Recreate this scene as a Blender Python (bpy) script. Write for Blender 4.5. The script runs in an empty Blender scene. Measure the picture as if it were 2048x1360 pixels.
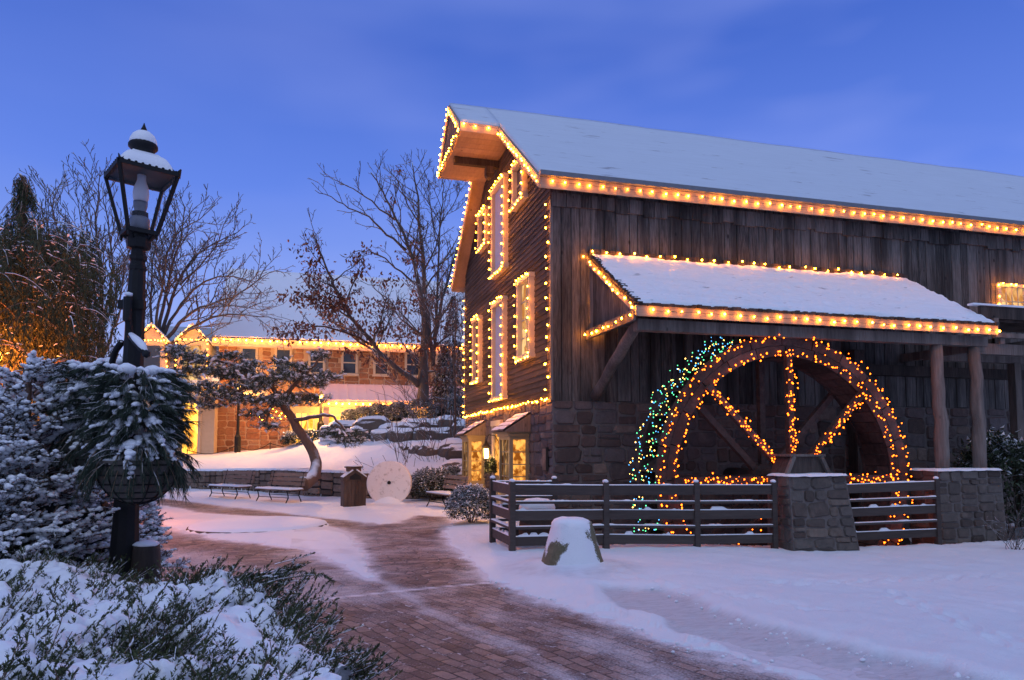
import bpy, bmesh, math, random
import numpy as np
from mathutils import Vector, Matrix, noise as mnoise
R = math.radians
random.seed(7)
rng = np.random.default_rng(7)
sc = bpy.context.scene
col = sc.collection

# ------------------------------------------------------------------ camera
CAM = np.array([-4.898, -14.694, 1.75])
YAW, PITCH, F, SY = 1.3066, 0.0667, 1416.995, 122.76
FW = np.array([math.cos(PITCH)*math.cos(YAW), math.cos(PITCH)*math.sin(YAW), math.sin(PITCH)])
RT = np.array([math.sin(YAW), -math.cos(YAW), 0.0])
UP = np.cross(RT, FW)
FH = np.array([math.cos(YAW), math.sin(YAW), 0.0])
cam_data = bpy.data.cameras.new('camera')
cam = bpy.data.objects.new('camera', cam_data)
col.objects.link(cam)
cam.location = CAM
M = Matrix((RT, UP, -FW)).transposed()
cam.rotation_euler = M.to_euler()
cam_data.sensor_width = 36
cam_data.lens = F/2048*36
cam_data.shift_y = SY/2048
cam_data.clip_end = 3000
sc.camera = cam

# ------------------------------------------------------------------ light and exposure
sc.view_settings.view_transform = 'Standard'
sc.view_settings.look = 'None'
sc.view_settings.gamma = 1
sc.view_settings.exposure = 0.28
sc.cycles.use_denoising = True
sc.cycles.max_bounces = 5
sc.cycles.diffuse_bounces = 3
sc.cycles.glossy_bounces = 2
sc.cycles.transparent_max_bounces = 8
sc.cycles.sample_clamp_indirect = 3
SUN_EL, SUN_ROT = R(2.0), R(200)
world = bpy.data.worlds.new("World")
sc.world = world
world.use_nodes = True
wn, wl = world.node_tree.nodes, world.node_tree.links
wn.clear()
wo = wn.new('ShaderNodeOutputWorld'); bg = wn.new('ShaderNodeBackground')
sky = wn.new('ShaderNodeTexSky'); sky.sky_type = 'NISHITA'; sky.sun_disc = False
sky.sun_elevation = SUN_EL; sky.sun_rotation = SUN_ROT
sky.air_density = 1.2; sky.dust_density = 0.4; sky.ozone_density = 4.0
tc = wn.new('ShaderNodeTexCoord'); sep = wn.new('ShaderNodeSeparateXYZ')
wl.new(tc.outputs['Generated'], sep.inputs[0])
ramp = wn.new('ShaderNodeValToRGB')
cr = ramp.color_ramp
cr.elements[0].position = 0.0; cr.elements[0].color = (.40, .50, .76, 1)
cr.elements[1].position = 1.0; cr.elements[1].color = (.10, .17, .48, 1)
for p_, c_ in ((.10, (.31, .38, .74)), (.20, (.20, .295, .72)), (.33, (.105, .195, .66)), (.5, (.054, .12, .50))):
    e_ = cr.elements.new(p_); e_.color = (*c_, 1)
wl.new(sep.outputs['Z'], ramp.inputs[0])
# thin dusk cloud veil, thicker towards the right (east) of the barn
mp = wn.new('ShaderNodeMapping'); mp.inputs['Scale'].default_value = (1.2, 1.2, 4.0)
wl.new(tc.outputs['Generated'], mp.inputs[0])
nz = wn.new('ShaderNodeTexNoise'); nz.inputs['Scale'].default_value = 1.5; nz.inputs['Detail'].default_value = 3
nz.inputs['Roughness'].default_value = .55
wl.new(mp.outputs[0], nz.inputs['Vector'])
nr = wn.new('ShaderNodeMapRange'); nr.inputs[1].default_value = .42; nr.inputs[2].default_value = .72
nr.inputs[3].default_value = 0; nr.inputs[4].default_value = .42
wl.new(nz.outputs[0], nr.inputs[0])
dx = wn.new('ShaderNodeMapRange'); dx.inputs[1].default_value = -.25; dx.inputs[2].default_value = .75
dx.inputs[3].default_value = .12; dx.inputs[4].default_value = 1.0
wl.new(sep.outputs['X'], dx.inputs[0])
mu = wn.new('ShaderNodeMath'); mu.operation = 'MULTIPLY'; wl.new(nr.outputs[0], mu.inputs[0]); wl.new(dx.outputs[0], mu.inputs[1])
mixc = wn.new('ShaderNodeMix'); mixc.data_type = 'RGBA'
wl.new(mu.outputs[0], mixc.inputs[0]); wl.new(ramp.outputs[0], mixc.inputs[6]); mixc.inputs[7].default_value = (.42, .46, .86, 1)
# afterglow in the half of the sky behind the camera
fy = wn.new('ShaderNodeMapRange'); fy.inputs[1].default_value = .15; fy.inputs[2].default_value = -.8
fy.inputs[3].default_value = 0; fy.inputs[4].default_value = 1.0
wl.new(sep.outputs['Y'], fy.inputs[0])
mixg = wn.new('ShaderNodeMix'); mixg.data_type = 'RGBA'
wl.new(fy.outputs[0], mixg.inputs[0]); wl.new(mixc.outputs[2], mixg.inputs[6]); mixg.inputs[7].default_value = (.25, .33, .56, 1)
sm = wn.new('ShaderNodeVectorMath'); sm.operation = 'SCALE'; sm.inputs[3].default_value = 0.02
wl.new(sky.outputs[0], sm.inputs[0])
ad = wn.new('ShaderNodeVectorMath'); ad.operation = 'ADD'
wl.new(sm.outputs[0], ad.inputs[0]); wl.new(mixg.outputs[2], ad.inputs[1])
wl.new(ad.outputs[0], bg.inputs[0]); bg.inputs[1].default_value = 1.0
wl.new(bg.outputs[0], wo.inputs[0])

sd = bpy.data.lights.new('sun', 'SUN'); sd.energy = 0.55; sd.angle = R(60); sd.color = (.86, .92, 1)
so = bpy.data.objects.new('sun', sd); col.objects.link(so)
so.rotation_euler = (R(26), 0, R(-25))

# ------------------------------------------------------------------ pixel helpers (full-size photo pixels -> points of the place)
def ray(px, py):
    return FW + RT*((px-1024)/F) - UP*((py-680-SY)/F)
def onx(px, py, x):
    d = ray(px, py); return CAM + d*((x-CAM[0])/d[0])
def ony(px, py, y):
    d = ray(px, py); return CAM + d*((y-CAM[1])/d[1])
def onz(px, py, z=0.0):
    d = ray(px, py); return CAM + d*((z-CAM[2])/d[2])
def at(px, py, dep):
    return CAM + ray(px, py)*dep
def sdp(P):
    q = np.asarray(P)[..., :2]-CAM[:2]
    return q@RT[:2], q@FH[:2]
def fromsd(s, d):
    return CAM[0]+s*RT[0]+d*FH[0], CAM[1]+s*RT[1]+d*FH[1]
def ss(t):
    t = np.clip(t, 0, 1); return t*t*(3-2*t)

# ------------------------------------------------------------------ numpy noise
_L = rng.random((256, 256))
def vnoise(x, y):
    xi = np.floor(x).astype(int); yi = np.floor(y).astype(int)
    fx = x-xi; fy_ = y-yi; fx = fx*fx*(3-2*fx); fy_ = fy_*fy_*(3-2*fy_)
    a = _L[xi % 256, yi % 256]; b = _L[(xi+1) % 256, yi % 256]
    c = _L[xi % 256, (yi+1) % 256]; d = _L[(xi+1) % 256, (yi+1) % 256]
    return (a*(1-fx)+b*fx)*(1-fy_)+(c*(1-fx)+d*fx)*fy_
def fbm(x, y, o=4, g=.5):
    s = 0; a = 1; t = 0
    for k in range(o):
        s = s+a*vnoise(x*2**k+17.3*k, y*2**k+5.1*k); t += a; a *= g
    return s/t
def noisev(P, k=0.0):
    return mnoise.noise(Vector((P[0]+k, P[1]-k, P[2]+k*.7)))

# ------------------------------------------------------------------ object helpers
def tag(o, label=None, cat=None, group=None, kind=None):
    if label: o['label'] = label
    if cat: o['category'] = cat
    if group: o['group'] = group
    if kind: o['kind'] = kind
    return o
def thing(name, label, cat, loc=(0, 0, 0), group=None, rz=0):
    o = bpy.data.objects.new(name, None); col.objects.link(o)
    o.location = tuple(float(v) for v in loc); o.rotation_euler = (0, 0, rz); o.empty_display_size = .2
    return tag(o, label, cat, group)
def origin(o):
    p = Vector((0, 0, 0))
    while o is not None:
        p = p+o.location; o = o.parent
    return np.array(p)
class MB:
    def __init__(self):
        self.V = []; self.F = []; self.Rn = []; self.MI = []; self.n = 0
    def add(self, vs, fs, rnd=None, mi=0):
        vs = np.asarray(vs, float).reshape(-1, 3); r = random.random() if rnd is None else rnd
        self.V.append(vs)
        n = self.n
        for f in fs:
            self.F.append(tuple(int(i)+n for i in f)); self.Rn.append(r); self.MI.append(mi)
        self.n += len(vs)
    def tris(self, vs, rnd, mi=0):           # vs (k,3,3), rnd (k,)
        k = len(vs); n = self.n
        self.V.append(vs.reshape(-1, 3))
        idx = (np.arange(k*3).reshape(k, 3)+n).tolist()
        self.F.extend(map(tuple, idx)); self.Rn.extend(np.asarray(rnd).tolist()); self.MI.extend([mi]*k if np.isscalar(mi) else list(mi))
        self.n += k*3
    def box(self, a, b, rnd=None, mi=0, jit=0):
        x0, y0, z0 = np.minimum(a, b); x1, y1, z1 = np.maximum(a, b)
        v = np.array([(x0, y0, z0), (x1, y0, z0), (x1, y1, z0), (x0, y1, z0), (x0, y0, z1), (x1, y0, z1), (x1, y1, z1), (x0, y1, z1)])
        if jit: v = v+rng.normal(0, jit, v.shape)
        self.add(v, BF, rnd, mi)
    def frame(self, c, ax, ay, az, hx, hy, hz, rnd=None, mi=0):   # oriented box
        c = np.asarray(c, float); ax, ay, az = [np.asarray(q, float) for q in (ax, ay, az)]
        v = [c+ax*hx*i+ay*hy*j+az*hz*k for k in (-1, 1) for i, j in ((-1, -1), (1, -1), (1, 1), (-1, 1))]
        self.add(v, BF, rnd, mi)
    def beam(self, p, q, w, h=None, up=(0, 0, 1), rnd=None, mi=0):
        p = np.asarray(p, float); q = np.asarray(q, float); h = w if h is None else h
        d = q-p; L = np.linalg.norm(d); d = d/L; u = np.asarray(up, float)
        if abs(d@u) > .95: u = np.array([1., 0, 0])
        s = np.cross(d, u); s /= np.linalg.norm(s); u = np.cross(s, d)
        self.frame((p+q)/2, d, s, u, L/2, w/2, h/2, rnd, mi)
    def prism(self, poly, vec, rnd=None, mi=0):
        poly = np.asarray(poly, float); n = len(poly); v = np.vstack([poly, poly+np.asarray(vec, float)])
        fs = [tuple(range(n))[::-1], tuple(range(n, 2*n))]+[(i, (i+1) % n, n+(i+1) % n, n+i) for i in range(n)]
        self.add(v, fs, rnd, mi)
    def tube(self, pts, rad, n=8, rnd=None, mi=0, cap=True, sz=1.0):
        pts = np.asarray(pts, float); m = len(pts)
        rad = np.full(m, rad, float) if np.isscalar(rad) else np.asarray(rad, float)
        T = np.gradient(pts, axis=0); T /= (np.linalg.norm(T, axis=1)[:, None]+1e-12)
        a = np.array([0, 0, 1.]) if abs(T[0][2]) < .9 else np.array([1., 0, 0])
        s = np.cross(T[0], a); s /= np.linalg.norm(s)
        th = np.arange(n)*2*math.pi/n; cs, sn = np.cos(th)[:, None], np.sin(th)[:, None]
        V = np.empty((m, n, 3))
        for i in range(m):
            s = s-T[i]*(s@T[i]); s /= (np.linalg.norm(s)+1e-12); u = np.cross(s, T[i])
            o = cs*s+sn*u
            o[:, 2] *= sz
            V[i] = pts[i]+rad[i]*o
        fs = []
        for i in range(m-1):
            b = i*n
            for j in range(n):
                k = (j+1) % n
                fs.append((b+j, b+k, b+n+k, b+n+j))
        if cap: fs.append(tuple(range(n))[::-1]); fs.append(tuple(range((m-1)*n, m*n)))
        self.add(V.reshape(-1, 3), fs, rnd, mi)
    def lathe(self, prof, c=(0, 0, 0), n=20, rnd=None, mi=0, a0=0.0, sx=1, sy=1):   # prof [(r,z)]
        prof = np.asarray(prof, float); m = len(prof); th = a0+np.arange(n)*2*math.pi/n
        V = np.empty((m, n, 3))
        V[..., 0] = prof[:, None, 0]*np.cos(th)*sx; V[..., 1] = prof[:, None, 0]*np.sin(th)*sy; V[..., 2] = prof[:, None, 1]
        fs = [(i*n+j, i*n+(j+1) % n, (i+1)*n+(j+1) % n, (i+1)*n+j) for i in range(m-1) for j in range(n)]
        fs.append(tuple(range(n))[::-1]); fs.append(tuple(range((m-1)*n, m*n)))
        self.add(V.reshape(-1, 3)+np.asarray(c, float), fs, rnd, mi)
    def blob(self, c, r, sub=2, amp=.15, fr=1.5, rnd=None, mi=0, flat=None):
        v, f = ICO[sub]; r = np.asarray(r, float)*np.ones(3); k = random.random()*50
        d = np.array([1+amp*noisev(p*fr, k) for p in v])
        w = v*d[:, None]
        if flat is not None: w[:, 2] = np.maximum(w[:, 2], flat)
        self.add(w*r+np.asarray(c, float), f, rnd, mi)
    def build(self, name, mats, parent=None, smooth=False, world=True, label=None):
        V = np.vstack(self.V) if self.V else np.zeros((0, 3))
        if parent is not None and world: V = V-origin(parent)
        me = bpy.data.meshes.new(name)
        me.from_pydata(V.tolist(), [], self.F)
        at_ = me.attributes.new('rnd', 'FLOAT', 'FACE'); at_.data.foreach_set('value', np.asarray(self.Rn, np.float32))
        if not isinstance(mats, (list, tuple)): mats = [mats]
        for m_ in mats: me.materials.append(m_)
        if len(mats) > 1: me.polygons.foreach_set('material_index', np.asarray(self.MI, np.int32))
        if smooth: me.polygons.foreach_set('use_smooth', np.ones(len(self.F), bool))
        me.update()
        o = bpy.data.objects.new(name, me); col.objects.link(o)
        if parent is not None: o.parent = parent
        if label: o['label'] = label
        return o
BF = [(0, 3, 2, 1), (4, 5, 6, 7), (0, 1, 5, 4), (1, 2, 6, 5), (2, 3, 7, 6), (3, 0, 4, 7)]
ICO = {}
for s_ in (1, 2, 3):
    bm = bmesh.new(); bmesh.ops.create_icosphere(bm, subdivisions=s_, radius=1)
    ICO[s_] = (np.array([v.co[:] for v in bm.verts]), [tuple(v.index for v in f.verts) for f in bm.faces]); bm.free()
def copy_obj(o, parent=None):
    c = o.copy(); col.objects.link(c); c.parent = parent
    for ch in list(o.children): copy_obj(ch, c)
    return c

# ------------------------------------------------------------------ materials
def nodes(name):
    m = bpy.data.materials.new(name); m.use_nodes = True
    nt = m.node_tree; b = nt.nodes['Principled BSDF']
    return m, nt.nodes, nt.links, b
def N(ns, t, **k):
    n = ns.new(t)
    for a, v in k.items():
        if a.startswith('i_'): n.inputs[a[2:].replace('_', ' ')].default_value = v
        else: setattr(n, a, v)
    return n
def coords(ns, ls, scale=(1, 1, 1), rot=(0, 0, 0)):
    t = ns.new('ShaderNodeTexCoord'); mm = ns.new('ShaderNodeMapping')
    mm.inputs['Scale'].default_value = scale; mm.inputs['Rotation'].default_value = rot
    ls.new(t.outputs['Object'], mm.inputs[0]); return mm.outputs[0]
def mixrgb(ns, ls, fac, a, b, mode='MIX'):
    m = ns.new('ShaderNodeMix'); m.data_type = 'RGBA'; m.blend_type = mode
    for s, v in ((0, fac), (6, a), (7, b)):
        if hasattr(v, 'links') or isinstance(v, bpy.types.NodeSocket): ls.new(v, m.inputs[s])
        elif s == 0: m.inputs[0].default_value = v
        else: m.inputs[s].default_value = (*v, 1)
    return m.outputs[2]
def maprange(ns, ls, v, a, b, c=0, d=1):
    m = ns.new('ShaderNodeMapRange'); ls.new(v, m.inputs[0])
    for i, q in zip((1, 2, 3, 4), (a, b, c, d)): m.inputs[i].default_value = q
    return m.outputs[0]
def bump(ns, ls, b, h, st=.3, dist=.02):
    bp = ns.new('ShaderNodeBump'); bp.inputs['Strength'].default_value = st; bp.inputs['Distance'].default_value = dist
    ls.new(h, bp.inputs['Height']); ls.new(bp.outputs[0], b.inputs['Normal']); return bp
def noise(ns, ls, vec, scale, det=4, rough=.5):
    n = ns.new('ShaderNodeTexNoise'); n.inputs['Scale'].default_value = scale; n.inputs['Detail'].default_value = det
    n.inputs['Roughness'].default_value = rough
    if vec is not None: ls.new(vec, n.inputs['Vector'])
    return n.outputs[0]
def attr(ns, name='rnd'):
    a = ns.new('ShaderNodeAttribute'); a.attribute_name = name; return a.outputs['Fac']
def plain(name, c, rough=.6, metal=0, nscale=12, var=.25, bst=.15):
    m, ns, ls, b = nodes(name)
    n = noise(ns, ls, coords(ns, ls), nscale, 5)
    d = tuple(v*(1-var) for v in c); e = tuple(min(1, v*(1+var)) for v in c)
    ls.new(mixrgb(ns, ls, n, d, e), b.inputs['Base Color'])
    b.inputs['Roughness'].default_value = rough; b.inputs['Metallic'].default_value = metal
    bump(ns, ls, b, n, bst, .01); return m
def topsnow(ns, ls, colour, lo=.25, hi=.6, nscale=9, amt=.35):     # settled snow on upward faces
    g = ns.new('ShaderNodeNewGeometry'); sp = ns.new('ShaderNodeSeparateXYZ'); ls.new(g.outputs['Normal'], sp.inputs[0])
    n = noise(ns, ls, coords(ns, ls), nscale, 3)
    ma = ns.new('ShaderNodeMath'); ma.operation = 'MULTIPLY_ADD'; ls.new(n, ma.inputs[0]); ma.inputs[1].default_value = amt*2; ls.new(sp.outputs['Z'], ma.inputs[2])
    f = maprange(ns, ls, ma.outputs[0], lo+amt, hi+amt)
    return mixrgb(ns, ls, f, colour, (.8, .82, .88))
def mk_snow(name, c=(.82, .84, .88), packed=False, fine=60, gaps=None):
    m, ns, ls, b = nodes(name)
    v = coords(ns, ls)
    n1 = noise(ns, ls, v, 1.3, 6, .6); n2 = noise(ns, ls, v, fine, 3, .6)
    base = mixrgb(ns, ls, n1, tuple(q*.93 for q in c), c)
    if packed:
        a = attr(ns, 'packed')
        base = mixrgb(ns, ls, a, base, (.58, .57, .60)); sk = noise(ns, ls, coords(ns, ls, (2.2, 9, 1), (0, 0, .6)), 2, 6, .75); sm_ = ns.new('ShaderNodeMath'); sm_.operation = 'MULTIPLY'; ls.new(maprange(ns, ls, sk, .45, .68, 0, .65), sm_.inputs[0]); ls.new(a, sm_.inputs[1]); base = mixrgb(ns, ls, sm_.outputs[0], base, (.36, .34, .36))
        n3 = noise(ns, ls, v, 7, 6, .75)
        f = maprange(ns, ls, n3, .62, .70)
        mm = ns.new('ShaderNodeMath'); mm.operation = 'MULTIPLY'; ls.new(f, mm.inputs[0]); ls.new(a, mm.inputs[1])
        m2 = ns.new('ShaderNodeMath'); m2.operation = 'MULTIPLY'; ls.new(mm.outputs[0], m2.inputs[0]); m2.inputs[1].default_value = .55
        base = mixrgb(ns, ls, m2.outputs[0], base, (.23, .19, .19))
    if gaps:                                   # small bare spots where shingle edges break through
        vg = coords(ns, ls, gaps); n4 = noise(ns, ls, vg, 1, 4, .6)
        f = maprange(ns, ls, n4, .63, .72, 0, .8); base = mixrgb(ns, ls, f, base, (.22, .21, .23)); nr2 = noise(ns, ls, coords(ns, ls, (.5, 9, 2)), 1.5, 5, .7); base = mixrgb(ns, ls, maprange(ns, ls, nr2, .35, .7, 0, .35), base, tuple(q*.72 for q in c))
    ls.new(base, b.inputs['Base Color']); b.inputs['Roughness'].default_value = .55
    b.inputs['Specular IOR Level'].default_value = .3
    ad_ = ns.new('ShaderNodeMath'); ad_.operation = 'MULTIPLY_ADD'; ls.new(n2, ad_.inputs[0]); ad_.inputs[1].default_value = .25; ls.new(n1, ad_.inputs[2])
    bump(ns, ls, b, ad_.outputs[0], .75 if packed else .5, .09 if packed else .05); return m
SNOW = mk_snow('snow'); SNOWG = mk_snow('ground_snow', packed=True)
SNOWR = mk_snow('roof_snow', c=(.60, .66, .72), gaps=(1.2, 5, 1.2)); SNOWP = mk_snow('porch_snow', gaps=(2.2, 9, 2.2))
def mk_wood(name, c0, c1, grain=(14, 14, 1.2), rough=.8, streak=.6, knots=True, snow=False, bst=.5):
    m, ns, ls, b = nodes(name)
    v = coords(ns, ls, grain)
    n = noise(ns, ls, v, 2.2, 7, .65); r = attr(ns)
    big = noise(ns, ls, coords(ns, ls, tuple(g*.12 for g in grain)), 1.6, 3)
    f = ns.new('ShaderNodeMath'); f.operation = 'MULTIPLY_ADD'; ls.new(r, f.inputs[0]); f.inputs[1].default_value = .55
    f2 = maprange(ns, ls, n, .3, .75, -.25, .55); ls.new(f2, f.inputs[2])
    base = mixrgb(ns, ls, f.outputs[0], c0, c1)
    st = maprange(ns, ls, big, .45, .62, 0, streak)
    base = mixrgb(ns, ls, st, base, tuple(q*.4 for q in c0))
    if knots:
        vo = ns.new('ShaderNodeTexVoronoi'); vo.inputs['Scale'].default_value = 1; ls.new(coords(ns, ls, (3.2, 3.2, 1.6)), vo.inputs['Vector'])
        kf = maprange(ns, ls, vo.outputs['Distance'], .05, .11, .8, 0); base = mixrgb(ns, ls, kf, base, tuple(q*.25 for q in c0))
    if snow: base = topsnow(ns, ls, base, .6, .85, 6, .12)
    ls.new(base, b.inputs['Base Color']); b.inputs['Roughness'].default_value = rough; b.inputs['Specular IOR Level'].default_value = .2
    bump(ns, ls, b, n, bst, .012); return m
WOODG = mk_wood('weathered_boards', (.042, .039, .037), (.225, .205, .19), streak=.75)
WOODD = mk_wood('dark_timber', (.035, .028, .025), (.12, .09, .075))
WOODL = mk_wood('log_post', (.12, .095, .08), (.27, .22, .19), snow=False)
WOODSP = mk_wood('spoke_wood', (.040, .032, .030), (.125, .095, .085), grain=(5, 5, 5), knots=False)
CLAP = mk_wood('clapboard', (.05, .036, .030), (.14, .10, .08), grain=(14, 1.2, 14), knots=False)
FENCEW = mk_wood('fence_paint', (.055, .042, .037), (.10, .08, .07), grain=(1.2, 6, 12), streak=.15, knots=False, bst=.25)
BENCHW = mk_wood('bench_slats', (.19, .12, .085), (.34, .23, .17), grain=(1.5, 8, 12), knots=False)
CREAM = plain('cream_paint', (.52, .42, .30), .55, nscale=6, var=.12)
TRIM = mk_wood('trim_board', (.34, .26, .19), (.5, .39, .29), grain=(1.5, 8, 8), streak=.2, knots=False, bst=.2)
SOFFIT = mk_wood('soffit_board', (.30, .20, .13), (.42, .29, .19), grain=(8, 1.5, 8), streak=.25)
BAYP = plain('bay_paint', (.30, .22, .11), .5, nscale=5, var=.1)
BLACK = plain('black_iron', (.010, .010, .011), .62, 0, 30, .3); BLACK.node_tree.nodes['Principled BSDF'].inputs['Specular IOR Level'].default_value = .25
GUTTER = plain('grey_gutter', (.16, .16, .18), .45, .3)
BARK = None
def mk_bark(name, c0, c1, snow=True, sc_=(9, 9, 2.5)):
    m, ns, ls, b = nodes(name); n = noise(ns, ls, coords(ns, ls, sc_), 2, 6, .7)
    c = mixrgb(ns, ls, n, c0, c1)
    if snow: c = topsnow(ns, ls, c, .45, .8, 4, .3)
    ls.new(c, b.inputs['Base Color']); b.inputs['Roughness'].default_value = .9; bump(ns, ls, b, n, .7, .03); return m
BARK = mk_bark('bark', (.045, .035, .032), (.13, .10, .085)); BARKW = mk_bark('pine_bark', (.09, .055, .04), (.24, .15, .10))
def mk_leaf(name, c0, c1, rough=.7):
    m, ns, ls, b = nodes(name); ls.new(mixrgb(ns, ls, attr(ns), c0, c1), b.inputs['Base Color']); b.inputs['Roughness'].default_value = rough
    b.inputs['Specular IOR Level'].default_value = .25; return m
NEEDLE = mk_leaf('spruce_needles', (.008, .015, .014), (.03, .048, .038))
PINE = mk_leaf('pine_needles', (.03, .045, .03), (.12, .14, .085)); BOUGH = mk_leaf('bough_needles', (.014, .024, .018), (.055, .075, .05))
BINW = mk_wood('bin_boards', (.075, .05, .04), (.16, .11, .085), grain=(8, 8, 1.5), knots=False)
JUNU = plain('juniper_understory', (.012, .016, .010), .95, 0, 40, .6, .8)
JUN = mk_leaf('juniper_scale', (.022, .034, .014), (.095, .11, .045))
WEEP = mk_leaf('weeping_needles', (.022, .032, .014), (.075, .085, .04))
SHRUBL = mk_leaf('shrub_leaves', (.02, .035, .02), (.07, .09, .05))
OAKL = mk_leaf('dry_oak_leaves', (.09, .035, .025), (.25, .10, .06))
def mk_stone(name, c0, c1, c2, snow=0):
    m, ns, ls, b = nodes(name); r = attr(ns); rp = ns.new('ShaderNodeValToRGB'); ls.new(r, rp.inputs[0])
    e = rp.color_ramp.elements; e[0].color = (*c0, 1); e[1].color = (*c1, 1); q = rp.color_ramp.elements.new(.5); q.color = (*c2, 1)
    q = rp.color_ramp.elements.new(.75); q.color = (*[.6*x for x in c0], 1)
    n = noise(ns, ls, coords(ns, ls), 9, 7, .7); n2 = noise(ns, ls, coords(ns, ls), 2.3, 4, .6)
    base = mixrgb(ns, ls, maprange(ns, ls, n, .3, .7, .55, 0), rp.outputs[0], tuple(x*.35 for x in c0))
    base = mixrgb(ns, ls, maprange(ns, ls, n2, .55, .75, 0, .5), base, tuple(x*.9 for x in c1))
    if snow: base = topsnow(ns, ls, base, .45+(.35 if snow < .5 else 0), .7+(.3 if snow < .5 else 0), 5, .25)
    ls.new(base, b.inputs['Base Color']); b.inputs['Roughness'].default_value = .85; bump(ns, ls, b, n, .8, .03); return m
STONE = mk_stone('fieldstone', (.10, .06, .05), (.26, .19, .155), (.14, .12, .12)); MORT = plain('mortar', (.13, .11, .10), .9, 0, 25, .3, .5)
STONEF = mk_stone('far_stone', (.36, .15, .07), (.54, .31, .18), (.42, .21, .11)); MORTF = plain('far_mortar', (.46, .32, .2), .9)
STONEW = mk_stone('low_wall_stone', (.20, .13, .09), (.40, .29, .21), (.28, .2, .15)); STONED = mk_stone('drywall_stone', (.085, .058, .045), (.21, .16, .125), (.13, .11, .095)); DARKJ = plain('dark_joint', (.03, .025, .022), .95)
ROCK = mk_stone('boulder', (.11, .09, .075), (.19, .155, .13), (.14, .115, .1), snow=1)
MILL = None
def mk_mill(name, c, lo=.55, hi=.68, sc_=6, base=(.17, .16, .11)):
    m, ns, ls, b = nodes(name); v = coords(ns, ls); n = noise(ns, ls, v, sc_, 7, .72); n2 = noise(ns, ls, v, 55, 3, .6)
    bc = mixrgb(ns, ls, n2, tuple(q*.4 for q in base), base)
    bc = mixrgb(ns, ls, maprange(ns, ls, n, lo, hi, 1, 0), bc, c)
    ls.new(bc, b.inputs['Base Color']); b.inputs['Roughness'].default_value = .8; bump(ns, ls, b, n, .6, .03); return m
MILL = mk_mill('frosted_millstone', (.72, .69, .70), .54, .80, 8, (.26, .20, .17))
def emit(name, c, s):
    m = bpy.data.materials.new(name); m.use_nodes = True; ns, ls = m.node_tree.nodes, m.node_tree.links
    ns.clear(); o = ns.new('ShaderNodeOutputMaterial'); e = ns.new('ShaderNodeEmission'); e.inputs[0].default_value = (*c, 1); e.inputs[1].default_value = s
    ls.new(e.outputs[0], o.inputs[0]); return m
BULB = emit('warm_bulb', (1, .28, .010), 145); MINI = emit('mini_bulb', (1, .125, .006), 9); FARB = emit('far_bulb', (1, .235, .012), 260); DORB = emit('dormer_bulb', (1, .3, .02), 45)
MBLUE = emit('mini_blue', (.10, .45, 1), 2.6); MGRN = emit('mini_green', (.12, 1, .40), 2.4); MYEL = emit('mini_yellow', (1, .5, .10), 7)
MRED = emit('mini_red', (1, .045, .02), 14)
def mk_lit(name, c, s, sc_=3.0, dark=.25):     # a lit interior seen through a pane: shelves and goods as light and dark patches
    m = bpy.data.materials.new(name); m.use_nodes = True; ns, ls = m.node_tree.nodes, m.node_tree.links
    ns.clear(); o = ns.new('ShaderNodeOutputMaterial'); e = ns.new('ShaderNodeEmission')
    v = coords(ns, ls, (1, 1, .8)); n0 = noise(ns, ls, v, sc_, 5, .65); vo = ns.new('ShaderNodeTexVoronoi'); vo.inputs['Scale'].default_value = sc_*1.6; ls.new(v, vo.inputs['Vector']); sp_ = ns.new('ShaderNodeSeparateColor'); ls.new(vo.outputs['Color'], sp_.inputs[0])
    n_ = ns.new('ShaderNodeMath'); n_.operation = 'MULTIPLY_ADD'; ls.new(sp_.outputs[0], n_.inputs[0]); n_.inputs[1].default_value = .35; ls.new(n0, n_.inputs[2]); n = n_.outputs[0]
    f = maprange(ns, ls, n, .50, .84)
    ls.new(mixrgb(ns, ls, f, tuple(q*dark*(.8, .5, .3)[i] for i, q in enumerate(c)), c), e.inputs[0]); e.inputs[1].default_value = s
    ls.new(e.outputs[0], o.inputs[0]); return m
LITBAY = mk_lit('shop_interior', (1, .42, .08), 1.3, 7); LITFAR = mk_lit('far_shop_interior', (1, .47, .06), 4, 1.1, .35)
LITWIN = mk_lit('barn_window_glow', (1, .62, .25), 1.0, 2.2, .6); FLAME = emit('lantern_flame', (1, .5, .1), 30)
TUBE = emit('lamp_tube', (1, .75, .3), 3); SODIUM = emit('sodium_globe', (1, .32, .03), 12)
def mk_glass(name, c=(.03, .04, .06), rough=.08):
    m, ns, ls, b = nodes(name); b.inputs['Base Color'].default_value = (*c, 1); b.inputs['Roughness'].default_value = rough
    b.inputs['Specular IOR Level'].default_value = .8
    n = noise(ns, ls, coords(ns, ls), 1.5, 2); bump(ns, ls, b, n, .08, .02); return m
GLASS = mk_glass('dark_glass')
def mk_clear(name, tint=(.95, .97, 1), fac=.035):
    m = bpy.data.materials.new(name); m.use_nodes = True; ns, ls = m.node_tree.nodes, m.node_tree.links
    ns.clear(); o = ns.new('ShaderNodeOutputMaterial'); t = ns.new('ShaderNodeBsdfTransparent'); t.inputs[0].default_value = (*tint, 1)
    g = ns.new('ShaderNodeBsdfGlossy'); g.inputs['Roughness'].default_value = .05; mx = ns.new('ShaderNodeMixShader')
    n = noise(ns, ls, coords(ns, ls), 6, 4); ls.new(maprange(ns, ls, n, .3, .8, fac*.5, fac*1.6), mx.inputs[0])
    ls.new(t.outputs[0], mx.inputs[1]); ls.new(g.outputs[0], mx.inputs[2]); ls.new(mx.outputs[0], o.inputs[0]); return m
CLEAR = mk_clear('clear_glass')

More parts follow.
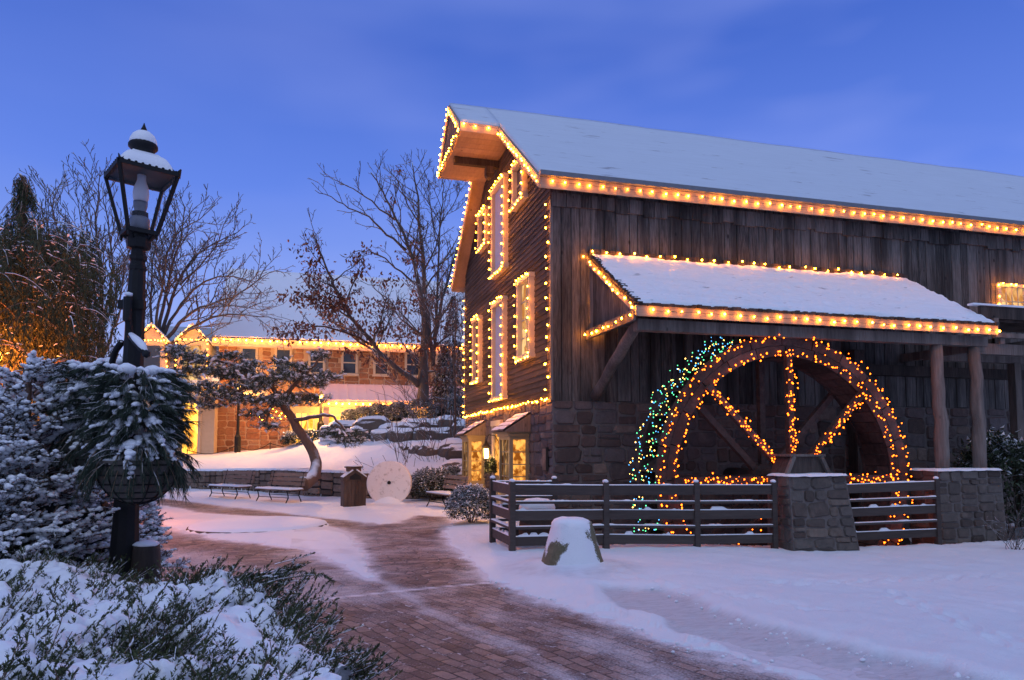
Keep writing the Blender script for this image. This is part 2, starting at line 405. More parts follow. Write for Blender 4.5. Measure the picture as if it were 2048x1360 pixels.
# ================================================================== TERRAIN
W_, ZS, ZG, ZE, ZR = 9.6, 2.80, 2.91, 7.73, 11.665       # barn width, stone top (side, gable), eave, ridge
RO, EO, HH, HB, ZW, ZP, PD = .42, .443, 1.494, 1.683, 6.20, 4.25, 2.535
XL = 24.0
YB = 27.0                                                   # facade plane of the far stone house
_wu = np.array([-.9, -.55, -.51, -.476, -.405, -.327, -.285, -.229, -.137, -.066, .0])
_wd = np.array([40, 34, 33, 31, 29.5, 27.5, 25.8, 24.8, 24.3, 24.2, 24.2])
_ctl = [(300, 925, 35), (350, 938, 32), (450, 940, 30.2), (540, 942, 28), (620, 943, 26.3), (700, 944, 25.3), (830, 946, 24.8), (925, 946, 24.7),
        (400, 908, 39), (520, 901, 38), (640, 894, 36), (700, 889, 33), (780, 892, 30), (640, 918, 30), (760, 918, 27.5), (520, 922, 32), (860, 924, 26.3), (930, 926, 26),
        (800, 888, 28.4), (930, 887, 27.6), (690, 887, 31.5), (800, 885, 31.5), (930, 882, 31.5), (700, 857, 33.4), (800, 852, 33.4), (930, 846, 33.4),
        (760, 846, 35.5), (850, 843, 35.5), (920, 838, 37), (640, 872, 35.6), (450, 902, 43), (600, 897, 43), (300, 905, 45), (0, 905, 50), (750, 880, 43), (900, 870, 44),
        (1100, 860, 40), (1500, 870, 45), (0, 935, 36), (-400, 935, 40), (500, 893, 70), (1200, 885, 70), (-500, 893, 80), (2400, 880, 60), (600, 894, 110), (3000, 890, 110), (-1200, 894, 110)]
_cp = np.array([at(a, b, c/ (ray(a, b)@FH)) for a, b, c in _ctl])
def _fit(cp, z):
    s, d = sdp(cp); A = np.hypot(s[:, None]-s[None], d[:, None]-d[None]); n = len(s)
    K = np.zeros((n+1, n+1)); K[:n, :n] = A; K[n, :n] = K[:n, n] = 1
    w = np.linalg.solve(K, np.append(z, 0)); return s, d, w
_rb = _fit(_cp, _cp[:, 2])
def _ev(rb, s, d):
    o = np.full(np.shape(s), rb[2][-1])
    for k in range(len(rb[0])): o = o+rb[2][k]*np.hypot(s-rb[0][k], d-rb[1][k])
    return o
# the planted bed in front (juniper ground); heights of the juniper canopy
_jc = [(40, 1115, 5.7), (230, 1150, 6.0), (300, 1160, 5.7), (0, 1150, 5.0), (400, 1165, 5.2), (520, 1172, 4.9), (600, 1205, 4.5), (640, 1290, 4.0), (740, 1352, 3.5), (600, 1352, 3.0),
       (400, 1352, 2.7), (0, 1335, 2.4), (200, 1250, 3.5), (450, 1235, 4.1), (-150, 1200, 4), (-150, 1400, 2.2), (700, 1500, 2.3), (300, 1500, 2.0)]
_jp = np.array([at(a, b, c) for a, b, c in _jc]); _rj = _fit(_jp, _jp[:, 2])
def canopy(s, d): return _ev(_rj, s, d)
def poly_sd(x, y, P):                       # signed distance, positive inside
    P = np.asarray(P)[:, :2]; dd = np.full(np.shape(x), 1e9); ins = np.zeros(np.shape(x), bool)
    for i in range(len(P)):
        ax, ay = P[i]; bx, by = P[(i+1) % len(P)]
        vx, vy = bx-ax, by-ay; L = vx*vx+vy*vy+1e-12
        t = np.clip(((x-ax)*vx+(y-ay)*vy)/L, 0, 1); dd = np.minimum(dd, np.hypot(x-ax-t*vx, y-ay-t*vy))
        c = (ay > y) != (by > y); ins ^= c & (x < (bx-ax)*(y-ay)/(by-ay+1e-12)+ax)
    return np.where(ins, dd, -dd)
def line_d(x, y, P):
    P = np.asarray(P)[:, :2]; dd = np.full(np.shape(x), 1e9)
    for i in range(len(P)-1):
        ax, ay = P[i]; vx, vy = P[i+1]-P[i]; L = vx*vx+vy*vy
        t = np.clip(((x-ax)*vx+(y-ay)*vy)/L, 0, 1); dd = np.minimum(dd, np.hypot(x-ax-t*vx, y-ay-t*vy))
    return dd
def GP(l): return np.array([onz(a, b)[:2] for a, b in l])
_bedp = np.array([fromsd(s, d) for s, d in ((-9, 7.6), (-3.35, 7.4), (-2.75, 6.6), (-2.35, 5.8), (-1.7, 5.3), (-1.2, 4.6), (-.75, 3.8), (-.45, 3.0), (-.35, 1.5), (-.4, -1), (-9, -1))])
BRICK = np.vstack([GP([(100, 965), (200, 975), (300, 992), (345, 998), (450, 1012), (560, 1024), (650, 1035), (720, 1042), (760, 1048), (790, 1046), (835, 1030), (900, 1034), (908, 1050), (893, 1063), (905, 1090),
    (950, 1130), (985, 1160), (1060, 1190), (1160, 1220), (1250, 1250), (1350, 1285), (1450, 1310), (1560, 1340), (1680, 1378), (1900, 1450)]),
    np.array([fromsd(3.4, 2.0), fromsd(4, -3), fromsd(-6, -3), fromsd(-9, 8)])])
ISL = GP([(200, 1000), (330, 1012), (400, 1026), (480, 1032), (560, 1034), (620, 1042), (690, 1066), (715, 1088), (731, 1120), (738, 1158), (690, 1132), (610, 1097), (520, 1087), (440, 1079), (380, 1064), (320, 1046), (200, 1030)])
def base_z(x, y):
    s, d = sdp(np.stack([x, y], -1)); u = s/np.maximum(d, .5)
    z = -.25*ss((x+1)/8)
    wd = np.interp(u, _wu, _wd)+.12
    back = _ev(_rb, s, d)
    isb = (d > wd) & (u < 0)
    z = np.where(isb, back, z)
    far = ss((y-10)/4)*(u >= 0); z = z*(1-far)+far*np.maximum(back, 1.5)
    z = z+0.0
    # pit of the wheel
    z = np.where((x > -.35) & (x < 11.5) & (y > -2.72) & (y < -.02), -2.2, z)
    z = np.where((x > -.02) & (x < XL) & (y >= -.02) & (y < W_+.02), -.3, z)
    # bed
    b = poly_sd(x, y, _bedp); can = np.clip(canopy(s, d)-.40, .05, .75)
    z = np.where(b > 0, ss(b/.45)*can+z, z)
    return z, b
ELL = np.array(onz(520, 1052)[:2])          # the low round slab in the island of snow
def snow_state(x, y):
    n = fbm(x*1.1+3, y*1.1, 4)-.5; n2 = fbm(x*6, y*6, 3)-.5
    b = poly_sd(x, y, BRICK); i = poly_sd(x, y, ISL)
    m = np.maximum(-b, i)                    # positive where snow lies
    m = m+n*.22+n2*.26
    return m
def build_ground():
    nA = 900
    a = np.concatenate([np.radians(np.linspace(-180, -42, 60, endpoint=False)), np.radians(np.linspace(-42, 42, nA, endpoint=False)), np.radians(np.linspace(42, 180, 61))])
    r = np.concatenate([[.05, .6, 1.2], np.geomspace(1.8, 60, 520), np.geomspace(62, 1500, 40)])
    A, Rr = np.meshgrid(a, r)
    s = Rr*np.sin(A); d = Rr*np.cos(A)
    x = CAM[0]+s*RT[0]+d*FH[0]; y = CAM[1]+s*RT[1]+d*FH[1]
    z, bed = base_z(x, y)
    m = snow_state(x, y)
    near = Rr < 60
    depth = np.where(m > 0, .012+.045*ss(m/.5), -.05*ss(-m/.05)-.004)
    plaza = (np.abs(bed) > 0)*(poly_sd(x, y, BRICK) > -1.2)
    depth = np.where(bed > 0, .03, depth)
    und = (fbm(x*.9, y*.9, 4)-.5)*.10*ss(m/.8)+(fbm(x*5+9, y*5, 3)-.5)*.02*ss(m/.3)
    # the cleared lane worn through the snow on the right
    lane = GP([(1190, 1178), (1330, 1176), (1500, 1250), (1700, 1305), (2100, 1385), (2600, 1480), (2600, 1700), (1900, 1460), (1640, 1365), (1350, 1262), (1230, 1215)])
    ld = poly_sd(x, y, lane)+(fbm(x*2, y*2, 4)-.5)*.35
    packed = ss((ld+.02)/.14); depth = depth-.045*packed*(m > 0)+.03*np.exp(-((ld+.12)/.1)**2)*(m > .15)
    # tyre-narrow ridges in the snow on the right
    for pl in ([(1240, 1142), (1400, 1148), (1600, 1155), (1800, 1172), (2048, 1195)], [(1300, 1152), (1500, 1157), (1700, 1170), (1900, 1188), (2048, 1212)]):
        q = line_d(x, y, GP(pl)); und = und+.022*np.exp(-(q/.07)**2)
    und = und+(fbm(x*3.1+2, y*3.1, 4, .6)-.5)*.035*ss(m/.5)*(x > -2.5)
    fr_ = np.random.default_rng(4)
    for p0, p1, n_ in ((onz(1560, 1170), onz(2040, 1128), 17), (onz(1240, 1160), onz(1700, 1235), 15), (onz(1780, 1185), onz(2040, 1300), 12)):
        dv = (p1-p0)[:2]; L_ = np.hypot(*dv); dv = dv/L_; nv = np.array([-dv[1], dv[0]])
        for k in range(n_):
            c_ = p0[:2]+dv*L_*(k+fr_.uniform(-.2, .2))/n_+nv*(.09*(-1)**k+fr_.normal(0, .03)); a_ = (x-c_[0])*dv[0]+(y-c_[1])*dv[1]; b_ = (x-c_[0])*nv[0]+(y-c_[1])*nv[1]; q2 = (a_/.14)**2+(b_/.065)**2
            und = und-.030*np.exp(-q2*q2)+.010*np.exp(-((np.sqrt(q2)-1.35)/.3)**2)
    z = z+depth+und*near
    st = GP([(620, 1400)])                   # drift at the foot of the stone bollard
    q = np.hypot(x-BOL[0], y-BOL[1]); z = z+.13*np.exp(-(q/.62)**2)
    packed = np.maximum(packed*.9, .75*np.exp(-((q-.75)/.25)**2)*(fbm(x*7, y*7, 3)))
    i_ = poly_sd(x, y, ISL); packed = np.maximum(packed, .45*(i_ > -.3)*ss((fbm(x*1.3+8, y*1.3, 3)-.45)*6)*(x > ELL[0]+.8))
    nr_, nc = x.shape
    V = np.stack([x, y, z], -1).reshape(-1, 3)
    idx = np.arange(nr_*nc).reshape(nr_, nc)
    Fq = np.stack([idx[:-1, :-1], idx[:-1, 1:], idx[1:, 1:], idx[1:, :-1]], -1).reshape(-1, 4)
    me = bpy.data.meshes.new('snowy_ground')
    me.vertices.add(len(V)); me.vertices.foreach_set('co', V.ravel())
    me.loops.add(Fq.size); me.loops.foreach_set('vertex_index', Fq.ravel().astype(np.int32))
    me.polygons.add(len(Fq)); me.polygons.foreach_set('loop_start', np.arange(0, Fq.size, 4, dtype=np.int32))
    me.polygons.foreach_set('use_smooth', np.ones(len(Fq), bool))
    me.update(calc_edges=True)
    at_ = me.attributes.new('packed', 'FLOAT', 'POINT'); at_.data.foreach_set('value', packed.ravel().astype(np.float32))
    me.materials.append(SNOWG)
    o = bpy.data.objects.new('snowy_ground', me); col.objects.link(o); o['kind'] = 'structure'
BOL = np.array([*onz(1143, 1142)[:2]])
build_ground()
mb = MB(); edge_l = GP([(1330, 1176), (1500, 1250), (1700, 1305), (2100, 1385)]); edge_b = GP([(905, 1090), (950, 1130), (985, 1160), (1060, 1190), (1160, 1220), (1250, 1250), (1350, 1285), (1450, 1310), (1560, 1340)])
for pl, n_, sp0 in ((edge_l, 220, .13), (edge_b, 90, .14)):
    P = spaced_xy = np.array([pl[i]+(pl[i+1]-pl[i])*w for i in range(len(pl)-1) for w in np.linspace(0, 1, 60)])
    for k in range(n_):
        p = P[random.randrange(len(P))]+rng.normal(0, sp0, 2); z = -.25*float(ss((p[0]+1)/8)); r_ = abs(rng.normal(0, .009))+.003; mb.blob((p[0], p[1], z+(.03 if pl is edge_l else .010)), (r_*1.2, r_, r_*.8), 1, .3)
o = mb.build('snow_crumbs', SNOW, None, True); o['kind'] = 'stuff'; o['label'] = 'crumbs of snow scattered along the edges of the cleared lane'; o['category'] = 'snow'

def mk_paving():
    m, ns, ls, b = nodes('brick_paving')
    g0, g1 = onz(883, 1259), onz(1147, 1358); ang = math.atan2(g1[1]-g0[1], g1[0]-g0[0])
    t = ns.new('ShaderNodeTexCoord')
    nw = ns.new('ShaderNodeTexNoise'); nw.inputs['Scale'].default_value = .5; nw.inputs['Detail'].default_value = 2; ls.new(t.outputs['Object'], nw.inputs['Vector'])
    wa = ns.new('ShaderNodeVectorMath'); wa.operation = 'SCALE'; wa.inputs[3].default_value = .35
    sb = ns.new('ShaderNodeVectorMath'); sb.operation = 'SUBTRACT'; ls.new(nw.outputs['Color'], sb.inputs[0]); sb.inputs[1].default_value = (.5, .5, .5); ls.new(sb.outputs[0], wa.inputs[0])
    ad1 = ns.new('ShaderNodeVectorMath'); ad1.operation = 'ADD'; ls.new(t.outputs['Object'], ad1.inputs[0]); ls.new(wa.outputs[0], ad1.inputs[1])
    nw2 = ns.new('ShaderNodeTexNoise'); nw2.inputs['Scale'].default_value = 7; ls.new(t.outputs['Object'], nw2.inputs['Vector'])
    wb = ns.new('ShaderNodeVectorMath'); wb.operation = 'SCALE'; wb.inputs[3].default_value = .035; ls.new(nw2.outputs['Color'], wb.inputs[0])
    ad2 = ns.new('ShaderNodeVectorMath'); ad2.operation = 'ADD'; ls.new(ad1.outputs[0], ad2.inputs[0]); ls.new(wb.outputs[0], ad2.inputs[1])
    mp_ = ns.new('ShaderNodeMapping'); mp_.inputs['Rotation'].default_value = (0, 0, -ang); ls.new(ad2.outputs[0], mp_.inputs[0])
    # mapping rotates the vector, so the rows run along the chosen direction
    br = ns.new('ShaderNodeTexBrick'); br.inputs['Scale'].default_value = 1; br.inputs['Brick Width'].default_value = .235; br.inputs['Row Height'].default_value = .118
    br.inputs['Mortar Size'].default_value = .011; br.inputs['Mortar Smooth'].default_value = .4; br.inputs['Bias'].default_value = 0
    br.inputs['Color1'].default_value = (0, 0, 0, 1); br.inputs['Color2'].default_value = (1, 1, 1, 1); br.inputs['Mortar'].default_value = (.5, .5, .5, 1)
    ls.new(mp_.outputs[0], br.inputs['Vector'])
    vo = ns.new('ShaderNodeTexVoronoi'); vo.inputs['Scale'].default_value = 5.2; vo.feature = 'F1'; vs = ns.new('ShaderNodeMapping'); vs.inputs['Scale'].default_value = (.8, 1.2, 1); ls.new(ad2.outputs[0], vs.inputs[0]); ls.new(vs.outputs[0], vo.inputs['Vector'])
    ve = ns.new('ShaderNodeTexVoronoi'); ve.inputs['Scale'].default_value = 5.2; ve.feature = 'DISTANCE_TO_EDGE'; ls.new(vs.outputs[0], ve.inputs['Vector'])
    zone = attr(ns, 'zone')
    sepc = ns.new('ShaderNodeSeparateColor'); ls.new(vo.outputs['Color'], sepc.inputs[0])
    def mf(a, b2):
        q = ns.new('ShaderNodeMix'); q.data_type = 'FLOAT'; ls.new(zone, q.inputs[0]); ls.new(a, q.inputs[2]); ls.new(b2, q.inputs[3]); return q.outputs[0]
    var = mf(br.outputs['Color'], sepc.outputs[0])
    joint = mf(br.outputs['Fac'], maprange(ns, ls, ve.outputs['Distance'], .01, .06, 1, 0))
    v = t.outputs['Object']; n1 = noise(ns, ls, v, 1.1, 6, .65); n2 = noise(ns, ls, v, 45, 4, .7); n3 = noise(ns, ls, v, 6, 5, .7)
    c = mixrgb(ns, ls, var, (.075, .05, .044), (.31, .21, .175)); c = mixrgb(ns, ls, maprange(ns, ls, n3, .4, .7, 0, .5), c, (.13, .075, .07))
    c = mixrgb(ns, ls, maprange(ns, ls, joint, 0, 1, 0, .96), c, (.02, .014, .016))
    # frost and trodden-in snow: thicker near the snow edges ('dust'), speckles everywhere, white in some joints
    du = attr(ns, 'dust')
    sc1 = ns.new('ShaderNodeMath'); sc1.operation = 'MULTIPLY_ADD'; ls.new(n2, sc1.inputs[0]); sc1.inputs[1].default_value = .75; ls.new(du, sc1.inputs[2])
    sc2 = ns.new('ShaderNodeMath'); sc2.operation = 'MULTIPLY_ADD'; ls.new(n1, sc2.inputs[0]); sc2.inputs[1].default_value = .65; ls.new(sc1.outputs[0], sc2.inputs[2])
    f = maprange(ns, ls, sc2.outputs[0], .80, 1.22, .02, .95)
    fj = ns.new('ShaderNodeMath'); fj.operation = 'MULTIPLY'; ls.new(joint, fj.inputs[0]); ls.new(maprange(ns, ls, n3, .56, .64, 0, .9), fj.inputs[1])
    mx = ns.new('ShaderNodeMath'); mx.operation = 'MAXIMUM'; ls.new(f, mx.inputs[0]); ls.new(fj.outputs[0], mx.inputs[1])
    c = mixrgb(ns, ls, mx.outputs[0], c, (.72, .70, .74))
    ls.new(c, b.inputs['Base Color']); b.inputs['Specular IOR Level'].default_value = .35
    ls.new(maprange(ns, ls, n3, .3, .7, .45, .8), b.inputs['Roughness'])
    h = ns.new('ShaderNodeMath'); h.operation = 'MULTIPLY_ADD'; ls.new(joint, h.inputs[0]); h.inputs[1].default_value = -1.2; ls.new(n2, h.inputs[2])
    bump(ns, ls, b, h.outputs[0], .8, .015); return m
def build_paving():
    a = np.radians(np.linspace(-44, 44, 560)); r = np.geomspace(1.6, 36, 330)
    A, Rr = np.meshgrid(a, r); s = Rr*np.sin(A); d = Rr*np.cos(A)
    x = CAM[0]+s*RT[0]+d*FH[0]; y = CAM[1]+s*RT[1]+d*FH[1]
    z = -.25*ss((x+1)/8)
    m = snow_state(x, y); u = s/d; wd = np.interp(u, _wu, _wd)
    b = poly_sd(x, y, BRICK); bed = poly_sd(x, y, _bedp)
    keep = (b > -.6) & (bed < .1) & (d < wd-.3)
    dust = .62*np.exp(np.minimum(m, 0)/.10)+.12*np.exp(np.minimum(m, 0)/.6)+.07+.30*(fbm(x*.8+3, y*.8, 3)-.45)
    for pl, w, k in (([(735, 1150), (800, 1180), (860, 1225), (960, 1265), (1050, 1300), (1120, 1345), (1200, 1400)], .10, .20), ([(600, 1204), (760, 1186), (900, 1172), (1010, 1163)], .035, .40),
                     ([(990, 1235), (1150, 1265), (1300, 1330), (1400, 1400)], .2, .16), ([(340, 1110), (560, 1150), (700, 1180)], .5, .16), ([(850, 1240), (990, 1290), (1150, 1370)], .06, .12)):
        q = line_d(x, y, GP(pl))+(fbm(x*3, y*3, 3)-.5)*w; dust = dust+k*np.exp(-(q/w)**2)
    g = GP([(560, 1208), (760, 1186), (900, 1172), (1040, 1160)])
    t = (g[-1]-g[0]); t /= np.hypot(*t); zone = ((x-g[0][0])*(-t[1])+(y-g[0][1])*t[0]) > 0
    idx = np.arange(x.size).reshape(x.shape); kq = keep[:-1, :-1] & keep[:-1, 1:] & keep[1:, 1:] & keep[1:, :-1]
    Fq = np.stack([idx[:-1, :-1], idx[:-1, 1:], idx[1:, 1:], idx[1:, :-1]], -1)[kq]
    V = np.stack([x, y, z], -1).reshape(-1, 3); used, inv = np.unique(Fq, return_inverse=True); V = V[used]; Fq = inv.reshape(-1, 4)
    me = bpy.data.meshes.new('brick_paving'); me.from_pydata(V.tolist(), [], Fq.tolist())
    for nm, arr in (('dust', dust), ('zone', zone)):
        t_ = me.attributes.new(nm, 'FLOAT', 'POINT'); t_.data.foreach_set('value', arr.ravel()[used].astype(np.float32))
    me.materials.append(mk_paving()); me.update()
    o = bpy.data.objects.new('brick_paving', me); col.objects.link(o); o['kind'] = 'structure'
build_paving()

# ================================================================== STONE FACES
def split_rect(x0, y0, x1, y1, mx, mn, out, rnd=random):
    w, h = x1-x0, y1-y0
    if (w <= mx and h <= mx*.55 and rnd.random() > .12) or (w < 2*mn and h < 2*mn*.6):
        out.append((x0, y0, x1, y1)); return
    if h > .5*w and h > 1.2*mn*.6*1.6 or w < 2*mn:
        c = y0+h*rnd.uniform(.33, .67); split_rect(x0, y0, x1, c, mx, mn, out, rnd); split_rect(x0, c, x1, y1, mx, mn, out, rnd)
    else:
        c = x0+w*rnd.uniform(.33, .67); split_rect(x0, y0, c, y1, mx, mn, out, rnd); split_rect(c, y0, x1, y1, mx, mn, out, rnd)
def stone_face(mb, o, u, v, w, h, nrm, mx=.5, mn=.17, gap=.012, proud=.03, holes=(), top=None, rnd=random):
    """irregular rubble stones over the rectangle o + u*[0,w] + v*[0,h]; top(uu) limits the height"""
    o, u, v, nrm = [np.asarray(q, float) for q in (o, u, v, nrm)]
    cells = []
    ny = max(1, int(round(h/(mx*1.3)))); nx = max(1, int(round(w/(mx*2.6))))
    for j in range(ny):
        for i in range(nx):
            split_rect(w*i/nx, h*j/ny, w*(i+1)/nx, h*(j+1)/ny, mx, mn, cells, rnd)
    for (a, b, c, d) in cells:
        cx, cy = (a+c)/2, (b+d)/2
        if any(hx0 < cx < hx1 and hy0 < cy < hy1 for hx0, hy0, hx1, hy1 in holes): continue
        if top is not None and d > top(cx): continue
        g = gap*rnd.uniform(.6, 1.8); a += g; b += g*.8; c -= g; d -= g*.8
        k = min(c-a, d-b)*rnd.uniform(.10, .26)
        pts = [(a+k, b), (c-k, b), (c, b+k), (c, d-k), (c-k, d), (a+k, d), (a, d-k), (a, b+k)]
        j_ = k*.42
        pts = np.array([(p+rnd.uniform(-j_, j_), q+rnd.uniform(-j_, j_)) for p, q in pts])
        cen = pts.mean(0); pr = proud*rnd.uniform(.5, 1.5)
        inn = cen+(pts-cen)*.86
        V = [o+u*p+v*q for p, q in pts]+[o+u*p+v*q+nrm*pr for p, q in inn]
        fs = [tuple(range(8, 16))]+[(i, (i+1) % 8, 8+(i+1) % 8, 8+i) for i in range(8)]
        mb.add(V, fs, rnd.random())

# ================================================================== STRING LIGHTS
def bulb_mesh(mat, r, name='bulb'):
    mb = MB(); v, f = ICO[1]; w = v*r; w[:, 2] *= 1.25; mb.add(w, f); 
    o = mb.build(name, mat, None, True); me = o.data; bpy.data.objects.remove(o); return me
BM = bulb_mesh(BULB, .0215); BMF = bulb_mesh(FARB, .037); BMD = bulb_mesh(DORB, .034); MM = bulb_mesh(MINI, .0155); MMB = [bulb_mesh(q, .0115) for q in (MBLUE, MGRN, MYEL)]; MMR = bulb_mesh(MRED, .036)
def spaced(pts, step):
    pts = np.asarray(pts, float); L = np.r_[0, np.cumsum(np.linalg.norm(np.diff(pts, axis=0), axis=1))]
    n = max(2, int(round(L[-1]/step))+1); t = np.linspace(0, L[-1], n)
    return np.stack([np.interp(t, L, pts[:, k]) for k in range(3)], 1)
def string_lights(label, pts, step=.3, jit=.012, mesh=None, r=.0035, group='strings of warm bulbs on the barn', scatter=0, cat='string lights', gap=None, name='string_lights'):
    pts = np.asarray(pts, float)
    root = thing(name, label, cat, pts[0], group); o = pts[0]
    P = spaced(pts, step)
    wire = MB(); wp = spaced(pts, step/2)+rng.normal(0, jit*.5, (len(spaced(pts, step/2)), 3)); wire.tube(wp, r, 4); wire.build('wire', BLACK, root)
    P = P+rng.normal(0, jit, P.shape)
    if step > .15: P = P+(np.roll(P, 1, 0)-P)*rng.uniform(-.12, .12, (len(P), 1))*np.r_[0, np.ones(len(P)-2), 0][:, None]
    if scatter: P = P+rng.normal(0, scatter, P.shape)
    for k, p in enumerate(P[:100]):
        if gap and k in gap: continue
        me = (mesh if mesh is not None else BM)
        if isinstance(me, list): me = random.choices(me, (3, 4, 4))[0]
        b = bpy.data.objects.new('bulb', me); col.objects.link(b); b.parent = root; b.location = p-o
        b.rotation_euler = (random.uniform(-.6, .6), random.uniform(-.6, .6), 0)
        q_ = random.choice((.7, .85, 1, 1, 1.12)); b.scale = (q_, q_, q_)
    return root

# ================================================================== BARN
barn = thing('barn', 'weathered wooden mill barn with stone base and snowy roof behind the water wheel', 'barn', (0, 0, -.3))
SL = (ZR-ZE)/(W_/2+EO)
def roof_z(y, drop=0): return ZR-abs(y-W_/2)*SL-drop
# stone base
mb = MB(); mb.box((0.0, 0.0, -2.4), (XL, .35, ZS)); mb.box((0.0, .35, -2.4), (.35, W_, ZG)); mb.box((.35, W_-.35, -2.4), (XL, W_, ZG)); mb.build('mortar_base', MORT, barn)
mb = MB()
random.seed(3)
stone_face(mb, (0.0, 0, -2.3), (1, 0, 0), (0, 0, 1), 16, ZS+2.3, (0, -1, 0), .75, .24, .014, .035)
stone_face(mb, (0, 0, -.2), (0, 1, 0), (0, 0, 1), W_, ZG+.2, (-1, 0, 0), .6, .2, .014, .03, holes=((4.25, -1, 5.5, 2.45),))
mb.build('stone_wall', STONE, barn)
# gable clapboards (thin wedges, each one lap proud of the one below)
mb = MB(); lap = .135; z = ZG
while z < ZR-.3:
    zt = z+lap+.02
    def yr(zz):
        q = (ZR-.16-zz)/SL; return max(-0.0, W_/2-q), min(W_, W_/2+q)
    a0, a1 = yr(z+lap); 
    if a1-a0 < .1: break
    cuts = [a0]+sorted(random.uniform(a0, a1) for _ in range(max(0, int((a1-a0)/3.2))))+[a1]
    for c0, c1 in zip(cuts[:-1], cuts[1:]):
        c1 -= .004
        v = [(-.045, c0, z), (-.045, c1, z), (-.018, c1, zt), (-.018, c0, zt), (0.0, c0, z), (0.0, c1, z), (0.0, c1, zt), (0.0, c0, zt)]
        mb.add(v, [(0, 1, 2, 3), (0, 4, 5, 1), (0, 3, 7, 4), (1, 5, 6, 2)])
    z += lap
mb.build('gable_siding', CLAP, barn)
mb = MB(); mb.prism([(0.004, 0, ZG), (0.004, W_, ZG), (0.004, W_, roof_z(W_)-.2), (0.004, W_/2, ZR-.3), (0.004, 0, roof_z(0)-.2)], (.2, 0, 0)); mb.build('gable_wall', WOODD, barn)
# corner boards
mb = MB(); mb.box((-.05, -.05, ZS+.01), (-.0, .06, ZE-.45)); mb.build('corner_board', WOODG, barn); mb = MB(); mb.box((-.052, W_-.08, ZG+.01), (0, W_+.03, ZE-.45)); mb.build('corner_board', WOODG, barn)
# long side: upright boards
mb = MB(); x = 0.002
while x < XL:
    w = random.uniform(.20, .34); o_ = random.uniform(.012, .034); zt = roof_z(0)-.25
    if x+w > XL: w = XL-x
    # chamfered board
    a, b_ = x+.004, x+w-.004; zb = ZS+.002+random.uniform(-.02, .02)
    v = [(a, 0, zb), (a+.008, -o_, zb), (b_-.008, -o_, zb), (b_, 0, zb)]
    v = v+[(p, q, zt) for p, q, _ in v]
    mb.add(v, [(0, 4, 5, 1), (1, 5, 6, 2), (2, 6, 7, 3), (0, 1, 2, 3)])
    x += w
mb.build('side_wall', WOODG, barn)
mb = MB(); mb.box((.0, .0, ZS), (XL, .2, roof_z(0)-.25)); mb.build('side_wall_backing', DARKJ, barn)
mb = MB(); x = -.03
while x < XL:
    w = random.uniform(.24, .36); mb.box((x+.006, -.085-random.uniform(0, .012), ZE-.62+random.uniform(-.05, .05)), (x+w-.006, -.045, ZE-.3)); x += w
mb.build('frieze_boards', WOODG, barn)
# main roof
def slope_slab(mb, x0, x1, y0, y1, t0, t1, sub=1, rnd=0.5):
    """between drop t0 (top) and t1 (bottom) under the roof surface, y0..y1 on one slope"""
    z = lambda y, t: roof_z(y)-t
    v = [(x0, y0, z(y0, t0)), (x1, y0, z(y0, t0)), (x1, y1, z(y1, t0)), (x0, y1, z(y1, t0)), (x0, y0, z(y0, t1)), (x1, y0, z(y0, t1)), (x1, y1, z(y1, t1)), (x0, y1, z(y1, t1))]
    mb.add(v, BF, rnd)
mid = W_/2
roof = MB()
slope_slab(roof, -RO, XL+.4, -EO, mid, .085, .20); slope_slab(roof, -RO, XL+.4, mid, W_+EO, .085, .20)
slope_slab(roof, -HH, -RO, mid-HB, mid, .085, .20); slope_slab(roof, -HH, -RO, mid, mid+HB, .085, .20)
roof = roof.build('roof', SOFFIT, barn)
def snow_slab(mb, x0, x1, y0, y1, nx, ny, t=.085, amp=.03):
    X, Y = np.meshgrid(np.linspace(x0, x1, nx), np.linspace(y0, y1, ny)); 
    Z = ZR-np.abs(Y-mid)*SL+(fbm(X*.8+50, Y*.8+9, 4)-.5)*amp*2
    rag = (fbm(X*3, Y*3+50, 3)-.5)
    nr_, nc = X.shape; top = np.stack([X, Y, Z], -1); bot = top.copy(); bot[..., 2] = ZR-np.abs(Y-mid)*SL-t-.001
    V = np.vstack([top.reshape(-1, 3), bot.reshape(-1, 3)]); n = nr_*nc; idx = np.arange(n).reshape(nr_, nc)
    fs = np.stack([idx[:-1, :-1], idx[:-1, 1:], idx[1:, 1:], idx[1:, :-1]], -1).reshape(-1, 4).tolist()
    ring = list(idx[0, :])+list(idx[1:, -1])+list(idx[-1, ::-1][1:])+list(idx[::-1, 0][1:-1])
    for i in range(len(ring)): a, b = ring[i], ring[(i+1) % len(ring)]; fs.append((a, a+n, b+n, b))
    mb.add(V, fs)
mb = MB()
snow_slab(mb, -RO+.02, XL+.4, -EO+.03, mid, 260, 24); snow_slab(mb, -RO+.02, XL+.4, mid, W_+EO-.02, 40, 12)
snow_slab(mb, -HH+.02, -RO+.02, mid-HB+.02, mid, 8, 8); snow_slab(mb, -HH+.02, -RO+.02, mid, mid+HB-.02, 8, 8)
mb.build('snow_cover', SNOWR, roof, True)
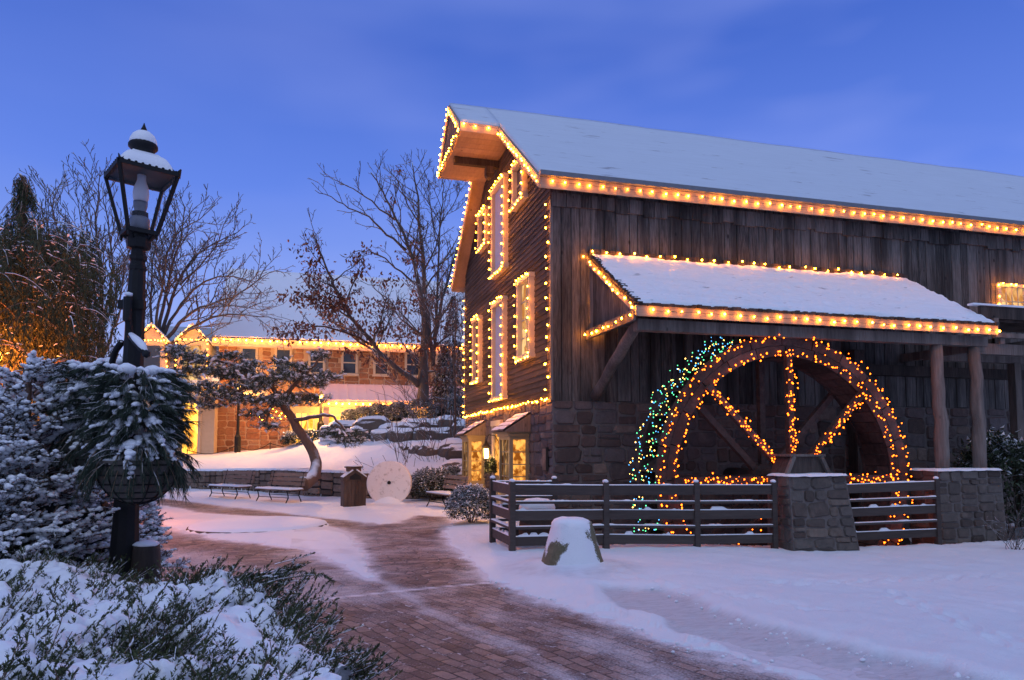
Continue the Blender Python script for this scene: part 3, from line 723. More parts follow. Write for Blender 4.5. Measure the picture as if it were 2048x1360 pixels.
# fascia, gutter, barge boards
mb = MB(); mb.box((-RO, -EO-.03, ZE-.37), (XL, -EO-.002, ZE-.13)); mb.box((-RO, W_+EO+.002, ZE-.37), (XL, W_+EO+.03, ZE-.13)); mb.build('fascia', TRIM, barn)
mb = MB(); mb.box((-RO-.03, -EO-.15, ZE-.125), (XL, -EO-.012, ZE-.022)); mb.build('gutter', GUTTER, barn)
mb = MB()
for sgn in (-1, 1):
    for (xx, ya, yb) in ((-RO, HB, W_/2+EO), (-HH, 0, HB)):
        a = np.array([xx-.035, mid+sgn*ya, ZR-ya*SL]); b = np.array([xx-.035, mid+sgn*yb, ZR-yb*SL])
        up_ = np.array([0, 0, 1.])
        v = [a-up_*.10, b-up_*.10, b-up_*.36, a-up_*.36]
        mb.prism(v, (.033, 0, 0))
zh = ZR-HB*SL
mb.box((-HH, mid-HB-.03, zh-.33), (-RO-.036, mid-HB, zh-.09)); mb.box((-HH, mid+HB, zh-.33), (-RO-.036, mid+HB+.03, zh-.09))
mb.build('barge_board', TRIM, barn)
# hay hood: boarded triangle front, boarded underside, beam with a pulley block
hood = MB()
n_ = 9
for i in range(n_):
    y0 = mid-HB+.05+(2*HB-.1)*i/n_; y1 = mid-HB+.05+(2*HB-.1)*(i+1)/n_-.012
    hood.add([(-HH+.012, y0, zh-.30), (-HH+.012, y1, zh-.30), (-HH+.012, y1, ZR-abs(y1-mid)*SL-.22), (-HH+.012, y0, ZR-abs(y0-mid)*SL-.22)], [(0, 1, 2, 3)])
hood = hood.build('hay_hood', WOODG, barn)
mb = MB()
for i in range(10):
    y0 = mid-HB+.02+(2*HB-.04)*i/10; mb.box((-HH+.03, y0, zh-.325), (-.05, y0+(2*HB-.04)/10-.012, zh-.30))
mb.build('underside', SOFFIT, hood)
mb = MB(); mb.beam((-HH+.15, mid, zh-.43), (.0, mid, zh-.43), .16, .2); mb.box((-.42, mid-.14, zh-.72), (-.2, mid+.14, zh-.53)); mb.tube([(-.31, mid-.1, zh-.75), (-.31, mid+.1, zh-.75)], .12, 12)
mb.build('hoist_beam', WOODD, hood)

# ---- openings of the gable
def gable_opening(x0, x1, yt, yb, kind, name='window', ref='left', label=None):
    """pixel columns x0 (far edge) and x1 (near edge) and rows yt, yb measured at the far edge"""
    ya = onx(x0, (yt+yb)/2, -.1)[1]; yn = onx(x1, (yt+yb)/2, -.1)[1]
    px, k = (x0, ya) if ref == 'left' else (x1, yn)
    zt = onx(px, yt, -.1)[2]; zb = onx(px, yb, -.1)[2]
    y0, y1 = min(ya, yn), max(ya, yn)
    mb = MB(); pr = -.17; t = .11
    mb.box((pr, y0, zb), (-.02, y0+t, zt)); mb.box((pr, y1-t, zb), (-.02, y1, zt)); mb.box((pr-.02, y0-.03, zt+.001), (-.02, y1+.03, zt+t)); mb.box((pr-.03, y0-.05, zb-t), (-.02, y1+.05, zb-.001))
    fr = mb.build(name, CREAM, barn, label=label)
    yi0, yi1 = y0+t+.002, y1-t-.002
    if kind == 'door':
        mb = MB(); n = 14
        for i in range(n):
            q0 = yi0+(yi1-yi0)*i/n; q1 = yi0+(yi1-yi0)*(i+1)/n
            mb.add([(-.055, q0, zb+.002), (-.075, (q0+q1)/2, zb+.002), (-.055, q1, zb+.002), (-.055, q0, zt-.002), (-.075, (q0+q1)/2, zt-.002), (-.055, q1, zt-.002)], [(0, 3, 4, 1), (1, 4, 5, 2)], .5)
        mb.build('ribbed_panel', RIB, fr)
    else:
        mb = MB(); mb.box((-.048, yi0, zb+.002), (-.046, yi1, zt-.002)); mb.build('pane', GLASS if kind == 'dark' else LITWIN, fr)
        mb = MB(); m_ = (yi0+yi1)/2; zm = (zt+zb)/2
        mb.box((-.08, m_-.014, zb+.002), (-.05, m_+.014, zt-.002))
        nb = max(1, int((zt-zb)/.45))
        for q in range(1, nb): mb.box((-.082, yi0, zb+(zt-zb)*q/nb-.014), (-.051, yi1, zb+(zt-zb)*q/nb+.014))
        mb.build('sash', CREAM, fr)
    return y0-.03, y1+.03, zb-t, zt+t
RIB = plain('ribbed_white', (.48, .46, .5), .5, nscale=3, var=.1)
OP = [('W1', 948, 961, 648, 762, 'dark', 'narrow cream framed window low on the gable, farther from the camera'),
      ('W2', 987, 1010, 618, 796, 'door', 'tall white ribbed door in the middle of the lower gable'),
      ('W3', 1038, 1064, 574, 716, 'lit', 'cream framed window low on the gable, nearest the corner'),
      ('U1', 959, 975, 442, 500, 'dark', None), ('U2', 986, 1012, 392, 552, 'door', 'tall white ribbed loading door under the hay hood'), ('U3', 1028, 1050, 346, 414, 'dark', None)]
RECT = {}
for nm, a, b, c, d, k, lb in OP: RECT[nm] = gable_opening(a, b, c, d, k, label=lb)

# ---- lights of the gable
gx = -.22
nice = {'W1': 'around the narrow lower window at the far end of the gable', 'W2': 'around the tall ribbed door of the lower gable', 'W3': 'around the lower gable window nearest the barn corner',
        'U1': 'around the small upper gable window on the far side', 'U2': 'around the tall loading door under the hay hood', 'U3': 'around the small upper gable window under the near eave'}
for k, (y0, y1, z0, z1) in RECT.items():
    string_lights('warm bulbs '+nice[k], [(gx, y0, z0), (gx, y1, z0), (gx, y1, z1), (gx, y0, z1), (gx, y0, z0+.1)], .27, .008)
string_lights('warm bulbs running up the near corner of the barn gable', [(-.1, .12, ZG+.12), (-.1, .12, ZE-.5)], .31, .015)
string_lights('warm bulbs running up the far edge of the barn gable', [(-.1, W_-.02, ZG+.1), (-.1, W_-.02, ZE-.75)], .27, .02)
string_lights('dense warm bulbs along the foot of the gable boards', [(-.09, .1, ZG-.06), (-.09, W_, ZG-.06)], .235, .015)
e = -RO-.075
string_lights('warm bulbs along the near sloping edge of the barn gable roof', [(e, mid-HB, zh-.2), (e, -EO, ZE-.2)], .24, .015)
string_lights('warm bulbs along the far sloping edge of the barn gable roof', [(e, mid+HB, zh-.16), (e, W_+EO, ZE-.16)], .24, .015)
eh = -HH-.07
string_lights('warm bulbs outlining the triangle front of the hay hood', [(eh, mid-HB, zh-.28), (eh, mid, ZR-.2), (eh, mid+HB, zh-.2), (eh, mid+HB-.1, zh-.30), (eh, mid-HB+.1, zh-.30)], .21, .015)
string_lights('few warm bulbs along the short level eave of the hay hood', [(-HH+.1, mid-HB-.07, zh-.17), (-RO, mid-HB-.07, zh-.17)], .33, .012)
ye = -EO-.085
XM = 15.3
string_lights('long row of warm bulbs along the main eave above the boarded side wall', [(-RO+.25, ye, ZE-.24), (XM, ye, ZE-.24)], .30, .012)

# ---- lit side window at the right edge
mb = MB(); xa = ony(1990, 600, 0)[0]; zt = ony(1992, 574, -.08)[2]; zb = ony(1992, 628, -.08)[2]; xb = xa+1.6
mb.box((xa, -.11, zb-.12), (xa+.1, -.036, zt+.12)); mb.box((xb-.1, -.11, zb-.12), (xb, -.036, zt+.12)); mb.box((xa+.1, -.108, zt+.02), (xb-.1, -.036, zt+.12)); mb.box((xa+.1, -.108, zb-.12), (xb-.1, -.036, zb-.02))
sw = mb.build('side_window', CREAM, barn, label='wide low window glowing yellow at the far right of the side wall')
mb = MB(); mb.box((xa+.1, -.046, zb-.02), (xb-.1, -.044, zt+.02)); mb.build('pane', LITWIN, sw)
mb = MB(); mb.beam((xa+.3, -.053, zb+.06), (xb-.12, -.053, zb+.16), .012, .05, up=(0, 1, 0)); mb.build('lamp_tube', TUBE, sw)
mb = MB()
for q in range(1, 7): mb.box((xa+.1+(xb-xa-.2)*q/7-.012, -.078, zb-.02), (xa+.1+(xb-xa-.2)*q/7+.012, -.058, zt+.02))
mb.box((xa+.1, -.08, (zt+zb)/2-.012), (xb-.1, -.0575, (zt+zb)/2+.012)); mb.build('glazing_bars', CREAM, sw)
string_lights('warm bulbs around the lit side window beside the porch roof', [(xa-.02, -.14, zb), (xa-.02, -.14, zt+.1), (xb, -.14, zt+.1)], .24, .015)

# ---- porch roof over the wheel (a part of the barn)
px0, px1 = .834, 9.47
def pz(y): return ZW-(ZW-(ZP+.30))*(-y/PD)
mb = MB()
v = lambda x, y, t: (x, y, pz(y)-t)
mb.add([v(px0, 0, .10), v(px1, 0, .10), v(px1, -PD, .10), v(px0, -PD, .10), v(px0, 0, .18), v(px1, 0, .18), v(px1, -PD, .18), v(px0, -PD, .18)], BF)
rb_ = 0
# wooden shingles peeping out along the eave, the rakes and at the wall
for i in range(90):
    xs_ = px0+(px1-px0)*i/90; mb.box((xs_, -PD-.05-random.uniform(0, .03), pz(-PD)-.10), (xs_+(px1-px0)/90-.008, -PD+.25, pz(-PD)-.045+random.uniform(-.012, .018)))
for i in range(26):
    y0 = -PD*i/26; 
    mb.box((px0-.03, y0-PD/26+.006, pz(y0-PD/26)-.10), (px0+.13, y0, pz(y0)-.07+random.uniform(-.01, .02)))
for i in range(70):
    xs_ = px0+(px1-px0)*i/70; h_ = random.uniform(-.02, .03); mb.box((xs_, -.16, pz(0)-.14), (xs_+(px1-px0)/70-.01, -.04, pz(0)-.03+h_))
porch = mb.build('porch_roof', WOODD, barn)
X, T = np.meshgrid(np.linspace(px0+.02, px1+.02, 420), np.linspace(0, 1, 110)); Y = -.13-(PD-.13)*T
bumpy = (fbm(X*2.2, Y*2.2+4, 4)-.5)*.08+(fbm(X*7, Y*9, 3)-.5)*.055
Z = pz(Y)+bumpy-.004*np.abs(((T*14) % 1)-.0)*2
edge = np.minimum(np.minimum(X-px0, px1-X)+.0, np.minimum((1-T)*PD, T*PD+.05)); rag = (fbm(X*5+3, Y*5, 4)-.5)*.16
hmask = ss((edge+rag*.9)/.06)
Z = np.where(hmask > .02, pz(Y)-.10+(Z-(pz(Y)-.10))*hmask, pz(Y)-.13)
V = np.stack([X, Y, Z], -1).reshape(-1, 3); idx = np.arange(X.size).reshape(X.shape)
mb = MB(); mb.add(V, np.stack([idx[:-1, :-1], idx[:-1, 1:], idx[1:, 1:], idx[1:, :-1]], -1).reshape(-1, 4).tolist()); mb.build('snow_cover', SNOWP, porch, True)
mb = MB(); mb.box((px0, -PD-.028, ZP), (px1, -PD-.002, ZP+.215))
a = np.array([px0-.03, 0, ZW-.12]); b = np.array([px0-.03, -PD-.028, ZP+.20]); mb.prism([a, b, b-(0, 0, .19), a-(0, 0, .19)], (.028, 0, 0))
mb.build('fascia', TRIM, porch)
# boarded gable triangle and beams of the porch
mb = MB()
n_ = 11
for i in range(n_):
    y0 = -.04-(PD-.25)*i/n_; y1 = y0-(PD-.25)/n_+.01
    mb.add([(px0+.03, y0, ZP+.06), (px0+.03, y1, ZP+.06), (px0+.03, y1, pz(y1)-.2), (px0+.03, y0, pz(y0)-.2), (px0+.06, y0, ZP+.06), (px0+.06, y1, ZP+.06), (px0+.06, y1, pz(y1)-.2), (px0+.06, y0, pz(y0)-.2)], BF)
mb.build('end_boarding', WOODG, porch)
mb = MB(); mb.beam((px0-.04, 0, ZP+.02), (px0-.04, -PD+.02, ZP+.02), .06, .2); mb.beam((px0+.1, -2.25, ZP-.12), (px1-.05, -2.25, ZP-.12), .2, .22); mb.beam((px0+.1, -1.2, ZP+.12), (px1-.05, -1.2, ZP+.12), .16, .16)
for i in range(10):
    xx = px0+.4+i*.9; mb.beam((xx, -.03, pz(0)-.32), (xx, -PD+.1, pz(-PD+.1)-.27), .09, .14)
mb.beam((px1-.15, -2.3, ZP-.22), (px1-.15, -.05, ZP-.22), .16, .2); mb.beam((5.2, -2.2, ZP-.1), (5.2, -.05, ZP-.1), .16, .2)
mb.build('timber_frame', WOODL, porch)
def log(mb, p, q, r0, r1, n=9, bend=.03):
    p = np.asarray(p, float); q = np.asarray(q, float); m = 9; t = np.linspace(0, 1, m)[:, None]; pts = p+(q-p)*t+rng.normal(0, bend*.3, (m, 3))*np.sin(t*math.pi)
    mb.tube(pts, np.linspace(r0, r1, m)*rng.uniform(.94, 1.06, m), n)
mb = MB(); log(mb, (px0+.12, -.1, 2.9), (px0+.2, -2.15, ZP-.05), .12, .11, 10); mb.build('brace', WOODL, porch, True)
for xx, yy in ((8.13, -2.22), (9.16, -2.22)):
    mb = MB(); log(mb, (xx+.03, yy, 1.30), (xx, yy, ZP-.2), .145, .125, 12, .05); mb.build('post', WOODL, porch, True)
mb = MB(); mb.box((7.55, -.42, -2.2), (7.85, -.12, ZP-.1)); mb.box((7.86, -.4, 3.55), (12.9, -.2, 3.8)); mb.build('wall_post', WOODD, barn)
yl = -PD-.075
string_lights('row of big warm bulbs along the snowy porch eave above the water wheel', [(px0+.3, yl, ZP+.11), (px1, yl, ZP+.08)], .31, .012)
string_lights('warm bulbs along the top of the porch roof where it meets the barn wall', [(px0, -.22, pz(-.2)+.05), (px1-.4, -.22, pz(-.2)+.04)], .34, .03)
string_lights('warm bulbs down the sloping left edge of the porch roof', [(px0-.08, -.05, ZW-.18), (px0-.08, -PD, ZP+.15)], .24, .02)
string_lights('warm bulbs down the barn boards at the left end of the porch', [(px0+.14, -.10, ZW-.45), (px0+.14, -.10, ZP+.02)], .36, .02)
string_lights('warm bulbs along the short level beam at the left end of the porch', [(px0-.13, -.15, ZP-.0), (px0-.13, -PD+.02, ZP+.0)], .33, .015)

# ---- bay windows on the gable
def hat_shingles(mb, x0, x1, y0, y1, z0, z1, rows=4, cols=5):
    for r_ in range(rows):
        for c_ in range(cols):
            a = r_/rows; b = (r_+1.25)/rows
            ya, yb = y0+(y1-y0)*c_/cols+.004, y0+(y1-y0)*(c_+1)/cols-.004
            xa, xb = x0+(x1-x0)*a, x0+(x1-x0)*min(1, b); za, zb_ = z0+(z1-z0)*a, z0+(z1-z0)*min(1, b)
            t = .03+random.uniform(0, .012)
            mb.add([(xa, ya, za+t), (xa, yb, za+t), (xb, yb, zb_+.008), (xb, ya, zb_+.008), (xa, ya, za), (xa, yb, za)], [(0, 1, 2, 3), (4, 5, 1, 0)])
def bay(y0, y1, z0, z1, zr, label, depth=.52):
    bw = thing('bay_window', None, None, (0, y0, z0)); bw.parent = barn; bw.location = Vector((0, y0, z0))-barn.location
    bw['label'] = label
    X0 = -depth
    mb = MB()
    mb.box((X0-.05, y0-.05, z0-.16), (.0, y1+.05, z0-.06)); mb.box((X0-.08, y0-.08, z0-.06), (.0, y1+.08, z0)); mb.box((X0-.04, y0-.04, z1), (0, y1+.04, z1+.07)); mb.box((X0-.08, y0-.08, z1+.071), (0, y1+.08, z1+.13))
    for (xx, yy) in ((X0, y0), (X0, y1-.09)): mb.box((xx, yy, z0), (xx+.09, yy+.09, z1))
    mb.box((-.11, y0, z0), (0, y0+.09, z1)); mb.box((-.11, y1-.09, z0), (0, y1, z1))
    mb.box((X0+.09, y0+.005, z0), (-.11, y0+.085, z0+.16)); mb.box((X0+.005, y0+.09, z0), (X0+.085, y1-.09, z0+.16)); mb.box((X0+.09, y0+.005, z1-.08), (-.11, y0+.085, z1)); mb.box((X0+.005, y0+.09, z1-.08), (X0+.085, y1-.09, z1))
    # gable cheek of the little roof
    mb.prism([(X0-.05, y0-.055, z1+.13), (0, y0-.055, z1+.13), (0, y0-.055, zr-.04)], (0, .04, 0)); mb.prism([(X0-.05, y1+.015, z1+.13), (0, y1+.015, z1+.13), (0, y1+.015, zr-.04)], (0, .04, 0))
    mb.build('frame', BAYP, bw)
    mb = MB(); nz_ = 4; ny_ = 3
    for q in range(1, nz_):
        zz = z0+.16+(z1-.08-z0-.16)*q/nz_
        mb.box((X0+.09, y0+.03, zz-.012), (-.11, y0+.05, zz+.012)); mb.box((X0+.03, y0+.09, zz-.012), (X0+.05, y1-.09, zz+.012))
    for q in range(1, ny_): yy = y0+.09+(y1-y0-.18)*q/ny_; mb.box((X0+.028, yy-.012, z0+.16), (X0+.048, yy+.012, z1-.08))
    mb.build('glazing_bars', BAYP, bw)
    mb = MB(); mb.box((X0+.09, y0+.056, z0+.16), (-.11, y0+.060, z1-.08)); mb.build('side_pane', LITBAY, bw)
    mb = MB(); mb.box((X0+.056, y0+.09, z0+.16), (X0+.060, y1-.09, z1-.08)); mb.build('front_pane', BAYG, bw)
    mb = MB(); hat_shingles(mb, X0-.2, 0.0, y0-.14, y1+.14, z1+.12, zr); mb.prism([(X0-.19, y0-.13, z1+.105), (0, y0-.13, z1+.105), (0, y0-.13, zr-.01)], (0, y1-y0+.26, 0)); rf = mb.build('roof', WOODL, bw)
    mb = MB()
    for r_ in range(4):
        a = r_/4; b = (r_+1)/4-.03; xa = X0-.2+(.2-X0)*a; xb = X0-.2+(.2-X0)*b; za = z1+.12+(zr-z1-.12)*a; zb_ = z1+.12+(zr-z1-.12)*b
        X_, Y_ = np.meshgrid(np.linspace(0, 1, 5), np.linspace(0, 1, 16)); xs_ = xa+.02+(xb-xa)*X_; ys_ = y0-.12+(y1-y0+.24)*Y_
        zs_ = za+(zb_-za)*X_+.035+.028*np.sin(math.pi*np.clip(X_, .1, .9))+(fbm(ys_*7, xs_*9, 3)-.5)*.02
        idx = np.arange(X_.size).reshape(X_.shape); mb.add(np.stack([xs_, ys_, zs_], -1).reshape(-1, 3), np.stack([idx[:-1, :-1], idx[:-1, 1:], idx[1:, 1:], idx[1:, :-1]], -1).reshape(-1, 4).tolist())
    mb.build('snow_cover', SNOW, rf, True)
BAYG = mk_lit('shop_pane_front', (.8, .42, .16), .5, 5, .2)
bay(1.72, 2.75, .62, 2.05, 2.62, 'nearer bay window by the fence, glowing panes under a snowy shingled roof')
bay(6.55, 7.6, .62, 2.05, 2.60, 'farther bay window at the far end of the gable, glowing panes and snowy roof')
# door between the bays
mb = MB(); mb.box((-.08, 4.35, -.05), (.0, 4.5, 2.4)); mb.box((-.08, 5.25, -.05), (.0, 5.4, 2.4)); mb.box((-.1, 4.3, 2.4), (.0, 5.45, 2.55)); dr = mb.build('door', CREAM, barn)
mb = MB(); mb.box((-.03, 4.5, -.05), (.02, 5.25, 2.4)); mb.build('door_leaf', BAYP, dr)
mb = MB(); mb.box((-.036, 4.62, 1.0), (-.032, 5.13, 2.2)); mb.build('pane', LITBAY, dr)
# plaque by the corner
pl = thing('wall_plaque', 'small dark framed wall plaque on the stone near the barn corner', 'plaque', (-.03, .32, 1.45))
mb = MB(); mb.box((-.09, .2, 1.25), (-.04, .5, 1.78)); mb.build('frame', WOODD, pl); mb = MB(); mb.box((-.095, .23, 1.28), (-.091, .47, 1.75)); mb.build('panel', BENCHW, pl)

# ---- wall lantern with greenery
def lantern(c, rad, h, root, lit=True, mats=None):
    c = np.asarray(c, float); met = BLACK
    mb = MB(); mb.lathe([(rad*.8, 0), (rad*.9, .02), (rad*.9, .05)], c, 4, a0=math.pi/4); mb.lathe([(rad*1.15, h), (rad*1.2, h+.03), (rad*.45, h+.13), (rad*.4, h+.17), (rad*.1, h+.22)], c, 4, a0=math.pi/4)
    for k in range(4):
        a = math.pi/4+k*math.pi/2; d = np.array([math.cos(a), math.sin(a), 0]); mb.beam(c+d*rad*.85+(0, 0, .05), c+d*rad*1.1+(0, 0, h), .018)
    mb.build('housing', met, root)
    mb = MB(); mb.lathe([(rad*.5, .06), (rad*.62, h*.5), (rad*.5, h-.03)], c, 10); mb.build('flame' if lit else 'chimney', FLAME if lit else CLEAR, root)
wl_ = thing('wall_lantern', 'glowing wall lantern between the two bay windows, over a green swag', 'lantern', (-.02, 5.75, 1.8))
_lc = onx(972, 922, -.38); _ly = _lc[1]
lantern((-.38, _ly, 1.42), .12, .36, wl_)
mb = MB(); mb.tube([(-.02, _ly, 1.95), (-.12, _ly, 2.12), (-.3, _ly, 2.15), (-.38, _ly, 2.0), (-.38, _ly, 1.63)], .014, 6); mb.build('bracket', BLACK, wl_)
l3 = bpy.data.lights.new('lantern_glow', 'POINT'); l3.energy = 75; l3.color = (1, .5, .15); l3.shadow_soft_size = .08; o3 = bpy.data.objects.new('lantern_glow', l3); col.objects.link(o3); o3.parent = wl_; o3.location = (-.56, _ly-5.75-.16, -.2)

# ---- flume at the right
fl = thing('timber_flume', 'dark timber flume on beams with a snow line, right of the porch roof', 'flume', (9.7, -1.6, 3.9))
mb = MB(); mb.box((9.55, -2.1, 4.72), (15, -2.02, 5.0)); mb.box((9.55, -1.0, 4.72), (15, -.92, 5.0)); mb.box((9.55, -2.02, 4.66), (15, -1.0, 4.72)); mb.build('trough', WOODD, fl)
mb = MB(); mb.box((9.3, -2.14, 5.003), (15, -1.98, 5.045)); mb.box((11.2, -2.4, 4.33), (15, -2.1, 4.37)); mb.build('snow_line', SNOW, fl)
mb = MB(); mb.beam((9.2, -2.1, 4.0), (15, -2.1, 4.0), .18, .24); mb.beam((9.2, -.9, 4.0), (15, -.9, 4.0), .18, .24); mb.beam((9.6, -2.35, 4.28), (15, -2.35, 4.28), .12, .1)
for xx in (9.9, 10.9, 12.1, 13.3): mb.beam((xx, -2.3, 4.18), (xx, -.6, 4.18), .14, .14); mb.box((xx-.07, -2.17, 4.13), (xx+.07, -2.1, 4.72))
for xx in (11.9,): mb.box((xx-.1, -1.0, -.3), (xx+.1, -.8, 3.9))
mb.build('support_beam', WOODL, fl)

# ================================================================== WATER WHEEL
WC = np.array([4.31, 0, 1.13]); WR = 2.95; YF, YK = -2.2, -1.38
wheel = thing('water_wheel', 'big wooden water wheel outlined in tiny orange lights beneath the porch roof', 'water wheel', (WC[0], (YF+YK)/2, WC[2]))
def wp(a, r, y): return np.array([WC[0]+r*math.cos(a), y, WC[2]+r*math.sin(a)])
NS = 48
for nm, y0, y1 in (('front_rim', YF, YF+.07), ('back_rim', YK-.07, YK)):
    mb = MB()
    for k in range(NS//2):
        a0, a1 = 2*math.pi*2*k/NS+.004, 2*math.pi*2*(k+1)/NS-.004
        for r0, r1 in ((2.52, 2.73), (2.74, 2.95)):
            am = [a0+(a1-a0)*q/2+(.03 if r0 > 2.6 else 0) for q in range(3)]
            r = random.random(); dy = random.uniform(-.006, .006)
            for q in range(2):
                v = [wp(am[q], r0, y0+dy), wp(am[q+1], r0, y0+dy), wp(am[q+1], r1, y0+dy), wp(am[q], r1, y0+dy)]
                mb.prism(v, (0, y1-y0, 0), r)
    mb.build(nm, WOODSP, wheel)
mb = MB()
for k in range(64):
    a0, a1 = 2*math.pi*k/64+.003, 2*math.pi*(k+1)/64-.003
    for q0, q1 in ((YF+.075, -1.8), (-1.795, YK-.075)):
        v = [wp(a0, 2.53, q0), wp(a1, 2.53, q0), wp(a1, 2.56, q0), wp(a0, 2.56, q0)]; mb.prism(v, (0, q1-q0, 0))
mb.build('sole_boards', WOODSP, wheel)
mb = MB()
for k in range(32):
    a = 2*math.pi*k/32; mb.prism([wp(a, 2.57, YF+.075), wp(a+.015, 2.57, YF+.075), wp(a+.14, 2.93, YF+.075), wp(a+.125, 2.93, YF+.075)], (0, YK-YF-.15, 0))
mb.build('bucket_boards', WOODD, wheel)
for yy, dy in ((YF-.07, 1), (YK+.07, -1)):
    for k in range(8):
        a = math.pi/4*k; mb = MB(); c0, c1 = wp(a, .2, yy), wp(a, 2.62, yy); mb.beam(c0, c1, .13, .13, up=(0, 1, 0)); mb.build('spoke', WOODSP, wheel)
mb = MB(); mb.tube([wp(0, 0, YF-.72), wp(0, 0, -.05)], .19, 14); mb.build('axle', WOODD, wheel, True)
mb = MB(); mb.tube([wp(0, 0, YF-.16), wp(0, 0, YF+.05)], .30, 16); mb.tube([wp(0, 0, YK-.05), wp(0, 0, YK+.16)], .30, 16); mb.build('hub', WOODSP, wheel)
g_ = 'tiny orange lights wound on the water wheel'
def arc(r, y, a0, a1, n=60): return [wp(a, r, y) for a in np.linspace(a0, a1, n)]
P2 = math.pi
for nm, r, a0, a1, n in (('along the outer edge of the wheel rim, left half', 2.9, P2*1.35, P2/2+.05, 62), ('along the outer edge of the wheel rim, right half', 2.9, P2/2-.1, -P2*.32, 62),
                         ('along the inner edge of the wheel rim, left half', 2.56, P2*1.3, P2/2, 60), ('along the inner edge of the wheel rim, right half', 2.56, P2/2, -P2*.3, 60)):
    L = abs(a1-a0)*r; string_lights('tiny orange lights '+nm, arc(r, YF-.10, a0, a1), L/98, .02, MM, .003, g_, .042, 'string lights')
sp = {0: 'level spoke on the right of the hub', 1: 'spoke slanting up to the right', 2: 'upright spoke above the hub', 3: 'spoke slanting up to the left', 4: 'level spoke on the left of the hub', 5: 'spoke slanting down to the left'}
for k, t in sp.items():
    a = P2/4*k; string_lights('tiny orange lights wound round the '+t, [wp(a, .3, YF-.17), wp(a, 2.5, YF-.17)], .027 if k != 5 else .06, .02, MM, .003, g_, .048, 'string lights')
# the drape of blue, green and yellow lights that stands for falling water on the left of the wheel
gd = 'blue and green lights draped like falling water'
for k in range(7):
    y = YF-.12+(YK-YF+.1)*k/6; rr = 3.02+.05*(k % 2)
    a_end = P2*1.14+.05*(k % 3)
    pts = [wp(a, rr+.20*ss((a-P2*.85)/(P2*.45)), y) for a in np.linspace(P2*.62, a_end, 50)]
    lab = ['nearest the camera on the front rim', 'second from the front rim', 'third from the front rim', 'in the middle of the drape', 'third from the back rim', 'second from the back rim', 'at the back rim by the stone wall'][k]
    string_lights('strand of blue, green and yellow lights, '+lab, pts, .105, .03, MMB, .0025, gd, .065, 'string lights')

# ================================================================== PILLARS
def pillar(label, x0, x1, y0, y1, zb, zt, flare, seed, group='stone pillars in front of the wheel'):
    random.seed(seed)
    t = thing('stone_pillar', label, 'pillar', ((x0+x1)/2, (y0+y1)/2, zb), group)
    core = MB(); f = flare
    v = [(x0-f*.3, y0-f, zb), (x1+f, y0-f, zb), (x1+f, y1, zb), (x0-f*.3, y1, zb), (x0, y0, zt), (x1, y0, zt), (x1, y1, zt), (x0, y1, zt)]
    core.add(v, BF); core.build('mortar_core', MORT, t)
    mb = MB(); h = zt-zb
    def quad_face(p00, p10, p11, p01, w, hh, nrm):
        m2 = MB(); stone_face(m2, (0, 0, 0), (1, 0, 0), (0, 1, 0), w, hh, (0, 0, 1), .55, .2, .012, .03)
        p00, p10, p11, p01 = [np.asarray(p, float) for p in (p00, p10, p11, p01)]
        for V, in ((V,) for V in m2.V):
            u = (V[:, :1])/w; s = V[:, 1:2]/hh
            V[:] = ((p00*(1-u)+p10*u)*(1-s)+(p01*(1-u)+p11*u)*s)+np.asarray(nrm)*(V[:, 2:3].copy() if True else 0)
        mb.V += m2.V; mb.F += [tuple(i+mb.n for i in f_) for f_ in m2.F]; mb.Rn += m2.Rn; mb.MI += m2.MI; mb.n += m2.n
    quad_face(v[0], v[1], v[5], v[4], x1-x0+f, h, (0, -1, 0)); quad_face(v[3], v[0], v[4], v[7], y1-y0, h, (-1, 0, 0)); quad_face(v[1], v[2], v[6], v[5], y1-y0, h, (1, 0, 0)); quad_face(v[2], v[3], v[7], v[6], x1-x0, h, (0, 1, 0))
    mb.build('stones', STONED, t)
    mb = MB(); X, Y = np.meshgrid(np.linspace(x0-.05, x1+.05, 30), np.linspace(y0-.06, y1+.02, 16)); e = np.minimum(np.minimum(X-x0+.05, x1+.05-X), np.minimum(Y-y0+.06, y1+.02-Y))
    Z = zt-.01+.05*ss((e+(fbm(X*6, Y*6, 3)-.5)*.06)/.07)+(fbm(X*3, Y*3, 3)-.5)*.02
    idx = np.arange(X.size).reshape(X.shape); mb.add(np.stack([X, Y, Z], -1).reshape(-1, 3), np.stack([idx[:-1, :-1], idx[:-1, 1:], idx[1:, 1:], idx[1:, :-1]], -1).reshape(-1, 4).tolist())
    mb.build('snow_cap', SNOW, t, True)
    return t
p1 = pillar('squat stone pillar with a flared foot carrying the hub of the water wheel', 3.54, 4.78, -3.25, -2.6, -.3, 1.24, .16, 11)
mb = MB(); mb.box((3.56, -2.95, 1.3), (4.72, -2.42, 1.35)); b0 = [(3.62, -2.9, 1.25), (4.55, -2.9, 1.25), (4.38, -2.9, 1.62), (3.72, -2.9, 1.62)]
mb = MB(); mb.prism([(3.72, -2.93, 1.27), (4.62, -2.93, 1.27), (4.46, -2.93, 1.6), (3.86, -2.93, 1.6)], (0, .5, 0)); bb = mb.build('bearing_block', WOODD, p1)
mb = MB(); mb.beam((3.70, -2.97, 1.27), (3.86, -2.97, 1.6), .07, .07, up=(0, 1, 0)); mb.beam((4.64, -2.97, 1.27), (4.47, -2.97, 1.6), .07, .07, up=(0, 1, 0)); mb.box((3.78, -3.0, 1.6), (4.56, -2.4, 1.645)); mb.build('bearing_frame', WOODL, bb)
p2 = pillar('wide stone pillar topped with snow carrying the two log posts of the porch', 7.6, 9.3, -2.62, -1.9, -.45, 1.29, .05, 23)

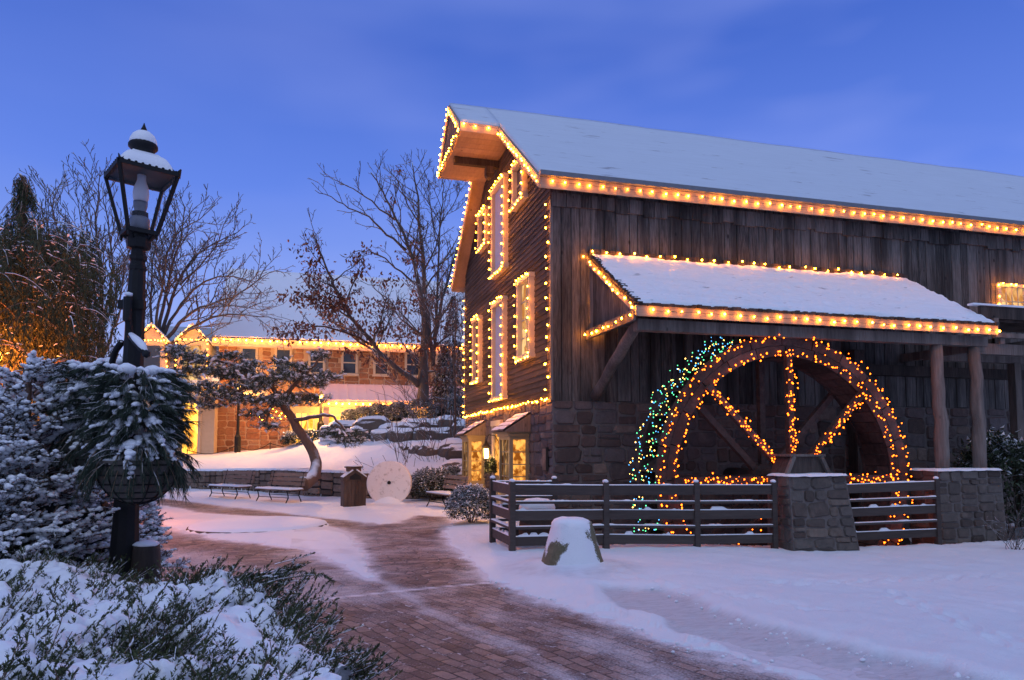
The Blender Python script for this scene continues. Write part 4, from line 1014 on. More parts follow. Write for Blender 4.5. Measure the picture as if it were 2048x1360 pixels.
# ================================================================== FENCES
def fence(label, pts, zs, tops, rails, group='grey board fences round the wheel pit', wide=.10):
    t = thing('board_fence', label, 'fence', (*pts[0], zs[0]), group)
    for k, ((x, y), zb, zt) in enumerate(zip(pts, zs, tops)):
        mb = MB(); h_ = wide/2; mb.add([(x-h_, y-h_, zb-.1), (x+h_, y-h_, zb-.1), (x+h_, y+h_, zb-.1), (x-h_, y+h_, zb-.1), (x-h_, y-h_, zt-.02), (x+h_, y-h_, zt-.02), (x+h_, y+h_, zt-.02), (x-h_, y+h_, zt-.02),
            (x-h_+.02, y-h_+.02, zt), (x+h_-.02, y-h_+.02, zt), (x+h_-.02, y+h_-.02, zt), (x-h_+.02, y+h_-.02, zt)], [(0, 3, 2, 1), (0, 1, 5, 4), (1, 2, 6, 5), (2, 3, 7, 6), (3, 0, 4, 7), (4, 5, 9, 8), (5, 6, 10, 9), (6, 7, 11, 10), (7, 4, 8, 11), (8, 9, 10, 11)])
        po = mb.build('post', FENCEW, t)
        mb = MB(); mb.blob((x, y, zt+.012), (h_+.004, h_+.004, .035), 2, .15); mb.build('snow_cap', SNOW, po, True)
    for (i, j) in rails:
        p, q = np.array(pts[i]), np.array(pts[j]); d = (q-p)/np.linalg.norm(q-p); a, b = p+d*(wide/2+.003), q-d*(wide/2+.003)
        if (i, j) in RAILEXT: b = q+d*RAILEXT[(i, j)]
        hi = tops[i]-.055; hj = tops[j]-.055; L = hi-(zs[i]+.10); sn = MB()
        for n_r, (f, hh) in enumerate(((0, .175), (.245, .045), (.385, .165), (.62, .045), (.77, .16))):
            za, zb_ = hi-f*L*1.06, hj-f*(hj-zs[j]-.10)*1.06
            mb = MB(); nv = np.array([-d[1], d[0]]); tk = .018 if hh > .1 else .05
            pp = []
            for (o, zz) in ((a, za), (b, zb_)):
                for sg in (-1, 1):
                    for hv in (-hh, 0): pp.append((*(o+nv*sg*tk), zz+hv))
            # order to box
            v = [pp[0], pp[4], pp[6], pp[2], pp[1], pp[5], pp[7], pp[3]]
            mb.add(v, BF); ra = mb.build('rail', FENCEW, t)
            m = 40; ts = np.linspace(.0, 1, m); nn = fbm(ts*9+n_r*3+a[0]*5, ts*0+n_r*7.7+a[1], 3)
            hgt = (.012 if hh > .1 else .010)+.05*ss((nn-.60)/.1)*(1 if hh > .1 and n_r else .25); ce = a+(b-a)*ts[:, None]; zz = za+(zb_-za)*ts
            w_ = tk+.004; V = []
            for kk in range(m):
                c = ce[kk]; V += [(*(c-nv*w_), zz[kk]-.003), (*(c-nv*w_*.6), zz[kk]+hgt[kk]), (*(c+nv*w_*.6), zz[kk]+hgt[kk]), (*(c+nv*w_), zz[kk]-.003)]
            fs = [(4*kk+q, 4*kk+4+q, 4*kk+5+q, 4*kk+1+q) for kk in range(m-1) for q in range(3)]
            sn.add(V, fs)
        sn.build('rail_snow', SNOW, t, True)
    return t
RAILEXT = {}
fA, fB, fC = (-1.76, -3.1), (-1.8, -1.87), (-.6, -1.87)
fence('long grey board fence with snowy rails, turning the corner left of the round stones', [fC, fB, fA, (-.07, -3.1), (1.69, -3.1), (3.30, -3.1)],
      [-.0, -.0, -.02, -.03, -.11, -.14], [1.19, 1.21, 1.20, 1.17, 1.15, 1.13], [(0, 1), (1, 2), (2, 3), (3, 4), (4, 5)])
fence('short grey board fence between the two stone pillars', [(4.95, -2.85), (7.32, -2.85)], [-.2, -.2], [1.1, 1.14], [(0, 1)])

# snow-capped stones
st = thing('stone_bollard', 'tapered stone bollard plastered with wind-blown snow in front of the fence', 'bollard', (*BOL, 0))
BOLM, ns, ls, b_ = nodes('frosted_bollard'); n_a = noise(ns, ls, coords(ns, ls), 45, 5, .7); n_b = noise(ns, ls, coords(ns, ls), 14, 5, .7)
f_a = ns.new('ShaderNodeMath'); f_a.operation = 'MULTIPLY_ADD'; ls.new(attr(ns, 'bare'), f_a.inputs[0]); f_a.inputs[1].default_value = .80; ls.new(n_a, f_a.inputs[2])
ls.new(mixrgb(ns, ls, maprange(ns, ls, f_a.outputs[0], .78, .93), (.80, .82, .86), mixrgb(ns, ls, n_b, (.05, .045, .02), (.22, .20, .12))), b_.inputs['Base Color']); b_.inputs['Roughness'].default_value = .85; bump(ns, ls, b_, n_a, .7, .03)
mb = MB(); nB = 96; zs_b = np.linspace(-.1, .70, 60); V = []; F_ = []; Rb = []
rad_b = lambda z: np.interp(z, [-.1, 0, .06, .15, .35, .55, .70], [.56, .53, .485, .45, .385, .325, .275])
for z in zs_b:
    for j in range(nB):
        t = 2*math.pi*j/nB; k = 1+.03*math.cos(3*t+1)+.07*noisev((math.cos(t)*1.3, math.sin(t)*1.3, z*1.6), 4)+.015*noisev((math.cos(t)*8, math.sin(t)*8, z*9), 2)
        V.append((BOL[0]+rad_b(z)*k*math.cos(t), BOL[1]+rad_b(z)*k*math.sin(t), z))
for i in range(len(zs_b)-1):
    for j in range(nB):
        t = 2*math.pi*(j+.5)/nB; q = np.array([math.cos(t), math.sin(t), 0]); left = -(q@RT); tow = -(q@FH); z = zs_b[i]
        bare = .95*math.exp(-((left-.74+.5*(z-.2))/.34)**2)*float(ss((.56-z)/.22))*float(ss((tow+.6)/.6))+.8*math.exp(-((left+.95)/.12)**2)*float(ss((z-.05)/.1))+.75*math.exp(-((left+.66)/.13)**2-((z-.53)/.09)**2)
        bare += .45*noisev((t*3.2, z*7, 1), 3)+.25*noisev((t*9, z*20, 1), 3)
        F_.append((i*nB+j, i*nB+(j+1) % nB, (i+1)*nB+(j+1) % nB, (i+1)*nB+j)); Rb.append(float(np.clip(bare, 0, 1)))
F_.append(tuple(range((len(zs_b)-1)*nB, len(zs_b)*nB))); Rb.append(0)
mb.V.append(np.array(V)); mb.F = F_; mb.Rn = Rb; mb.MI = [0]*len(F_); mb.n = len(V); ob_ = mb.build('stone_body', BOLM, st, True)
acc = np.zeros(len(V)); cn = np.zeros(len(V))
for f_, r_ in zip(F_, Rb):
    for i_ in f_[:4]: acc[i_] += r_; cn[i_] += 1
a_ = ob_.data.attributes.new('bare', 'FLOAT', 'POINT'); a_.data.foreach_set('value', (acc/np.maximum(cn, 1)).astype(np.float32))
mb = MB(); mb.lathe([(.30, .58), (.296, .64), (.285, .69), (.25, .735), (.17, .758), (.02, .765)], (BOL[0], BOL[1], 0), 48); mb.V[0] = mb.V[0]+np.array([[.012*noisev(p*6, 1), .012*noisev(p*6, 2), .018*noisev(p*5, 3)] for p in mb.V[0]]); mb.build('snow_cap', SNOW, st, True)
sp_ = at(1062, 1045, 13.2); SPX = (-1.12, -2.45)
s2 = thing('capped_stone', 'rounded stone under a smooth cap of snow, inside the fence corner', 'stone', (*SPX, 0))
mb = MB(); mb.lathe([(.34, -.1), (.33, .3), (.30, .62), (.2, .7), (.02, .72)], (*SPX, 0), 24); mb.build('stone_body', STONED, s2, True)
mb = MB(); mb.lathe([(.32, .60), (.33, .70), (.30, .79), (.2, .85), (.03, .87)], (*SPX, 0), 28); mb.build('snow_cap', SNOW, s2, True)
# low round slab in the island of snow
sl = thing('round_slab', 'low round stone slab under snow in the middle of the brick path', 'stone slab', (*ELL, 0))
ea, eb = 1.75, 1.55
a_, b_ = onz(620, 1060), onz(425, 1048); ea = .5*np.hypot(*(a_-b_)[:2]); ex = (a_-b_)[:2]/(2*ea); mid_ = (a_+b_)[:2]/2; ey = np.array([-ex[1], ex[0]]); eb = ea*1.05
mb = MB(); V = []; n = 72
for r, z in ((1.0, -.05), (1.0, .045), (.985, .05)):
    for k in range(n): t = 2*math.pi*k/n; rr = r*(1+.012*math.sin(k*2.3)); p = mid_+ex*ea*rr*math.cos(t)+ey*eb*rr*math.sin(t)+ey*eb*.0; V.append((p[0], p[1], z))
mb.add(V, [(i*n+j, i*n+(j+1) % n, (i+1)*n+(j+1) % n, (i+1)*n+j) for i in range(2) for j in range(n)]+[tuple(range(2*n, 3*n))]); mb.build('stone_body', STONED, sl)
mb = MB(); V = []
for r in np.linspace(0, 1, 14):
    for k in range(n):
        t = 2*math.pi*k/n; edge_ = 1.03+.04*fbm(np.array(3*math.cos(t)), np.array(3*math.sin(t)), 2); p = mid_+ex*ea*r*edge_*math.cos(t)+ey*eb*r*edge_*math.sin(t)+ey*eb*.0; 
        V.append((p[0], p[1], .10+.09*(1-r**4)+(.03*float(fbm(np.array(p[0]*2), np.array(p[1]*2), 3)))*(1-r)-(.10 if r > .99 else 0)-.05*r))
mb.add(V, [(i*n+j, i*n+(j+1) % n, (i+1)*n+(j+1) % n, (i+1)*n+j) for i in range(13) for j in range(n)]); mb.build('snow_cap', SNOW, sl, True)

# ================================================================== BENCHES
def make_bench(label, W=1.75, snow=True):
    t = thing('park_bench', label, 'bench', (0, 0, 0), 'slatted benches by the path')
    mb = MB()
    for k in range(5): y = -.24+k*.11; mb.box((-W/2, y, .425), (W/2, y+.092, .455))
    seat = mb.build('seat', BENCHW, t, world=False)
    mb = MB()
    for k in range(3): z = .56+k*.145; y = .30+k*.035; mb.add([(-W/2, y, z), (W/2, y, z), (W/2, y+.025, z), (-W/2, y+.025, z), (-W/2, y+.028, z+.105), (W/2, y+.028, z+.105), (W/2, y+.053, z+.105), (-W/2, y+.053, z+.105)], BF)
    mb.build('backrest', BENCHW, t, world=False)
    for x in (-W/2+.14, W/2-.14):
        mb = MB(); mb.tube([(x, -.30, .0), (x, -.26, .08), (x, -.19, .2), (x, -.22, .34), (x, -.25, .415)], .018, 6); mb.tube([(x, .34, .0), (x, .29, .12), (x, .22, .25), (x, .26, .40), (x, .32, .6), (x, .42, 1.0)], .018, 6)
        mb.beam((x, -.27, .41), (x, .3, .41), .03, .03); mb.build('leg', BLACK, t, world=False)
    mb = MB(); mb.tube([(-W/2+.14, -.2, .2), (W/2-.14, -.2, .2)], .012, 6); mb.tube([(-W/2+.14, .24, .25), (W/2-.14, .24, .25)], .012, 6); mb.build('stretcher', BLACK, t, world=False)
    if snow:
        X, Y = np.meshgrid(np.linspace(-W/2, W/2, 46), np.linspace(-.25, .30, 18)); e = np.minimum(np.minimum(X+W/2, W/2-X), np.minimum(Y+.25, .3-Y))
        Z = .455+.05*ss((e+.005)/.05)+(fbm(X*5, Y*5+3, 3)-.5)*.02
        idx = np.arange(X.size).reshape(X.shape); mb = MB(); mb.add(np.stack([X, Y, Z], -1).reshape(-1, 3), np.stack([idx[:-1, :-1], idx[:-1, 1:], idx[1:, 1:], idx[1:, :-1]], -1).reshape(-1, 4).tolist()); mb.build('seat_snow', SNOW, seat, True, world=False)
    return t
def place(o, px, py, z, rz, dep=None):
    p = onz(px, py, z) if dep is None else at(px, py, dep); o.location = (p[0], p[1], z); o.rotation_euler = (0, 0, rz)
b0 = make_bench('slatted bench with snow on its seat, right one of the pair along the low wall')
pA, pB = onz(515, 1012), onz(600, 1018); ang = math.atan2(*(pB-pA)[:2][::-1])
place(b0, 556, 1006, 0, ang)
b1 = copy_obj(b0); b1['label'] = 'slatted bench with snow on its seat, left one of the pair, farther from the tree'; place(b1, 458, 998, 0, ang)
b2 = make_bench('slatted bench with snowy ribs on its seat, between the bush and the far bay window', 1.5, False)
b2.location = (-1.42, 5.6, .02); b2.rotation_euler = (0, 0, R(-74))
mb = MB()
for k in range(5): y = -.24+k*.11; mb.box((-.75, y+.004, .456), (.75, y+.088, .485))
mb.build('seat_snow', SNOW, b2.children[0], world=False)

# bin
bn = thing('litter_bin', 'brown boarded litter bin with a small gabled hood and snow on top, beside the millstone', 'litter bin', (*onz(706, 1016)[:2], 0))
def local(mb, name, mat, par, smooth=False): return mb.build(name, mat, par, smooth, world=False)
mb = MB(); hw, H = .31, 1.02
for k in range(6):
    for sgn in (0, 1, 2, 3):
        a = sgn*math.pi/2; c, s = math.cos(a), math.sin(a); u0 = -hw+2*hw*k/6+.004; u1 = u0+2*hw/6-.008
        f = lambda u, w, z: (c*u-s*w, s*u+c*w, z)
        mb.add([f(u0, -hw-.015, 0), f(u1, -hw-.015, 0), f(u1, -hw, 0), f(u0, -hw, 0), f(u0, -hw-.015, H-.2), f(u1, -hw-.015, H-.2), f(u1, -hw, H-.2), f(u0, -hw, H-.2)], BF)
mb.box((-hw, -hw, .02), (hw, hw, H-.2)); local(mb, 'body', BINW, bn)
mb = MB(); mb.prism([(-hw-.03, -hw-.04, H-.2), (hw+.03, -hw-.04, H-.2), (hw+.03, -hw-.04, H-.12), (0, -hw-.04, H+.12), (-hw-.03, -hw-.04, H-.12)], (0, 2*hw+.08, 0)); mb.box((-.2, -.15, H+.06), (.2, .15, H+.17)); mb.box((-.25, -.19, H+.171), (.25, .19, H+.20)); hd = local(mb, 'hood', BINW, bn)
mb = MB(); mb.prism([(-.16, -hw-.047, H-.17), (.16, -hw-.047, H-.17), (.16, -hw-.047, H-.08), (0, -hw-.047, H+.02), (-.16, -hw-.047, H-.08)], (0, .005, 0)); local(mb, 'opening', BLACK, hd)
mb = MB(); mb.blob((0, 0, H+.215), (.25, .19, .03), 2, .1); mb.prism([(.05, -hw-.02, H+.10), (hw+.03, -hw-.02, H-.105), (hw+.02, -hw-.02, H-.07), (.06, -hw-.02, H+.135)], (0, 2*hw+.02, 0)); mb.prism([(-.05, -hw-.02, H+.10), (-hw-.03, -hw-.02, H-.105), (-hw-.02, -hw-.02, H-.09), (-.06, -hw-.02, H+.12)], (0, 2*hw+.02, 0)); local(mb, 'snow_cap', SNOW, hd)
bn.rotation_euler = (0, 0, R(6))
# millstone on edge
ms = thing('millstone', 'round millstone standing on edge against the low wall, coated in frost', 'millstone', (*onz(778, 1009)[:2], 0))
mdir = R(-12); 
mb = MB(); rad = .70; prof = [(.06, -.1), (.07, -.12), (rad-.02, -.13), (rad, -.10), (rad, .10), (rad-.02, .12), (.02, .12)]
mb.lathe(prof, (0, 0, 0), 56); V = mb.V[0]; V2 = np.stack([V[:, 0], V[:, 2], V[:, 1]], 1); V2[:, 2] += rad-.03; V2[:, 1] += (V2[:, 2])*.10; mb.V[0] = V2
local(mb, 'stone_disc', MILL, ms, False); ms.rotation_euler = (0, 0, mdir)
mb = MB(); mb.tube([(0, -.13+.065, rad-.02), (0, .0, rad)], .055, 12); local(mb, 'eye_hole', DARKJ, ms)
mb = MB(); X, Y = np.meshgrid(np.linspace(-1.1, 1.1, 40), np.linspace(-1.0, .1, 24)); Z = .26*np.exp(-(X/.5)**2-((Y+.1)/.35)**2)+.04*fbm(X*4, Y*4, 3)-.035; Z = np.where(np.hypot(X/1.1, (Y+.2)/.8) > .95, -.03, Z)
idx = np.arange(X.size).reshape(X.shape); mb.add(np.stack([X, Y, Z], -1).reshape(-1, 3), np.stack([idx[:-1, :-1], idx[:-1, 1:], idx[1:, 1:], idx[1:, :-1]], -1).reshape(-1, 4).tolist()); local(mb, 'snow_drift', SNOW, ms, True)

# ================================================================== RETAINING WALL, BOULDERS
random.seed(5)
rw = thing('retaining_wall', 'low dry stone retaining wall behind the benches, snow lying on top', 'wall', (*fromsd(-.137*24.3, 24.3), 0))
mbm, mbs, mbc = MB(), MB(), MB()
us = np.linspace(-.56, -.062, 30); wd_ = np.interp(us, _wu, _wd)-.05
PW = np.array([fromsd(u*d, d) for u, d in zip(us, wd_)])
for i in range(len(PW)-1):
    a, b = PW[i], PW[i+1]; d = b-a; L = np.hypot(*d); d /= L; nv = np.array([d[1], -d[0]]); 
    if nv@(CAM[:2]-a) < 0: nv = -nv
    sa, da = sdp((a+b)/2-nv*.5); zt = float(_ev(_rb, np.array(sa), np.array(da)))
    v = [(*(a), -.3), (*(b), -.3), (*(b-nv*.45), -.3), (*(a-nv*.45), -.3)]; mbm.add(v+[(p, q, zt-.02) for p, q, _ in v], BF)
    stone_face(mbs, (*a, -.05), (*d, 0), (0, 0, 1), L, zt+.05-.015, (*nv, 0), .62, .2, .012, .05)
    m = 6
    for q in range(m):
        p0 = a+d*L*q/m+nv*(.05+random.uniform(0, .03)); p1 = a+d*L*(q+1)/m+nv*(.05+random.uniform(0, .03))
        mbc.add([(*p0, zt-.03), (*p1, zt-.03), (*(p1-nv*.06), zt+.05), (*(p0-nv*.06), zt+.05), (*(p1-nv*1.1), zt+.07), (*(p0-nv*1.1), zt+.07)], [(0, 1, 2, 3), (3, 2, 4, 5)])
mbm.build('core', DARKJ, rw); mbs.build('stones', STONEW, rw); mbc.build('snow_top', SNOW, rw, True)
BOUL = [(655, 866, 33, .38), (690, 862, 32.6, .62), (722, 868, 32, .45), (745, 858, 32.4, .72), (783, 868, 31.8, .55), (812, 864, 31.6, .5), (800, 874, 31.2, .5), (832, 858, 32, .62), (868, 862, 31.8, .72), (845, 873, 31.2, .45), (900, 858, 31.8, .75), (930, 866, 31.2, .6), (880, 874, 31, .5), (765, 874, 31.4, .4),
        (803, 912, 28.2, .38), (826, 906, 27.9, .52), (850, 908, 27.5, .6), (880, 910, 27.2, .62), (907, 908, 27, .66), (932, 912, 26.6, .6), (912, 938, 25.6, .42)]
tops = ['small boulder at the far left end of the upper row', 'broad boulder left in the upper row, under the bare shrubs', 'low boulder in the upper row left of the clipped shrubs', 'large boulder of the upper row below the second shrub', 'dark boulder of the upper row below the middle shrub',
        'round boulder capped with snow in the middle of the upper row', 'low boulder at the foot of the middle of the upper row', 'boulder right of the snow-capped one in the upper row', 'wide boulder of the upper row beneath the right shrub', 'small boulder tucked at the foot of the wide one', 'flat-topped boulder near the right end of the upper row', 'boulder at the right end of the upper row by the barn',
        'small boulder below the flat-topped one', 'small boulder at the foot of the left part of the upper row', 'small snow-dusted boulder at the left end of the lower row', 'second boulder of the lower row', 'third boulder of the lower row, half buried in snow', 'fourth boulder of the lower row', 'tallest boulder of the lower row by the bay window', 'last boulder of the lower row beside the bay window', 'lone boulder below the lower row beside the far bay window']
for (px, py, dp, r), lb in zip(BOUL, tops):
    c = at(px, py, dp); mb = MB(); v, f = ICO[3]; k = random.random()*90
    d = np.sign(v)*np.abs(v)**.62; d *= (1+.22*np.array([noisev(p*1.4, k) for p in v])+.05*np.array([noisev(p*5, k) for p in v]))[:, None]
    sx = random.uniform(.95, 1.35); w = d*np.array([r*sx, r*.8, r*.72]); mb.add(w+c, f, random.random())
    o = mb.build('boulder', ROCK, None, False); tag(o, lb, 'boulder', 'boulders of the terraced bank')
    mb = MB(); t_ = v[:, 2] > .1; capz = w.copy(); capz[:, 2] = np.where(v[:, 2] > .30, w[:, 2]+.07, w[:, 2]-.12); capz[:, :2] *= .94
    mb.add(capz+c, f); mb.build('snow_cap', SNOW, o, True)

# ================================================================== FAR STONE HOUSE
hx0 = ony(438, 690, YB)[0]; hx1 = hx0+30; ze = ony(440, 676, YB)[2]; zb = 1.2
zr_ = ony(640, 548, YB+5.5)[2]
house = thing('stone_house', 'long two storey stone house with a snowy roof and lit eave beyond the lawn', 'house', (hx0, YB, zb))
mb = MB(); mb.box((hx0, YB, zb), (hx1, YB+.3, ze-.35)); mb.box((hx0, YB+.3, zb), (hx0+.3, YB+11, ze)); mb.prism([(hx0+.02, YB, ze-.1), (hx0+.02, YB+11, ze-.1), (hx0+.02, YB+5.5, zr_-.4)], (.25, 0, 0)); mb.build('mortar_wall', MORTF, house)
random.seed(8)
wz0 = ony(497, 743, YB)[2]; wz1 = ony(497, 696, YB)[2]
cols_ = [(480, 516), (549, 585), (618, 654), (687, 722), (755, 790), (824, 858)]
wins = [(ony(a, 720, YB)[0], ony(b, 720, YB)[0]) for a, b in cols_]
pw = wins[1][0]-wins[0][0]; wins = [(wins[0][0]+pw*k, wins[0][0]+pw*k+(wins[0][1]-wins[0][0])) for k in range(8)]
mb = MB(); stone_face(mb, (hx0, YB, zb), (1, 0, 0), (0, 0, 1), wins[-1][1]-hx0+1, ze-.4-zb, (0, -1, 0), .85, .3, .02, .03, holes=[(a-hx0-.02, wz0-zb-.05, b-hx0+.02, wz1-zb+.05) for a, b in wins]); mb.build('stone_facing', STONEF, house)
for k, (a, b) in enumerate(wins):
    mb = MB(); y0 = YB-.12; t = .13
    mb.box((a, y0, wz0), (a+t, YB-.001, wz1)); mb.box((b-t, y0, wz0), (b, YB-.001, wz1)); mb.box((a-.03, y0-.02, wz1+.001), (b+.03, YB-.001, wz1+t)); mb.box((a-.05, y0-.05, wz0-.1), (b+.05, YB-.001, wz0-.001)); f = mb.build('window', CREAM, house)
    mb = MB(); mb.box((a+t, YB-.05, wz0), (b-t, YB-.045, wz1)); mb.build('pane', GLASS, f)
    mb = MB(); zm = (wz0+wz1)/2; mb.box((a+t, YB-.09, zm-.035), (b-t, YB-.051, zm+.035)); mb.box((a+t, YB-.085, wz1-.05), (b-t, YB-.051, wz1)); mb.box((a+t, YB-.085, wz0), (b-t, YB-.051, wz0+.06)); mb.build('sash', CREAM, f)
# roof
mb = MB()
def rslab(mb, x0, x1, ya, za, yb, zb2, th): mb.add([(x0, ya, za-th), (x1, ya, za-th), (x1, yb, zb2-th), (x0, yb, zb2-th), (x0, ya, za), (x1, ya, za), (x1, yb, zb2), (x0, yb, zb2)], BF)
rslab(mb, hx0-.3, hx1, YB-.5, ze-.03, YB+5.5, zr_-.09, .12); rslab(mb, hx0-.3, hx1, YB+11.5, ze-.03, YB+5.5, zr_-.09, .12); rf = mb.build('roof', WOODD, house)
mb = MB(); rslab(mb, hx0-.28, hx1, YB-.46, ze+.06, YB+5.5, zr_, .085); rslab(mb, hx0-.28, hx1, YB+11.4, ze+.06, YB+5.5, zr_, .085); mb.build('snow_cover', SNOW, rf)
mb = MB(); mb.box((hx0-.3, YB-.53, ze-.5), (hx1, YB-.502, ze-.05)); mb.box((hx0-.3, YB-.5, ze-.46), (hx1, YB-.002, ze-.42)); mb.build('fascia', CREAM, house)
gh = 'warm bulbs on the far stone house'
string_lights('small warm bulbs along the eave of the far stone house', [(hx0-.1, YB-.62, ze-.16), (hx0+21, YB-.62, ze-.16)], .40, .01, BMF, .003, gh)
# metal lean-to over the lit shop front
la = ony(640, 770, YB)[0]; lb_ = la+12.5; lz1 = ony(700, 768, YB)[2]; lz0 = ony(700, 800, YB-2.4)[2]
mb = MB(); mb.add([(la, YB-.02, lz1-.1), (lb_, YB-.02, lz1-.1), (lb_, YB-2.4, lz0-.1), (la, YB-2.4, lz0-.1), (la, YB-.02, lz1), (lb_, YB-.02, lz1), (lb_, YB-2.4, lz0), (la, YB-2.4, lz0)], BF); 
for k in range(26): x = la+(lb_-la)*k/25; mb.beam((x, YB-.02, lz1+.02), (x, YB-2.4, lz0+.02), .03, .04)
mb.build('lean_to_roof', PINKM if 'PINKM' in globals() else plain('seamed_metal', (.62, .55, .58), .5, 0, 3, .08), house)
mb = MB(); mb.box((la, YB-2.45, lz0-.42), (lb_, YB-2.402, lz0-.1)); mb.build('lean_to_fascia', CREAM, house)
for x in (la+.2, la+4.2, la+8.3, lb_-.3): mb = MB(); mb.box((x, YB-2.36, 1.2), (x+.3, YB-2.06, lz0-.1)); mb.build('porch_post', CREAM, house)
mb = MB(); mb.box((la-1.6, YB-.10, 1.5), (lb_, YB-.08, lz0-.25)); mb.build('shop_front', plain('shop_wall', (.55, .42, .2), .7), house)
for k, (a, b) in enumerate(((-1.3, -.3), (.4, 2.9), (3.3, 5.6), (6.2, 8.2), (8.8, 11.5))):
    mb = MB(); mb.box((la+a, YB-.13, 1.7), (la+b, YB-.11, lz0-.65)); w_ = mb.build('shop_window', LITFAR, house)
    mb = MB(); 
    for q in range(4): x = la+a+(b-a)*q/3; mb.box((x-.04, YB-.17, 1.7), (x+.04, YB-.135, lz0-.65))
    mb.build('frame', CREAM, w_)
string_lights('small warm bulbs under the metal lean-to of the far stone house', [(la+.1, YB-2.55, lz0-.22), (lb_, YB-2.55, lz0-.22)], .36, .01, BMF, .003, gh)
for q_ in (.6, 3.9, 7.2, 10.5):
    pl_ = bpy.data.lights.new('ceiling_lamp', 'POINT'); pl_.energy = 210; pl_.color = (1, .48, .11); pl_.shadow_soft_size = .1
    pl2 = bpy.data.objects.new('ceiling_lamp', pl_); col.objects.link(pl2); pl2.parent = house; pl2.location = Vector((la+q_, YB-1.1, lz0-.45))-house.location
pd_ = bpy.data.lights.new('porch_light', 'AREA')
pd_.energy = 500; pd_.color = (1, .55, .18); pd_.shape = 'RECTANGLE'; pd_.size = 11; pd_.size_y = 1.2
po_ = bpy.data.objects.new('porch_light', pd_); col.objects.link(po_); po_.location = ((la+lb_)/2, YB-.6, lz0-.5); po_.rotation_euler = (R(-20), 0, 0); po_.parent = house; po_.location = po_.location-house.location

# left house: cream siding, two gabled dormers outlined in bulbs
cx0 = ony(240, 700, YB-1.2)[0]; cx1 = ony(433, 700, YB-1.2)[0]; yc = YB-1.2
cot = thing('siding_house', 'cream sided house with lit gabled dormers, left of the stone house', 'house', (cx0, yc, 1.3))
cez = ony(400, 772, yc)[2]; crz = ony(400, 655, yc+3.4)[2]
mb = MB(); zz = 1.3
while zz < cez: mb.add([(cx0, yc-.03, zz), (cx1, yc-.03, zz), (cx1, yc, min(cez, zz+.2)), (cx0, yc, min(cez, zz+.2))], [(0, 1, 2, 3)], .5); zz += .2
mb.box((cx0, yc+.001, 1.3), (cx1, yc+5, cez)); mb.prism([(cx1-.2, yc, cez), (cx1-.2, yc+6.8, cez), (cx1-.2, yc+3.4, crz-.15)], (.19, 0, 0)); mb.build('siding', CREAM, cot)
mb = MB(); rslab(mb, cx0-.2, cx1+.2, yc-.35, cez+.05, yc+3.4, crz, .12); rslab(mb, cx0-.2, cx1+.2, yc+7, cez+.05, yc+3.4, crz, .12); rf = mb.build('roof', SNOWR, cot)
for px, lab in ((385, 'right'), (303, 'left')):
    p = ony(px, 720, yc); hw = .72; zt = ony(px, 650, yc)[2]; ze2 = ony(px, 682, yc)[2]; zb2 = cez-.3; X = p[0]
    mb = MB(); mb.prism([(X-hw, yc-.05, zb2), (X+hw, yc-.05, zb2), (X+hw, yc-.05, ze2), (X, yc-.05, zt-.1), (X-hw, yc-.05, ze2)], (0, 3.0, 0)); dm = mb.build('dormer', CREAM, cot)
    mb = MB()
    for sg in (-1, 1): mb.add([(X, yc-.3, zt), (X+sg*(hw+.15), yc-.3, ze2-.08), (X+sg*(hw+.15), yc+3, ze2-.08), (X, yc+3, zt), (X, yc-.3, zt+.1), (X+sg*(hw+.15), yc-.3, ze2+.02), (X+sg*(hw+.15), yc+3, ze2+.02), (X, yc+3, zt+.1)], BF)
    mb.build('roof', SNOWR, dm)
    mb = MB(); mb.box((X-.42, yc-.08, zb2+.3), (X+.42, yc-.055, ze2-.25)); mb.build('window', GLASS if px < 350 else LITWIN, dm)
    string_lights('bulbs outlining the %s gabled dormer of the cream sided house' % lab, [(X-hw-.05, yc-.38, zb2+.1), (X-hw-.05, yc-.38, ze2), (X, yc-.38, zt-.02), (X+hw+.05, yc-.38, ze2), (X-hw-.05, yc-.38, ze2), (X+hw+.05, yc-.38, ze2), (X+hw+.05, yc-.38, zb2+.1)], .30, .02, BMD, .003, gh)
# its lit doorway
da = ony(366, 850, yc)[0]; db = ony(396, 850, yc)[0]; dz = ony(380, 806, yc)[2]
mb = MB(); mb.box((da-.15, yc-.1, 1.3), (da, yc-.031, dz+.15)); mb.box((db, yc-.1, 1.3), (db+.15, yc-.031, dz+.15)); mb.box((da, yc-.1, dz), (db, yc-.031, dz+.15)); dd = mb.build('door', CREAM, cot)
mb = MB(); mb.box((da, yc-.05, 1.5), (db, yc-.04, dz)); mb.build('pane', LITFAR, dd)
mb = MB(); mb.add([(da-1.0, yc-1.3, dz+.35), (db+3.5, yc-1.3, dz+.35), (db+3.5, yc-.03, dz+.75), (da-1, yc-.03, dz+.75), (da-1.0, yc-1.3, dz+.25), (db+3.5, yc-1.3, dz+.25), (db+3.5, yc-.03, dz+.6), (da-1, yc-.03, dz+.6)], BF); mb.build('awning', CREAM, cot)
string_lights('strings of tiny warm lights swagged over the door of the cream sided house', [at(500, 826, 38.5), at(530, 838, 38.5), at(552, 820, 38.5), at(575, 842, 38.5)], .16, .03, None, .003, gh, .10)

